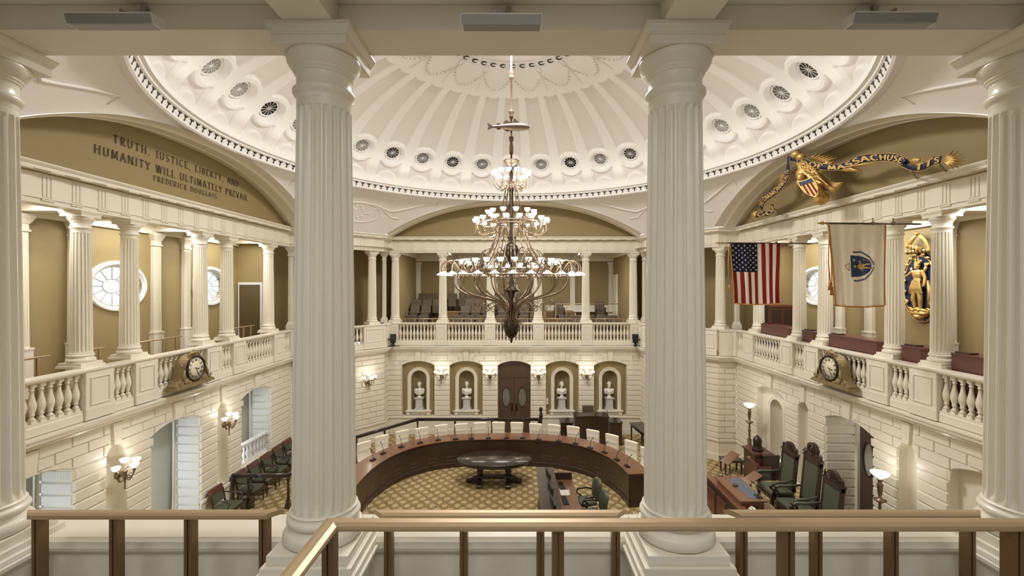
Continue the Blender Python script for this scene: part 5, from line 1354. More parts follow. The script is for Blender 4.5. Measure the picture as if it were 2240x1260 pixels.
# podium group at the back
t = thing('podium', 'tall dark podium with hollow front before the back wall', 'podium', (3.08, 17.7, 0))
pts = [(-.66+1.32*i/12, -.10+.12*((-.66+1.32*i/12)/.66)**2*-1) for i in range(13)]
crv = [(x, .14*(1-(x/.66)**2)-.14) for x, _ in pts]
poly = crv+[(.66,.5),(-.66,.5)]
MB().prism(poly, 0, 1.14, lambda a,b,c: (a,b,c)).build('body', M['wood'], t)
MB().prism([(x*1.05, y-.03) for x, y in crv]+[(.69,.5),(-.69,.5)], 1.14, 1.18, lambda a,b,c: (a,b,c)).build('top', M['wood'], t, bevel=.006)
for g in (-1, 1): MB().tube([(g*.64,-.06,1.18),(g*.64,-.0,1.34),(g*.62,.04,1.40)], .012, 6).build('reading_lamp', M['black'], t)
for g, nm in ((-1, 'window'), (1, 'flag')):
    t = thing('side_desk', 'low dark desk wing beside the podium on the %s side' % nm, 'desk', (3.08+g*.98, 17.95, 0))
    MB().box(-.24,-.3,0,.24,.3,.90).build('body', M['wood'], t); MB().box(-.27,-.34,.90,.27,.34,.93).build('top', M['woodblack'], t, bevel=.005)
t = thing('podium_chair', 'dark high-backed chair behind the podium', 'chair', (3.12, 18.52, 0))
MB().box(-.24,-.26,.42,.24,.2,.50).build('seat', M['seat'], t, bevel=.03)
MB().box(-.24,.18,.5,.24,.27,1.32).build('backrest', M['seat'], t, bevel=.04)
for g in (-1, 1):
    for y in (-.2, .2): MB().taper((g*.2,y),(.02,.02),(.025,.025),0,.42).build('leg', M['woodblack'], t)
t = thing('console_table', 'narrow dark console table by the canted corner', 'table', (5.02, 17.35, 0), radians(8))
MB().box(-.28,-.62,.80,.28,.62,.84).build('top', M['woodblack'], t, bevel=.004); MB().box(-.24,-.58,.70,.24,.58,.80).build('apron', M['woodblack'], t)
for x in (-1, 1):
    for y in (-1, 1): MB().taper((x*.22,y*.55),(.018,.018),(.028,.028),0,.72).build('leg', M['woodblack'], t)

# dark barrier rail
t = thing('barrier_rail', 'dark turned wooden barrier rail curving round the back of the floor', 'railing', (0, 0, 0))
bp = [Vector((1.0, 18.0, .96)), Vector((-3.92, 18.0, .96)), Vector((-5.64, 15.9, .96)), Vector((-6.40, 13.6, .96)), Vector((-6.43, 12.68, .96)), Vector((-8.02, 12.66, .96))]
mb = MB()
for a, b in zip(bp, bp[1:]):
    mb.tube([a, b], .045, 10); mb.tube([a+Vector((0,0,-.055)), b+Vector((0,0,-.055))], .03, 8)
mb.build('handrail', M['woodblack'], t)
posts = [(1.0,18.0),(-.9,18.0),(-2.4,18.0),(-3.92,18.0),(-4.9,16.8),(-5.64,15.9),(-6.05,14.7),(-6.43,12.68),(-7.55,12.67),(-8.0,12.66)]
pm_ = None
for x, y in posts:
    if pm_ is None:
        mb = MB(); mb.taper((0,0),(.07,.07),(.065,.065),0,.14); mb.taper((0,0),(.045,.045),(.04,.04),.14,.26); mb.lathe([(.035,.26),(.05,.30),(.04,.34),(.034,.5),(.03,.75),(.045,.80),(.04,.86),(.05,.92)], n=12); pm_ = mb.build('post', M['woodblack'], t); pm_.location = (x, y, 0)
    else: pdup(pm_, (x, y, 0))
t = thing('newel_post', 'carved dark newel post at the end of the barrier rail by the double door', 'post', (1.08, 18.05, 0))
mb = MB(); mb.taper((0,0),(.08,.08),(.08,.08),0,.3); mb.taper((0,0),(.06,.06),(.06,.06),.3,.9); mb.build('shaft', M['woodblack'], t)
mb = MB(); mb.prism([(-.06,.9),(.06,.9),(.09,1.05),(.05,1.25),(.09,1.36),(.0,1.44),(-.07,1.36),(-.03,1.2),(-.07,1.05)], -.05, .05, lambda a,b,c: (a,c,b)); mb.build('carved_top', M['woodblack'], t, bevel=.015)

# armchairs along the window wall
def make_arm(lab, loc, rz):
    t = thing('armchair', lab, 'chair', loc, rz, 'green seated armchairs along the wall')       # faces -y
    MB().box(-.26,-.28,.42,.26,.22,.49).build('seat', M['green'], t, bevel=.02)
    MB().box(-.27,-.29,.36,.27,.23,.42).build('seat_frame', M['wood'], t, bevel=.006)
    MB().add([(-.22,.21,.56),(.22,.21,.56),(.22,.28,.80),(-.22,.28,.80),(-.22,.25,.56),(.22,.25,.56),(.22,.32,.80),(-.22,.32,.80)], [(0,1,2,3),(7,6,5,4),(0,4,5,1),(1,5,6,2),(2,6,7,3),(3,7,4,0)]).build('back_pad', M['green'], t)
    MB().add([(-.26,.26,.80),(.26,.26,.80),(.27,.31,.95),(-.27,.31,.95),(-.26,.31,.80),(.26,.31,.80),(.27,.36,.95),(-.27,.36,.95)], [(0,1,2,3),(7,6,5,4),(0,4,5,1),(1,5,6,2),(2,6,7,3),(3,7,4,0)]).build('top_rail', M['woodred'], t, bevel=.01)
    for g in (-1, 1):
        MB().tube([(g*.24,.22,.0),(g*.24,.20,.42),(g*.245,.27,.80),(g*.25,.31,.92)], [.018,.024,.02,.018], 8).build('leg', M['wood'], t)
        MB().tube([(g*.24,-.25,.0),(g*.24,-.25,.40)], [.015,.025], 8).build('leg', M['wood'], t)
        MB().tube([(g*.25,.27,.72),(g*.28,.12,.70),(g*.29,-.08,.70),(g*.28,-.20,.68),(g*.27,-.24,.60),(g*.26,-.18,.50),(g*.25,-.14,.42)], [.015,.018,.02,.024,.02,.016,.016], 8).build('armrest', M['wood'], t)
    return t
a0 = None
for k, y in enumerate((11.92, 12.95, 13.62, 14.30, 14.98, 15.62)):
    lab = 'green-seated wooden armchair along the window wall, %s from the camera' % NTH[k]; loc = (-7.68, y, 0)
    if a0 is None: a0 = make_arm(lab, loc, pi/2)
    else: dup(a0, loc, pi/2, lab)

# ---------------------------------------------------------------- rostrum on the flag side
PZ = .70
struct(MB().box(4.75, 8.2, 0, 8.05, 12.9, PZ-.02).box(4.4, 8.2, 0, 4.76, 12.6, .35).build('floor_rostrum', M['carpetstep']))
struct(MB().box(4.77, 8.21, PZ-.02, 8.04, 12.89, PZ).build('floor_rostrum_carpet', M['carpet']))
def make_throne(lab, loc, rz, tall=0):
    t = thing('throne_chair', lab, 'chair', loc, rz, 'carved high-backed chairs on the rostrum')      # faces -y
    H = 1.42+tall; w_ = .29
    mb = MB(); mb.prism([(-.29,.44),(.29,.44),(.33,-.30),(-.33,-.30)][::-1] and [(-.30,.28),(.30,.28),(.34,-.32),(-.34,-.32)], .44, .54, lambda a,b,c: (a,b,c)); mb.build('seat', M['green'], t, bevel=.03)
    mb = MB(); mb.prism([(-.31,.29),(.31,.29),(.35,-.33),(-.35,-.33)], .36, .44, lambda a,b,c: (a,b,c)); mb.build('seat_frame', M['wood'], t, bevel=.01)
    lean = lambda z: .25+.10*(z-.5)/1.0
    def slab(x0, x1, z0, z1, y0, y1): return [(x0,lean(z0)+y0,z0),(x1,lean(z0)+y0,z0),(x1,lean(z1)+y0,z1),(x0,lean(z1)+y0,z1),(x0,lean(z0)+y1,z0),(x1,lean(z0)+y1,z0),(x1,lean(z1)+y1,z1),(x0,lean(z1)+y1,z1)]
    FS = [(0,1,2,3),(7,6,5,4),(0,4,5,1),(1,5,6,2),(2,6,7,3),(3,7,4,0)]
    MB().add(slab(-w_+.05, w_-.05, .62, H-.10, -.02, .03), FS).build('back_pad', M['green'], t, bevel=.012)
    mb = MB(); mb.add(slab(-w_, -w_+.06, .5, H, -.03, .06), FS); mb.add(slab(w_-.06, w_, .5, H, -.03, .06), FS); mb.add(slab(-w_, w_, H-.10, H, -.03, .06), FS); mb.add(slab(-w_, w_, .54, .62, -.03, .06), FS); mb.add(slab(-w_+.03, w_-.03, .6, H-.05, .02, .05), FS); mb.build('back_frame', M['wood'], t, bevel=.008)
    f = lambda a, b, c: (a, lean(H)+.0+c, H+b)
    mb = MB()
    if tall:
        mb.prism([(-.34,0),(.34,0),(.33,.04),(.28,.07),(.25,.15),(.17,.15),(.18,.24),(.14,.33),(.07,.37),(0,.385),(-.07,.37),(-.14,.33),(-.18,.24),(-.17,.15),(-.25,.15),(-.28,.07),(-.33,.04)], -.03, .05, f)
        mb.tube([(.0+.10*cos(a), lean(H)-.035, H+.22+.12*sin(a)) for a in [2*pi*i/20 for i in range(21)]], .02, 6); mb.ball((0, lean(H)-.03, H+.22), (.05,.03,.08), 10)
        for g in (-1, 1): mb.tube([(g*(.25+.05*cos(a)), lean(H)-.03, H+.09+.05*sin(a)) for a in [radians(36*i) for i in range(10)]], .016, 6)
    else:
        mb.prism([(-.34,0),(.34,0),(.33,.05),(.22,.05)]+[(.20*cos(radians(a)), .05+.22*sin(radians(a))) for a in range(0, 181, 15)]+[(-.22,.05),(-.33,.05)], -.03, .05, f)
        for a in range(15, 180, 15): mb.tube([(.04*cos(radians(a)), lean(H)-.035, H+.05+.04*sin(radians(a))), (.15*cos(radians(a)), lean(H)-.04, H+.05+.17*sin(radians(a)))], [.008,.018], 6)
    mb.build('carved_crest', M['wood'], t, bevel=.006)
    for g in (-1, 1):
        mb = MB(); mb.lathe([(.03,0),(.02,.03),(.035,.06),(.03,.09),(.008,.12),(.012,.135),(0,.15)], c=(g*.27, lean(H)+.01, H+.05), n=10); mb.build('finial', M['wood'], t)
        mb = MB(); mb.tube([(g*.30,.26,.84),(g*.34,.0,.80),(g*.36,-.22,.80),(g*.36,-.30,.76)], [.025,.035,.038,.035], 8); mb.build('arm_pad', M['green'], t)
        mb = MB(); mb.tube([(g*.36,-.33,.76),(g*.36,-.36,.70),(g*.36,-.32,.64),(g*.36,-.27,.68)], [.035,.035,.03,.02], 8); mb.tube([(g*.36,-.30,.74),(g*.35,-.22,.62),(g*.34,-.28,.52),(g*.33,-.26,.42)], [.03,.025,.03,.025], 8); mb.build('arm_support', M['wood'], t)
        for y in (-.28, .24):
            mb = MB(); mb.taper((g*.30,y),(.03,.03),(.035,.035),0,.06); mb.taper((g*.30,y),(.024,.024),(.036,.036),.06,.38); mb.build('leg', M['wood'], t, bevel=.006)
    return t
th = make_throne('carved green-leather throne chair on the rostrum, farthest of the three', (6.72, 11.30, PZ), -pi/2)
make_throne('tallest carved green-leather throne chair, middle of the three on the rostrum', (6.70, 10.42, PZ), -pi/2, .17)
dup(th, (6.58, 9.55, PZ), -pi/2, 'carved green-leather throne chair on the rostrum, nearest of the three')
# rostrum desk
t = thing('rostrum_desk', 'carved mahogany rostrum desk with raised centre and blue-grey pads', 'desk', (5.3, 10.3, 0))
MB().box(-.30,-1.9,0,-.24,1.25,1.42).box(-.33,-1.92,0,-.22,1.27,.2).box(-.34,-1.92,1.36,-.2,1.27,1.44).build('front_panel', M['wood'], t, bevel=.006)
for y in (-1.5,-.9,-.3,.3,.85): MB().box(-.32,y-.22,.35,-.29,y+.22,1.25).build('raised_panel', M['woodred'], t, bevel=.01)
MB().box(-.26,-1.88,1.38,.55,1.23,1.42).build('desk_top', M['woodtop'], t, bevel=.006)
MB().box(-.22,-.45,1.42,.30,.72,1.56).box(-.26,-.50,1.56,.36,.77,1.60).build('raised_centre', M['woodtop'], t, bevel=.008)
MB().box(-.34,-1.90,1.44,-.16,1.25,1.49).build('ledge', M['woodtop'], t, bevel=.008)
MB().box(-.12,.80,1.42,.45,1.18,1.426).box(-.12,-1.45,1.42,.45,-.55,1.426).box(-.0,-.40,1.60,.30,.65,1.604).build('desk_pad', M['steelblue'], t)
MB().box(.50,-1.9,0,.55,1.25,1.38).build('back_panel', M['wood'], t)
MB().box(-.26,1.19,0,.55,1.25,1.38).build('end_panel', M['woodred'], t)
for k, (x, y, z) in enumerate(((5.55, 10.0, 1.60), (5.6, 9.35, 1.43), (5.3, 11.2, 1.50))):
    dup(m0, (x, y, z), pi/2, 'slim black microphone on the rostrum desk, %s from the camera' % ('second', 'first', 'third')[k], 'microphones on the rostrum desk')
q = thing('gavel_block', 'small wooden gavel block on the raised centre of the rostrum desk', 'gavel', (5.30, 10.55, 1.60)); MB().lathe([(.06,0),(.065,.02),(.055,.035),(.02,.04),(0,.04)], n=16).build('block', M['wood'], q)
q = thing('desk_device', 'white curved telephone-like device on the rostrum desk', 'desk device', (5.25, 9.62, 1.43)); MB().box(-.06,-.12,0,.06,.12,.06).tube([(0,-.12,.07),(0,0,.10),(0,.12,.07)], .022, 8).build('body', M['paper'], q)
# reading stands
for k, (c, a) in enumerate((((6.5, 13.3, 1.2), .3), ((6.15, 11.45, 1.38), .1))):
    t = thing('reading_stand', ('tilted wooden reading board on a stand behind the rostrum desk, by the cabinet', 'tilted wooden reading board on a stand before the throne chairs')[k], 'lectern', (c[0], c[1], 0 if k == 0 else PZ))
    zb = c[2]-(0 if k == 0 else PZ)
    MB().obox((0,0,zb), (.5,.34,.02), Rz(a) @ Ry(radians(-32))).build('board', M['woodtop'], t, bevel=.005)
    MB().lathe([(.13,0),(.13,.02),(.02,.04),(.015,zb-.02)], n=16).build('stand', M['bronzedark'], t)
# cabinet, side chair and panels beside the thrones
t = thing('bookcase_cabinet', 'tall mahogany cabinet at the far end of the rostrum, under the lamp', 'cabinet', (7.62, 13.75, 0))
MB().box(-.30,-.34,0,.22,.34,1.22).build('body', M['wood'], t, bevel=.006); MB().box(-.34,-.38,1.22,.26,.38,1.28).build('cornice', M['woodred'], t, bevel=.01); MB().box(-.27,-.36,.12,.19,-.34,1.15).build('door', M['woodred'], t, bevel=.006)
t = thing('screen_panel', 'low mahogany screen behind the side chair on the rostrum', 'screen', (7.78, 13.34, 0)); MB().box(-.28,-.04,0,.22,.0,1.22).box(-.30,-.06,1.22,.22,.02,1.27).build('panel', M['wood'], t, bevel=.005)
t = thing('open_panel_door', 'free mahogany panel beside the cabinet, seen edge on', 'panel', (7.10, 13.1, 0)); MB().box(-.06,-.30,0,-.0,.30,1.16).box(-.07,-.32,1.16,.01,.32,1.20).build('panel', M['woodred'], t, bevel=.005)
dup(a0, (7.45, 12.95+.0, PZ-.7), 0, 'green-seated wooden side chair before the cabinet on the rostrum side', 'side chairs near the rostrum')
t = thing('stool', 'green-topped wooden bench before the corner wall, beyond the cabinet', 'bench', (7.4, 15.1, 0))
MB().box(-.32,-.22,.40,.32,.22,.50).build('seat', M['green'], t, bevel=.025)
for x in (-1, 1):
    for y in (-1, 1): MB().taper((x*.27,y*.17),(.018,.018),(.028,.028),0,.42).build('leg', M['wood'], t)
t = thing('reading_lamp_arm', 'brass swing-arm lamp fixed to the cabinet', 'lamp', (7.0, 13.5, 1.05)); MB().tube([(0,0,-.15),(.02,0,0),(-.18,-.05,.06),(.10,-.1,.12)], .012, 6).build('arm', M['bronze'], t); MB().ball((.12,-.1,.12), (.05,.04,.04), 10).build('lamp_head', M['gold'], t)
# torchieres
def make_torch(lab, loc):
    t = thing('torchiere', lab, 'floor lamp', loc, 0, 'bronze lamps with glowing bowls')
    MB().lathe([(.18,0),(.17,.05),(.10,.09),(.06,.16),(.07,.3),(.035,.36),(.03,.55),(.05,.60),(.03,.64),(.025,.80),(.11,.86),(.12,.875),(.04,.89),(.025,.93),(.04,1.0),(.055,1.18),(.06,1.2),(.03,1.23),(.05,1.28),(.055,1.30),(.025,1.31)], n=20).build('stem', M['bronze'], t)
    MB().lathe([(.03,1.31),(.06,1.33),(.13,1.38),(.165,1.43),(.17,1.445),(.16,1.445),(.12,1.40),(.05,1.35),(0,1.34)], n=28).build('glass_bowl', M['globe'], t)
    lamp('torchiere_lamp', 'POINT', (loc[0], loc[1], loc[2]+1.55), 5, WARM, .05); return t
q = thing('lamp_plinth', 'dark bell-shaped bronze ornament standing on the cabinet under the lamp', 'ornament', (7.55, 13.72, 1.28)); MB().lathe([(.16,0),(.15,.05),(.13,.08),(.12,.2),(.13,.3),(.10,.38),(.05,.42),(.02,.46),(0,.47)], n=20).build('body', M['bronzedark'], q)
make_torch('bronze lamp with glowing glass bowl above the cabinet at the far end', (7.62, 14.32, 1.1))
p = px(1925, 1038, X=7.7); make_torch('bronze lamp with glowing glass bowl beside the nearest throne chair', (p.x, p.y, p.z-1.40))
t = thing('lamp_stand', 'dark pedestal carrying the nearer bronze lamp', 'pedestal', (p.x, p.y, 0)); MB().taper((0,0),(.22,.22),(.18,.18),0,p.z-1.40).build('body', M['wood'], t, bevel=.01)
t = thing('lamp_stand', 'dark pedestal carrying the lamp beyond the cabinet', 'pedestal', (7.62, 14.32, 0)); MB().taper((0,0),(.12,.12),(.10,.10),0,1.1).build('body', M['wood'], t, bevel=.01)

# ---------------------------------------------------------------- back gallery: tiers, seats, rails
TY = [ZC+8.65, ZC+9.55, ZC+10.42, ZC+11.29]; TZ = [4.22, 4.50, 4.79, 5.08]
mb = MB()
for k in range(1, 4): mb.box(-5.18, TY[k]-.12, GZ-.02, 3.0 if k > 0 else 5.18, TY[k]+.87 if k < 3 else ZC+12.53, TZ[k])
mb.box(3.02, ZC+10.3, GZ-.02, 5.18, ZC+12.53, 4.62)
o = struct(mb.build('floor_gallery_steps', M['carpetstep']))
mb = MB()
for k in range(1, 4): mb.box(-5.17, TY[k]-.135, TZ[k]-.03, 2.99, TY[k]-.118, TZ[k]+.004)
struct(mb.build('trim_step_nosing', M['brassrail']))
def make_seat(lab, loc):
    t = thing('theatre_seat', lab, 'seat', loc, 0, 'brown spectator seats in the back gallery')
    mb = MB(); mb.add([(-.225,.10,.38),(.225,.10,.38),(.215,.20,.90),(-.215,.20,.90),(-.225,.19,.38),(.225,.19,.38),(.215,.27,.90),(-.215,.27,.90)], [(0,1,2,3),(7,6,5,4),(0,4,5,1),(1,5,6,2),(2,6,7,3),(3,7,4,0)]); mb.build('backrest', M['seat'], t, bevel=.025)
    MB().box(-.222,-.06,.22,.222,.10,.66).build('tipped_seat', M['seat'], t, bevel=.03)
    for g in (-1, 1): MB().box(g*.238-.012,-.10,.0,g*.238+.012,.14,.58).box(g*.238-.018,-.22,.56,g*.238+.018,.14,.60).build('arm_frame', M['woodblack'], t)
    return t
st0 = None
rowsx = [([-4.55,-4.03, -2.45,-1.93,-1.41, -.5, .02, .54, 1.06, 2.35, 2.87, 3.55+.0, 4.07, 4.59], 0),
         ([-4.62,-4.10, -2.23,-1.71,-1.19,-.45,.07,.59], 1), ([-4.75,-4.23,-3.71, -2.1,-1.58,-1.06,-.5,.02,.54], 2), ([-4.62,-4.10,-3.58,-3.06,-2.54,-2.02,-1.5,-.98,-.46,.06,.58,1.10], 3)]
for xs, k in rowsx:
    for j, x in enumerate(xs):
        lab = 'brown spectator seat in the %s row, %s from the window side' % (('front','second','third','top')[k], NTH[j])
        loc = (x+CAMX*0-.12, TY[k]+.45, TZ[k])
        if k == 0: loc = (x-.12, ZC+9.02, GZ-.02)
        if st0 is None: st0 = make_seat(lab, loc)
        else: dup(st0, loc, 0, lab)
for j, x in enumerate((2.2, 4.22)): dup(st0, (x, ZC+10.9, 4.62), 0, ('brown spectator seat alone on the railed platform, window side one', 'brown spectator seat alone on the railed platform, flag side one')[j], 'seats on the railed platform', (1.05,1,1.1))
def thin_rail(lab, pts, zb, h=.30, posts=4):
    t = thing('brass_rail', lab, 'railing', (pts[0][0], pts[0][1], zb), 0, 'low brass rails of the galleries'); O = Vector((pts[0][0], pts[0][1], 0))
    P = [Vector((x, y, h))-O for x, y in pts]; mb = MB()
    for a, b in zip(P, P[1:]): mb.tube([a, b], .02, 6)
    mb.build('top_bar', M['brassrail'], t)
    for a, b in zip(P, P[1:]):
        for i in range(posts):
            c = a.lerp(b, (i+.5)/posts); MB().box(c.x-.017, c.y-.017, 0, c.x+.017, c.y+.017, h).build('post', M['brassrail'], t)
for k, c in enumerate(BAYS): thin_rail('low brass rail before the front row of spectator seats, %s bay from the window side' % NTH[k], [(c-.78, ZC+8.33), (c+.78, ZC+8.33)], GZ, .78)
thin_rail('brass rail round the raised platform at the flag side of the back gallery', [(2.0, ZC+10.9), (2.0, ZC+10.35), (5.0, ZC+10.35)], 4.62, .88, 3)
thin_rail('brass rail between seating blocks in the back gallery', [(1.45, ZC+9.3), (1.45, ZC+11.2)], 4.5, .8, 3)
for a, b, k in [(p+SO, q+SO, k) for p, q, k in ((-4.2,-2.45,0),(-1.85,-1.35,1),(-.82,.82,2),(1.35,1.85,3),(2.45,4.0,4))]:
    thin_rail('low brass rail in the window side gallery, %s from the camera' % NTH[k], [(-8.62, ZC+a), (-8.62, ZC+b)], GZ, .90, 4 if b-a > 1 else 2)
# wooden counters of the flag side gallery
for k, (a, b) in enumerate([(p+SO, q+SO) for p, q in ((-4.3,-2.44),(-1.90,-1.36),(-.82,.82),(1.37,1.90),(2.45,4.03))]):
    t = thing('gallery_counter', 'red mahogany counter between columns of the flag side gallery, %s from the camera' % NTH[k], 'counter', (8.42, ZC+(a+b)/2, GZ), 0, 'mahogany counters behind the flags'); h = (b-a)/2
    MB().prism([(-.18,-h+.1),(-.1,-h+.0),(.25,-h),(.25,h),(-.18,h)], 0, .92, lambda p,q,r: (p,q,r)).build('body', M['woodred'], t)
    MB().prism([(-.20,-h+.08),(-.12,-h-.02),(.30,-h-.02),(.30,h),(-.20,h)], .92, .96, lambda p,q,r: (p,q,r)).build('top', M['woodred'], t, bevel=.008)
    MB().box(-.14, h-.30, .96, .02, h-.02, .99).build('blotter', M['woodblack'], t, bevel=.004)
# low white rail behind the seats, wall door in the back gallery
struct(MB().box(1.6, ZC+12.3, 5.0, 5.15, ZC+12.5, 5.35).build('trim_back_gallery_dado', M['cream']))
o = struct(MB().box(5.14, ZC+11.35, 4.62, 5.19, ZC+12.25, 6.95).build('door_4', M['cream'])); MB().box(5.12, ZC+11.43, 4.65, 5.14, ZC+12.17, 6.87).build('door_leaf', M['cream'], o); MB().tube([(5.10, ZC+11.5, 5.6),(5.06, ZC+11.5, 5.6),(5.06, ZC+11.6, 5.6)], .012, 6).build('door_handle', M['bronzedark'], o)

# robotic cameras on the ledge corners
for sx, nm in ((-1, 'window'), (1, 'flag')):
    b = Vector((sx*5.08, ZC+7.66, 3.83))
    t = thing('ledge_camera', 'black remote camera with cable on the ledge corner, %s side' % nm, 'video camera', b, 0, 'remote cameras on the ledge')
    MB().lathe([(.09,0),(.08,.05),(.04,.08),(.04,.14)], n=16).build('base', M['black'], t)
    MB().box(-.10,-.09,.14,.10,.09,.34).build('camera_head', M['black'], t, bevel=.015)
    MB().box(-sx*.02-.13+(.0),-.10,.30,.13-sx*.02,-.07,.52).build('monitor', M['screen'], t, bevel=.006)
    MB().tube([(sx*.05,0,.2),(sx*.2,-.02,.3),(sx*.33,-.05,.2),(sx*.36,-.06,.06),(sx*.28,-.06,.03),(sx*.15,-.05,.02)], .018, 8).build('cable', M['black'], t)
    MB().box(-.30*(1 if sx < 0 else 1),-.05,.0,.30,-.02,.02).build('mount_bar', M['whitep'] if sx > 0 else M['black'], t)
t = thing('light_switch', 'small white wall switch plate beside the olive recess, flag side', 'switch', (1.42, ZC+WD-.0, 1.42)); MB().box(-.04,-.02,-.14,.04,0,-.02).build('lower_plate', M['paper'], t, bevel=.004); MB().box(-.04,-.02,.0,.04,0,.12).build('upper_plate', M['paper'], t, bevel=.004)
# ---------------------------------------------------------------- busts in the niches
def bust(label, c, hair, turn, beard, drape):
    y = ZC+WD+.32
    q = thing('bust_pedestal', 'grey marble pedestal under the ' + ('bust nearest the window side' if c < -3 else 'toga bust' if c < 0 else 'wavy-haired bust' if c < 3 else 'bearded bust'), 'pedestal', (c, y, NZ0+.0), 0, 'pedestals in the niches')
    MB().box(-.19,-.17,0,.19,.17,.05).box(-.17,-.15,.05,.17,.15,.08).build('foot', M['marblegrey'], q, bevel=.006)
    mb = MB(); mb.taper((0,0), (.155,.14), (.145,.13), .08, .44); mb.build('die', M['marblegrey'], q)
    mb = MB(); mb.taper((0,0), (.15,.135), (.185,.16), .44, .48); mb.box(-.195,-.17,.48,.195,.17,.52); mb.build('cap', M['marblegrey'], q, bevel=.005)
    t = thing('marble_bust', label, 'sculpture', (c, y, NZ0+.52), 0, None)
    MB().lathe([(.12,0),(.12,.03),(.07,.045),(.055,.08),(.075,.11),(.06,.13)], n=24).build('socle', M['marble'], t)
    mb = MB()
    # chest and shoulders
    mb.ball((0,-.0,.27), (.17,.105,.13), 20); mb.ball((-.15,.01,.30), (.085,.08,.10), 14); mb.ball((.15,.01,.30), (.085,.08,.10), 14)
    mb.ball((0,-.03,.19), (.12,.08,.09), 16); mb.ball((0,0,.13), (.07,.06,.05), 12)
    mb.ball((-.16,.0,.22), (.06,.06,.09), 12); mb.ball((.16,.0,.22), (.06,.06,.09), 12)
    mb.tube([(0,.015,.33),(0,.0,.42),(0,-.01,.47)], [.075,.058,.055], 14)
    for i in range(9):                                   # folds of the drapery
        if drape == 'toga': mb.tube([(-.20+.012*i,-.06,.40-.03*i),(-.08,-.125+.004*i,.31-.022*i),(.06,-.13+.004*i,.24-.012*i),(.20,-.06,.30-.012*i)], .013, 6)
        elif drape == 'u': mb.tube([(-.15+.012*i,-.05,.38),(-.10+.012*i,-.11,.30-.012*i),(0,-.135+.006*i,.22-.0*i+.02*i),(.10-.012*i,-.11,.30-.012*i),(.15-.012*i,-.05,.38)], .010, 6)
        else: mb.tube([(.02+.02*i,-.11+.008*i,.36),(.01+.02*i,-.13+.01*i,.26),(.0+.012*i,-.10,.14)], .009, 6); mb.tube([(-.02-.02*i,-.11+.008*i,.36),(-.01-.02*i,-.13+.01*i,.26),(-.012*i,-.10,.14)], .009, 6)
    o = remesh(mb.build('shoulders', M['marble'], t, recalc=False), .008, 1)
    R = Rz(radians(turn)); H = Vector((0,-.015,.56)); mb = MB()
    def hb(p, r, n=12): mb.ball(tuple(H+R @ Vector(p)), r, n, R)
    hb((0,.01,.035), (.074,.092,.085), 18); hb((0,-.035,-.03), (.058,.062,.075), 16); hb((0,-.055,-.085), (.030,.028,.025)); hb((0,.02,-.02), (.062,.07,.08), 14)
    mb.tube([tuple(H+R @ Vector(p)) for p in ((0,-.088,.03),(0,-.105,-.005),(0,-.118,-.028),(0,-.095,-.036))], [.010,.012,.016,.010], 8)
    for g in (-1, 1):
        hb((g*.028,-.083,.030), (.020,.012,.008)); hb((g*.027,-.083,.010), (.014,.010,.009), 10); hb((g*.04,-.065,-.03), (.022,.022,.026)); hb((g*.074,.01,.0), (.010,.018,.028), 10)
    hb((0,-.092,-.052), (.024,.012,.006), 10); hb((0,-.090,-.064), (.020,.012,.007), 10)
    if hair == 'bald':
        for g in (-1, 1): hb((g*.068,.03,.02), (.022,.045,.045)); hb((g*.07,.0,.03), (.018,.02,.03), 8)
    else:
        rnd = random.Random(hair)
        for i in range(46):
            a = rnd.uniform(0, 2*pi); b = rnd.uniform(.05, 1.3); x, y_, z = cos(a)*cos(b), sin(a)*cos(b), sin(b)
            if y_ < -.55 and z < .62: continue
            s = 1.06 if hair != 'short' else 1.0
            hb((x*.076*s, .012+y_*.092*s, .035+z*.086*s), (.020,.020,.016) if hair != 'short' else (.014,.014,.012), 8)
        if hair == 'wavy':
            for g in (-1, 1): [hb((g*.075,.02+.02*j,.02-.02*j), (.02,.022,.022), 8) for j in range(4)]
    if beard:
        for i in range(9): a = radians(200+17.5*i); hb((.058*cos(a), -.03+.055*sin(a), -.075-.01*abs(sin(a))), (.018,.018,.024), 8)
        hb((0,-.075,-.10), (.026,.02,.03))
    remesh(mb.build('head', M['marble'], t, recalc=False), .0055, 1)
bust('white marble bust of a bald man, nearest the window side', -4.14, 'bald', -6, False, 'coat')
bust('white marble bust of a man in a toga, beside the double door', -2.07, 'short', 4, False, 'toga')
bust('white marble bust with wavy hair and wide draped shoulders, head turned', 2.07, 'wavy', 22, False, 'u')
bust('white marble bust of a bearded man, nearest the flag side', 4.14, 'thick', -4, True, 'u')

# ---------------------------------------------------------------- flags
def flag_thing(label, col, s, zpole, x0, x1, h, tipx, name):
    butt = Vector((8.12, ZC+s, zpole)); t = thing(name, label, 'flag', butt, 0, None)
    mb = MB(); mb.tube([(.0,0,-.02),(tipx-8.12,0,.0)], .018, 10); mb.build('pole', M['woodblack'], t)
    mb = MB(); mb.lathe([(.02,0),(.03,.03),(.012,.06),(.035,.10),(.0,.24)], c=(tipx-8.12,0,0), n=10, M=Ry(-pi/2)); mb.build('spear_finial', M['gold'], t)
    mb = MB()
    for q in (-.55, -.95): mb.tube([(q,0,-.04),(q,.0,.10)], .012, 6); mb.lathe([(.028,-.03),(.028,.03)], c=(q,0,0), n=12, M=Ry(pi/2))
    mb.build('bracket', M['bronze'], t)
    return t, butt
FY0 = .0
def cloth(px_, pz, W_, H_, amp, ph, hang=1.0):     # p in 0..1 (x from tip to butt, z from top to hem) -> local point
    fold = amp*(.25+.75*pz)*(sin(2*pi*(px_*2.3+ph))+.5*sin(2*pi*(px_*5.1+ph*2+pz*.3)))
    return fold
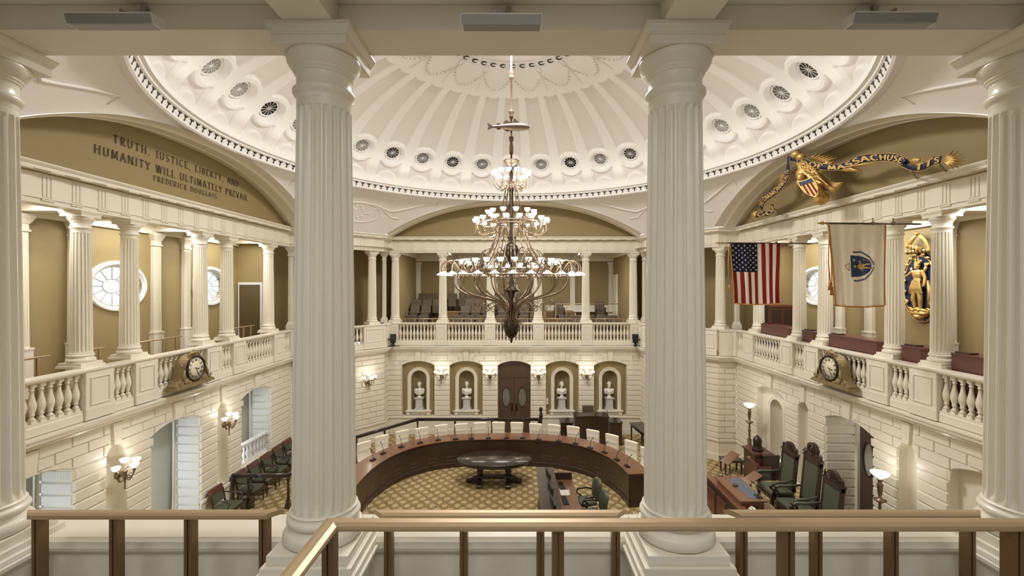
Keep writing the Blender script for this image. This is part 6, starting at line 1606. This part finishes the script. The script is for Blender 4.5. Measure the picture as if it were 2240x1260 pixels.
def build_flag(t, butt, x0, x1, H_, amp, ph, shear, paint, n=(60, 72)):
    # paint(u, v) -> material key; u 0..1 from the tip end, v 0..1 downwards; faces are grouped per material
    nx, nz = n; P = []
    for j in range(nz+1):
        v = j/nz; r = []
        for i in range(nx+1):
            u = i/nx; x = x0+(x1-x0)*u+shear*v*(1-u)*.5; sag = .03*sin(pi*u)*v
            nar = 1-.06*v*sin(pi*v*.9); x = (x0+x1)/2+(x-(x0+x1)/2)*nar
            r.append((x-butt.x, cloth(u, v, 0, 0, amp, ph), -.02-H_*v-sag))
        P.append(r)
    groups = {}
    for j in range(nz):
        for i in range(nx):
            k = paint((i+.5)/nx, (j+.5)/nz); groups.setdefault(k, []).append((i, j))
    for k, cells in groups.items():
        mb = MB(); idx = {}
        vs = []; fs = []
        for i, j in cells:
            f = []
            for a, b in ((i, j), (i+1, j), (i+1, j+1), (i, j+1)):
                if (a, b) not in idx: idx[(a, b)] = len(vs); vs.append(P[b][a])
                f.append(idx[(a, b)])
            fs.append(tuple(f))
        mb.add(vs, fs, True); mb.build({'red':'red_stripes','flagwhite':'white_cloth','flagblue':'blue_canton','crestblue':'blue_shield'}.get(k, k), M[k], t, solid=.006)
    return P
def surf(P, u, v, off):
    nz = len(P)-1; nx = len(P[0])-1; i = min(nx-1, int(u*nx)); j = min(nz-1, int(v*nz)); fu, fv = u*nx-i, v*nz-j
    a = Vector(P[j][i]).lerp(Vector(P[j][i+1]), fu); b = Vector(P[j+1][i]).lerp(Vector(P[j+1][i+1]), fu); p = a.lerp(b, fv)
    return Vector((p.x, p.y-off, p.z))
# national flag: hung from its stripes' ends, canton at the tip end
us = px(1597, 532, Y=12.3); 
t, bt = flag_thing('red, white and blue striped flag with white stars, hanging from a pole', 0, 1.12, 7.53, 0, 0, 0, 5.72, 'national_flag')
def us_paint(u, v):
    k = int(u*13)
    if v < .47 and u < 7/13: return 'flagblue'
    return 'red' if k % 2 == 0 else 'flagwhite'
P = build_flag(t, bt, 5.93, 7.28, 1.62, .035, .1, .20, us_paint, (65, 72))
mb = MB()
for r in range(11):
    for c in range(5 if r % 2 == 0 else 4):
        u = (.07+.86*((c+.5*(r % 2))/4))*(7/13); v = .035+.40*r/10
        pts = []
        for k in range(10): a = pi/2+pi*k/5; rr = .034 if k % 2 == 0 else .014; pts.append(surf(P, u+rr*cos(a)/1.35, v-rr*sin(a)/1.62, .006))
        for s_ in (1,):
            mb.add([tuple(p) for p in pts]+[tuple(surf(P, u, v, .008))], [(k, (k+1) % 10, 10) for k in range(10)])
mb.build('stars', M['flagwhite'], t)
def fringe(P, t, w_=.03, sides=('l','b')):
    mb = MB(); nx = len(P[0])-1; nz = len(P)-1
    if 'b' in sides: mb.tube([(P[nz][i][0], P[nz][i][1], P[nz][i][2]-.012) for i in range(nx+1)], w_*.5, 5)
    if 'l' in sides: mb.tube([(P[j][0][0]-.008, P[j][0][1], P[j][0][2]) for j in range(nz+1)], w_*.5, 5)
    if 'r' in sides: mb.tube([(P[j][nx][0]+.008, P[j][nx][1], P[j][nx][2]) for j in range(nz+1)], w_*.5, 5)
    mb.build('fringe', M['cord'], t)
fringe(P, t, .03, ('l','b')); fringe(P, t, .012, ('r',))
mb = MB(); mb.tube([(-2.25,-.02,-.02),(-2.27,-.03,-.6),(-2.24,-.03,-1.15)], .010, 6); mb.lathe([(.012,0),(.03,-.03),(.02,-.05),(.035,-.16),(0,-.16)][::-1], c=(-2.24,-.03,-1.15), n=10); mb.build('cord_and_tassel', M['cord'], t)
# state flag
t, bt = flag_thing('white flag with blue shield and gold fringe hanging from a pole', 0, -2.15, 7.60, 0, 0, 0, 6.28, 'state_flag')
def ms_paint(u, v):
    x, z = (u-.5)*1.10, (v-.5)*1.60-.02
    return 'crestblue' if (-.16 <= x <= .30 and abs(z) < .21*max(0, 1-((x+.16)/.46)**2.2)**.5) else 'flagwhite'
P = build_flag(t, bt, 6.30, 7.40, 1.60, .03, .45, .28, ms_paint, (110, 150))
fringe(P, t, .035, ('l','b','r'))
W_, H_ = 1.10, 1.60
def onflag(poly, off): return [tuple(surf(P, .5+(x)/W_, .5+z/H_, off)) for x, z in poly]
def decal(name, polys, m, off, th=.004):      # small applied shapes; x to the butt, z downwards, metres from the flag's centre
    mb = MB()
    for poly in polys:
        n = len(poly); a = onflag(poly, off+th); b = onflag(poly, off); mb.add(a+b, [tuple(range(n)), tuple(reversed(range(n, 2*n)))]+[(i, (i+1) % n, n+(i+1) % n, n+i) for i in range(n)])
    return mb.build(name, M[m], t)
X0, X1 = -.16, .30; YC = .02                # the shield lies on its side, straight edge to the tip
sh = [(X0,YC-.21)]+[(X0+(X1-X0)*q, YC-.21*sqrt(max(0, 1-q**2.2))) for q in [i/12 for i in range(1, 12)]]+[(X1,YC)]+[(X0+(X1-X0)*q, YC+.21*sqrt(max(0, 1-q**2.2))) for q in [i/12 for i in range(11, 0, -1)]]+[(X0,YC+.21)]
decal('shield_star', [[(X0+.07+(.035 if k % 2 == 0 else .014)*cos(pi*k/5), YC-.12+(.035 if k % 2 == 0 else .014)*sin(pi*k/5)) for k in range(10)]], 'flagwhite', .014)
man = [[(-.03,YC-.03),(.04,YC-.045),(.09,YC-.035),(.09,YC+.045),(.04,YC+.06),(-.03,YC+.04)], [(-.075+.028*cos(a), YC+.005+.026*sin(a)) for a in [2*pi*i/10 for i in range(10)]], [(.09,YC-.035),(.16,YC-.05),(.24,YC-.055),(.25,YC-.035),(.16,YC-.02),(.09,YC-.005)], [(.09,YC+.01),(.16,YC+.015),(.24,YC+.03),(.25,YC+.05),(.16,YC+.045),(.09,YC+.045)], [(.0,YC-.04),(-.01,YC-.09),(.02,YC-.10),(.02,YC-.045)], [(.0,YC+.05),(.07,YC+.07),(.07,YC+.085),(.0,YC+.07)]]
decal('gold_figure', man, 'goldflat', .012)
decal('bow', [[(-.02,YC-.10),(.10,YC-.125),(.20,YC-.10),(.20,YC-.095),(.10,YC-.118),(-.02,YC-.092)]], 'goldflat', .014, .002)
rib = []; 
for g in (-1, 1):
    pts = [(-.10,YC+g*.28),(.02,YC+g*.275),(.14,YC+g*.24),(.24,YC+g*.17),(.33,YC+g*.08),(.36,YC)]
    sm = []
    for i in range(len(pts)-1):
        for k in range(4): q = k/4; sm.append((pts[i][0]+(pts[i+1][0]-pts[i][0])*q, pts[i][1]+(pts[i+1][1]-pts[i][1])*q+.006*sin(i*4+k)))
    for a, b in zip(sm, sm[1:]):
        d = nrm2((b[0]-a[0], b[1]-a[1])); n = (-d[1]*.016, d[0]*.016); rib.append([(a[0]+n[0], a[1]+n[1]), (b[0]+n[0], b[1]+n[1]), (b[0]-n[0], b[1]-n[1]), (a[0]-n[0], a[1]-n[1])])
decal('motto_ribbon', rib, 'crestblue', .008, .002)
lt = []
for a in rib[::1]:
    cx, cy_ = sum(p[0] for p in a)/4, sum(p[1] for p in a)/4; lt.append([(cx-.004,cy_-.009),(cx+.004,cy_-.009),(cx+.004,cy_+.009),(cx-.004,cy_+.009)])
decal('motto_letters', lt, 'flagwhite', .011, .002)
decal('crest_arm', [[(-.22,YC-.05),(-.32,YC-.01),(-.30,YC+.01),(-.21,YC-.03)],[(-.30,YC+.01),(-.22,YC+.09),(-.205,YC+.08),(-.29,YC-.01)]], 'goldflat', .008, .002)
decal('wreath', [[(-.205,YC-.06+.04*i),(-.19,YC-.06+.04*i),(-.19,YC-.035+.04*i),(-.205,YC-.035+.04*i)] for i in range(4)], 'navy', .008, .003)
mb = MB(); mb.tube([(-1.84,-.03,-.02),(-1.86,-.04,-.8),(-1.83,-.04,-1.15)], .012, 6); mb.tube([(-1.86,-.03,-.02),(-1.80,-.04,-.7),(-1.79,-.04,-1.25)], .010, 6)
for x, z in ((-1.83,-1.15),(-1.79,-1.25)): mb.lathe([(0,-.18),(.04,-.18),(.022,-.05),(.03,-.03),(.012,0)], c=(x,-.04,z), n=10)
mb.build('cord_and_tassel', M['cord'], t)

# ---------------------------------------------------------------- carved coat of arms in the flag side gallery
SY = px(2010, 600, X=9.45).y
t = thing('coat_of_arms', 'carved gilt and navy coat of arms with a standing figure, between gallery columns', 'coat of arms', (9.54, SY, 6.38))
f = lambda a, b, c: (-c, a, b)      # a along the wall (away from the camera), b up, c out of the wall
g_ = lambda a, b, c: (-c, -a, b)    # a towards the camera: left to right as seen
E_ = [(.42*cos(x), .72*sin(x)-.05) for x in [2*pi*i/48 for i in range(48)]]
MB().prism([(x*1.22, (z+.05)*1.13-.05) for x, z in E_], 0, .03, g_).build('ribbon_band', M['navy'], t)
MB().prism(E_, .03, .06, g_, .004).build('shield_field', M['navy'], t)
mb = MB(); mb.tube([g_(x, z, .06) for x, z in E_]+[g_(*E_[0], .06)], .018, 6); mb.tube([g_(x*1.22, (z+.05)*1.13-.05, .03) for x, z in E_]+[g_(E_[0][0]*1.22, (E_[0][1]+.05)*1.13-.05, .03)], .012, 6); mb.build('gilt_border', M['gold'], t)
mb = MB(); motto = 'PLACIDAM SUB LIBERTATE'
n = len(motto)
for i, ch in enumerate(motto):
    a = radians(200+140*i/(n-1)); cx, cz_ = .465*cos(a), .77*sin(a)-.05; ux, uz = nrm2((-.465*sin(a), .77*cos(a)))
    glyph(mb, ch, lambda u, v, w_: g_(cx+ux*u-uz*(v-.03), cz_+uz*u+ux*(v-.03), .03+w_), .062, .006, thick=.2, thin=.1)
mb.build('motto_letters', M['gold'], t)
mb = MB()       # standing figure
def gb(p, r, n=12): mb.ball(g_(*p), (r[2], r[0], r[1]), n)
gb((0,.44,.13), (.062,.075,.06)); gb((0,.39,.15), (.04,.04,.045)); gb((0,.50,.12), (.075,.03,.065)); gb((-.05,.56,.12), (.03,.06,.02)); gb((.02,.58,.12), (.02,.07,.02)); gb((.08,.55,.12), (.04,.03,.02))
gb((0,.24,.12), (.12,.13,.07)); gb((0,.10,.12), (.105,.10,.065)); gb((-.11,.30,.12), (.05,.05,.05)); gb((.12,.30,.12), (.055,.05,.05))
mb.tube([g_(0,.36,.12), g_(0,.31,.12)], .04, 10)
mb.tube([g_(-.12,.30,.13), g_(-.22,.24,.14), g_(-.27,.20,.15)], [.042,.032,.026], 8); mb.tube([g_(.13,.30,.12), g_(.19,.16,.12), g_(.20,.02,.15), g_(.19,-.04,.16)], [.045,.038,.03,.026], 8)
for i in range(9): x = -.11+.0275*i; mb.tube([g_(x*.8,.10,.16), g_(x*1.2,-.08,.18), g_(x*1.45,-.20,.16)], [.016,.02,.018], 6)
gb((0,-.05,.12), (.13,.14,.06))
mb.tube([g_(-.06,-.15,.12), g_(-.09,-.33,.14), g_(-.07,-.46,.12), g_(-.06,-.55,.12)], [.06,.052,.045,.03], 10); mb.tube([g_(.06,-.15,.12), g_(.08,-.33,.13), g_(.07,-.46,.12), g_(.08,-.56,.12)], [.06,.05,.045,.03], 10)
mb.tube([g_(-.05,-.56,.12), g_(-.12,-.60,.17)], [.03,.022], 8); mb.tube([g_(.08,-.57,.12), g_(.04,-.60,.18)], [.03,.022], 8)
remesh(mb.build('standing_figure', M['gold'], t, recalc=False), .009, 1)
mb = MB(); mb.tube([g_(.12,.25,.10), g_(.20,.42,.10)], .03, 8); [mb.tube([g_(.19,.40,.1), g_(.16+.035*k,.50,.1)], [.02,.014], 6) for k in range(4)]; mb.tube([g_(.22,.10,.09), g_(.28,-.18,.09), g_(.24,-.50,.09)], [.03,.05,.03], 8); mb.build('quiver_and_cloak', M['gold'], t)
mb = MB(); mb.prism([(-.22+(.045 if k % 2 == 0 else .018)*cos(pi/2+pi*k/5), .38+(.045 if k % 2 == 0 else .018)*sin(pi/2+pi*k/5)) for k in range(10)], .06, .075, g_); mb.build('star', M['paper'], t)
mb = MB()       # scroll work under and over the field
for g in (-1, 1):
    for q in range(5):
        a = radians(-90+g*(12+22*q)); cx, cz_ = .40*cos(a), .68*sin(a)-.04; r = .075-.006*q
        mb.tube([g_(cx+r*(1-j/18)*cos(g*radians(34*j)), cz_+r*(1-j/18)*sin(radians(34*j)), .10) for j in range(14)], [.026]*14, 6)
    for q in range(4):
        a = radians(90-g*(14+17*q)); cx, cz_ = .42*cos(a), .74*sin(a)-.02; mb.ball(g_(cx, cz_, .09), (.03,.055,.035), 10)
mb.ball(g_(0,-.66,.10), (.08,.22,.07), 14); mb.ball(g_(0,-.74,.12), (.08,.10,.07), 12); mb.tube([g_(-.3,-.62,.08), g_(0,-.56,.12), g_(.3,-.62,.08)], [.03,.05,.03], 8)
mb.build('scroll_work', M['gold'], t)
mb = MB()
for i in range(7): x0_ = -.27+.09*i; mb.tube([g_(x0_-.05,.74,.08), g_(x0_,.79,.13), g_(x0_+.06,.76,.10)], [.03,.042,.03], 8)
mb.build('wreath_gold', M['gold'], t)
mb = MB()
for i in range(6): x0_ = -.225+.09*i; mb.tube([g_(x0_-.03,.75,.10), g_(x0_+.02,.81,.13)], [.03,.035], 8)
mb.build('wreath_blue', M['navy'], t)
mb = MB(); mb.tube([g_(.12,.82,.12), g_(-.06,.88,.13), g_(-.24,.93,.12)], [.045,.05,.045], 10); mb.tube([g_(-.24,.93,.12), g_(-.12,1.06,.13), g_(-.02,1.16,.13)], [.045,.038,.028], 10); mb.ball(g_(0,1.19,.14), .04, 10)
for q in range(4): mb.ball(g_(-.22+.09*q,.92-.03*q,.16), (.05,.03,.06), 8)
mb.tube([g_(-.06,1.24,.14), g_(.06,1.18,.14)], .02, 6); mb.build('sword_arm', M['gold'], t)
MB().prism([(.0,1.20),(.12,1.14),(.24,1.00),(.31,.84),(.33,.74),(.27,.76),(.22,.90),(.13,1.04),(.02,1.12)], .10, .13, g_).build('curved_sword', M['gold'], t, bevel=.005)
for g in (-1, 1):
    mb = MB(); rr_ = [(.50,.12),(.58,.20),(.66,.12),(.64,-.02),(.58,-.08)] ; mb.tube([g_(g*x, z-.12, .05) for x, z in rr_], [.05,.06,.05,.045,.03], 6, flat=.4); mb.tube([g_(g*x, z-.12, .05) for x, z in ((.56,-.02),(.66,-.10),(.72,-.22),(.69,-.34))], [.03,.045,.035,.012], 6, flat=.4); mb.build('ribbon_tail', M['navy'], t)
    mb = MB(); mb.tube([g_(g*x, z-.12, .075) for x, z in ((.50,.16),(.58,.25),(.69,.15),(.67,-.02))], .012, 5); mb.tube([g_(g*x, z-.12, .075) for x, z in ((.58,-.05),(.70,-.12),(.755,-.23),(.71,-.36))], .010, 5); mb.build('ribbon_edge', M['gold'], t)

# ---------------------------------------------------------------- gilt eagle
EX = 7.62
def ep(x, y, q=0): return px(x, y, X=EX-q)
eo = ep(1790, 400)
t = thing('gilt_eagle', 'gilt carved eagle with shield standing on a ball under the arch', 'carved eagle', eo, 0, None)
def L_(v): return tuple(Vector(v)-eo)
mb = MB()
def eb(x, y, r, q=0, n=12): p = L_(ep(x, y, q)); mb.ball(p, r, n)
# body leaning, tail to the lower right in the picture
mb.tube([L_(ep(1748,345,.3)), L_(ep(1752,358,.28)), L_(ep(1762,375,.2)), L_(ep(1780,392,.1)), L_(ep(1802,404,.0)), L_(ep(1820,412,-.05))], [.08,.10,.16,.19,.15,.09], 14)
eb(1742,338,(.12,.13,.10),.36); eb(1752,344,(.11,.13,.10),.32); eb(1760,410-30,(.2,.2,.2),.2)
rnd = random.Random(3)
FD = (Vector(L_(ep(1812,410,0)))-Vector(L_(ep(1752,355,.28)))).normalized()
for i in range(220):
    q = rnd.random(); w_ = 13*sin(pi*min(1, q*1.0+.18)); s_ = rnd.uniform(-1, 1); x = 1750+q*58+s_*w_*.55; y = 352+q*50-s_*w_*.8
    p = Vector(L_(ep(x, y, .34-.24*q+.10*(1-s_*s_)))); mb.tube([p, p+FD*.05, p+FD*.10], [.022,.034,.008], 5, flat=.6)
for k in range(9): mb.tube([L_(ep(1800+k,402-k*.7,.05)), L_(ep(1816+k*2,414-k*1.6,.02)), L_(ep(1826+k*2.4,428-k*3.6,.0))], [.03,.036,.010], 6, flat=.6)
eb(1752,388,(.09,.09,.11),.40); eb(1748,398,(.06,.06,.07),.42)
for k in range(3): mb.tube([L_(ep(1746+k*3,398,.44)), L_(ep(1744+k*3,406,.46))], [.025,.01], 6)
mb.build('body', M['gold'], t)
mb = MB(); mb.tube([L_(ep(1738,336,.38)), L_(ep(1732,338,.44)), L_(ep(1730,343,.44))], [.05,.035,.01], 8); mb.build('beak', M['gold'], t)
def wing(name, root, tips, n):
    mb = MB(); rx, ry = root
    for i in range(n):
        q = i/(n-1); tx = tips[0][0]+(tips[1][0]-tips[0][0])*q; ty = tips[0][1]+(tips[1][1]-tips[0][1])*q
        bx, by = rx+(tx-rx)*.15, ry+(ty-ry)*.15-2; mb.tube([L_(ep(bx,by,.1)), L_(ep((bx+tx)/2,(by+ty)/2-5+3*q,.12)), L_(ep(tx,ty,.08))], [.06,.055,.012], 6, flat=.5)
    return mb
mb = wing('w', (1765,372), ((1790,334),(1830,345)), 6); mb2 = wing('w', (1800,378), ((1850,372),(1925,355)), 6); mb.add(mb2.v, mb2.f, True)
mb3 = wing('w', (1805,378), ((1828,352),(1790,338)), 5); mb.add(mb3.v, mb3.f, True); mb4 = wing('w', (1830,372), ((1885,376),(1855,376)), 4); mb.add(mb4.v, mb4.f, True); mb.build('wing', M['gold'], t)
mb = wing('w', (1725,385), ((1702,392),(1698,420)), 6); mb.build('wing', M['gold'], t)
mb = MB(); mb.ball(L_(ep(1797,434,.1)), .165, 24); mb.build('ball', M['gold'], t)
mb = MB(); [mb.tube([L_(ep(1790+3*k,408,.12)), L_(ep(1795+2*k,420,.15)), L_(ep(1796+4*k,428,.20))], [.035,.03,.015], 6) for k in range(-1, 3)]; mb.build('talon', M['gold'], t)
# shield
so = ep(1770, 400, .42); ex = (ep(1790,396,.42)-ep(1752,402,.42)).normalized()
A4 = [ep(1749,402,.46), ep(1777,391,.30), ep(1792,425,.30), ep(1783,432,.36), ep(1770,420,.42)]
def sq(u, v): # u across, v down, shield plane through three corners
    o_, xa, ya = ep(1748,399,.46), ep(1778,389,.34)-ep(1748,399,.46), ep(1786,432,.40)-ep(1762,394,.40)
    return o_+xa*u+ya*v
nrm_ = (sq(1,0)-sq(0,0)).cross(sq(0,1)-sq(0,0)).normalized(); nrm_ = nrm_ if nrm_.x < 0 else -nrm_
def SH(u, v, w_): return L_(sq(u, v)+nrm_*w_)
out = [(-.05,-.02),(.5,.03),(1.05,-.02),(1.06,.35),(1.0,.62),(.80,.85),(.5,1.02),(.2,.85),(0,.62),(-.06,.35)]
sb_ = MB().prism(out, 0, .05, SH).build('shield', M['gold'], t)
inn = [(.03,.05),(.5,.08),(.97,.05),(.98,.27),(.02,.27)]
MB().prism(inn, .05, .062, SH).build('shield_chief', M['navy'], sb_)
mr = MB(); mw = MB()
for k in range(7):
    u0, u1 = .03+.94*k/7, .03+.94*(k+1)/7; b = lambda u: .95-.42*abs(u-.5)**1.5*2.2
    (mr if k % 2 else mw).prism([(u0,.28),(u1,.28),(u1,b(u1)),(u0,b(u0))], .05, .060, SH)
mr.build('shield_red_stripes', M['red'], sb_); mw.build('shield_pale_stripes', M['goldflat'], sb_)

# ---------------------------------------------------------------- ribbon with its lettering
for _ in (0,): pass
t = thing('lettered_ribbon', 'navy ribbon with gilt lettering winding past the eagle', 'banner', ep(1900, 360), 0, None); ro = Vector(t.location)
def spl(P, n=8):
    out = []; Q = [P[0]]+P+[P[-1]]
    for i in range(1, len(Q)-2):
        for k in range(n):
            s = k/n; a, b, c, d = Q[i-1], Q[i], Q[i+1], Q[i+2]
            out.append(tuple(.5*((2*b[j])+(-a[j]+c[j])*s+(2*a[j]-5*b[j]+4*c[j]-d[j])*s*s+(-a[j]+3*b[j]-3*c[j]+d[j])*s**3) for j in range(len(b))))
    out.append(P[-1]); return out
# rows: picture x, y of the upper edge, x, y of the lower edge, distance in front of the wall plane
def ribbon(seq, mname, name, edge=True):
    S = spl(seq, 8); up = [ep(a, b, q)-ro for a, b, c, d, q in S]; lo = [ep(c, d, q)-ro for a, b, c, d, q in S]
    mb = MB(); mb.grid([[tuple(p) for p in up], [tuple(p) for p in lo]], smooth=True); mb.build(name, M[mname], t, solid=.012)
    if edge: mb = MB(); mb.tube(up, .008, 5); mb.tube(lo, .008, 5); mb.build(name+'_edge', M['gold'], t)
    return up, lo
def letters(up, lo, s, i0, i1, name):
    n = len(up)-1; mb = MB(); ws = [GL[c][0]+.18 for c in s]; tot = sum(ws); acc = 0
    def at(q): x = (i0+(i1-i0)*q)*n; i = min(n-1, int(x)); f = x-i; return up[i].lerp(up[i+1], f), lo[i].lerp(lo[i+1], f)
    for ch, w_ in zip(s, ws):
        q0 = acc/tot; q1 = (acc+w_)/tot; acc += w_
        if ch == ' ': continue
        def F(u, v, h, q0=q0, q1=q1, w_=w_):
            a, b = at(q0+(q1-q0)*(u+.09)/w_); p = b.lerp(a, .16+.68*v); nv = (at(min(1, q0+.01))[0]-a); return tuple(p+Vector((-.012-h, -.003, 0)))
        glyph(mb, ch, F, 1, .006, thick=.24, thin=.13)
    mb.build(name, M['goldflat'], t)
A = ribbon([(1724,341,1722,350,.40),(1745,342,1750,357,.36),(1775,352,1772,364,.30),(1808,359,1806,372,.22),(1840,358,1845,371,.16),(1880,341,1886,357,.14),(1925,336,1927,352,.12),(1960,337,1952,354,.10),(1985,347,1975,360,.10)], 'navy', 'ribbon_long')
letters(A[0], A[1], 'OF MASSACHUSE', .24, .97, 'letters_long')
B = ribbon([(1978,342,1962,358,.05),(1990,354,1985,370,.04),(2005,358,2002,374,.05),(2025,352,2022,372,.06),(2045,342,2042,361,.08),(2060,341,2056,358,.1)], 'navy', 'ribbon_end')
letters(B[0], B[1], 'TTS', .38, .97, 'letters_end')
C = ribbon([(1662,454,1668,462,.10),(1662,442,1672,448,.12),(1665,432,1678,440,.14),(1690,414,1700,424,.18),(1708,396,1720,402,.24),(1717,378,1729,380,.32),(1721,362,1729,364,.38),(1722,345,1728,345,.42)], 'navy', 'ribbon_side')
letters(C[0], C[1], 'THE COMMONWEALTH', .08, .78, 'letters_side')
D = ribbon([(1651,468,1655,476,.06),(1664,464,1668,474,.06),(1680,460,1688,470,.08),(1690,452,1694,462,.1),(1684,446,1694,448,.12)], 'navy', 'ribbon_tail')
letters(D[0], D[1], 'GOD', .1, .9, 'letters_tail')
mb = MB()
for k in range(13): a = radians(-62+124*k/12); mb.tube([tuple(ep(2062,350,.1)-ro), tuple(ep(2068+14*cos(a),350+9*sin(a),.12)-ro), tuple(ep(2070+(34+10*(k % 2))*cos(a),349+24*sin(a),.1-.06*(k % 2))-ro)], [.02,.032,.006], 6, flat=.5)
for k in range(5): mb.tube([tuple(ep(1996+2*k,362,.02)-ro), tuple(ep(1994+4*k,350,.05)-ro), tuple(ep(2006+2*k,346,.05)-ro)], [.03,.03,.01], 6)
mb.build('leaves', M['gold'], t)
mb = MB()
for k in range(7): a = radians(110+110*k/6); mb.tube([tuple(ep(1655,470,.08)-ro), tuple(ep(1655+6*cos(a),470-6*sin(a),.1)-ro), tuple(ep(1655+13*cos(a),470-10*sin(a),.1)-ro)], [.04,.05,.012], 6, flat=.5)
mb.build('leaves', M['gold'], t)
for k, (x0_, y0_, x1_, y1_) in enumerate(((1693,455,1710,470),(1994,375,2008,392),(2056,360,2070,376))):
    MB().tube([tuple(ep(x0_,y0_,.1)-ro), tuple(px(x1_, y1_, X=8.0)-ro)], .02, 6).build('support_rod', M['olive'], t)

# ---------------------------------------------------------------- low relief on the pendentives
for sx, nm in ((-1, 'window'), (1, 'flag')):
    mb = MB()
    def pp(th, tt, off=.03):
        a = th; R1, z1 = oct_bound(a); rr = RR+.12+(R1-RR-.12)*tt
        return ((rr-off*.6)*cos(a), ZC+(rr-off*.6)*sin(a), ZR+(z1-ZR)*(tt**1.5)-off*.8)
    for sy in (-1, 1):
        c = pi/4 if sx > 0 else 3*pi/4; c = c if sy > 0 else -c
        for g in (-1, 1):
            mb.tube([pp(c+g*(.05+.32*i/12), .42+.14*sin(pi*i/12)-.02*i/12, .01) for i in range(13)], [.018+.010*sin(pi*i/12) for i in range(13)], 6)
            mb.tube([pp(c+g*(.37+.0*i), .42+.30*i/8, .01) for i in range(9)], [.03,.02,.018,.02,.018,.018,.018,.015,.008], 6)
            mb.tube([pp(c+g*(.10+.10*i/8), .5+.28*i/8, .01) for i in range(9)], [.012,.016,.018,.022,.022,.018,.02,.026,.015], 6)
        mb.tube([pp(c+.10*cos(2*pi*i/24), .62+.20*sin(2*pi*i/24), .01) for i in range(25)], .02, 6)
        for i in range(14): mb.ball(pp(c+random.uniform(-.08,.08), .62+random.uniform(-.15,.15), .0), (.045,.035,.035), 8)
    struct(mb.build('trim_pendentive_relief', M['dome']))
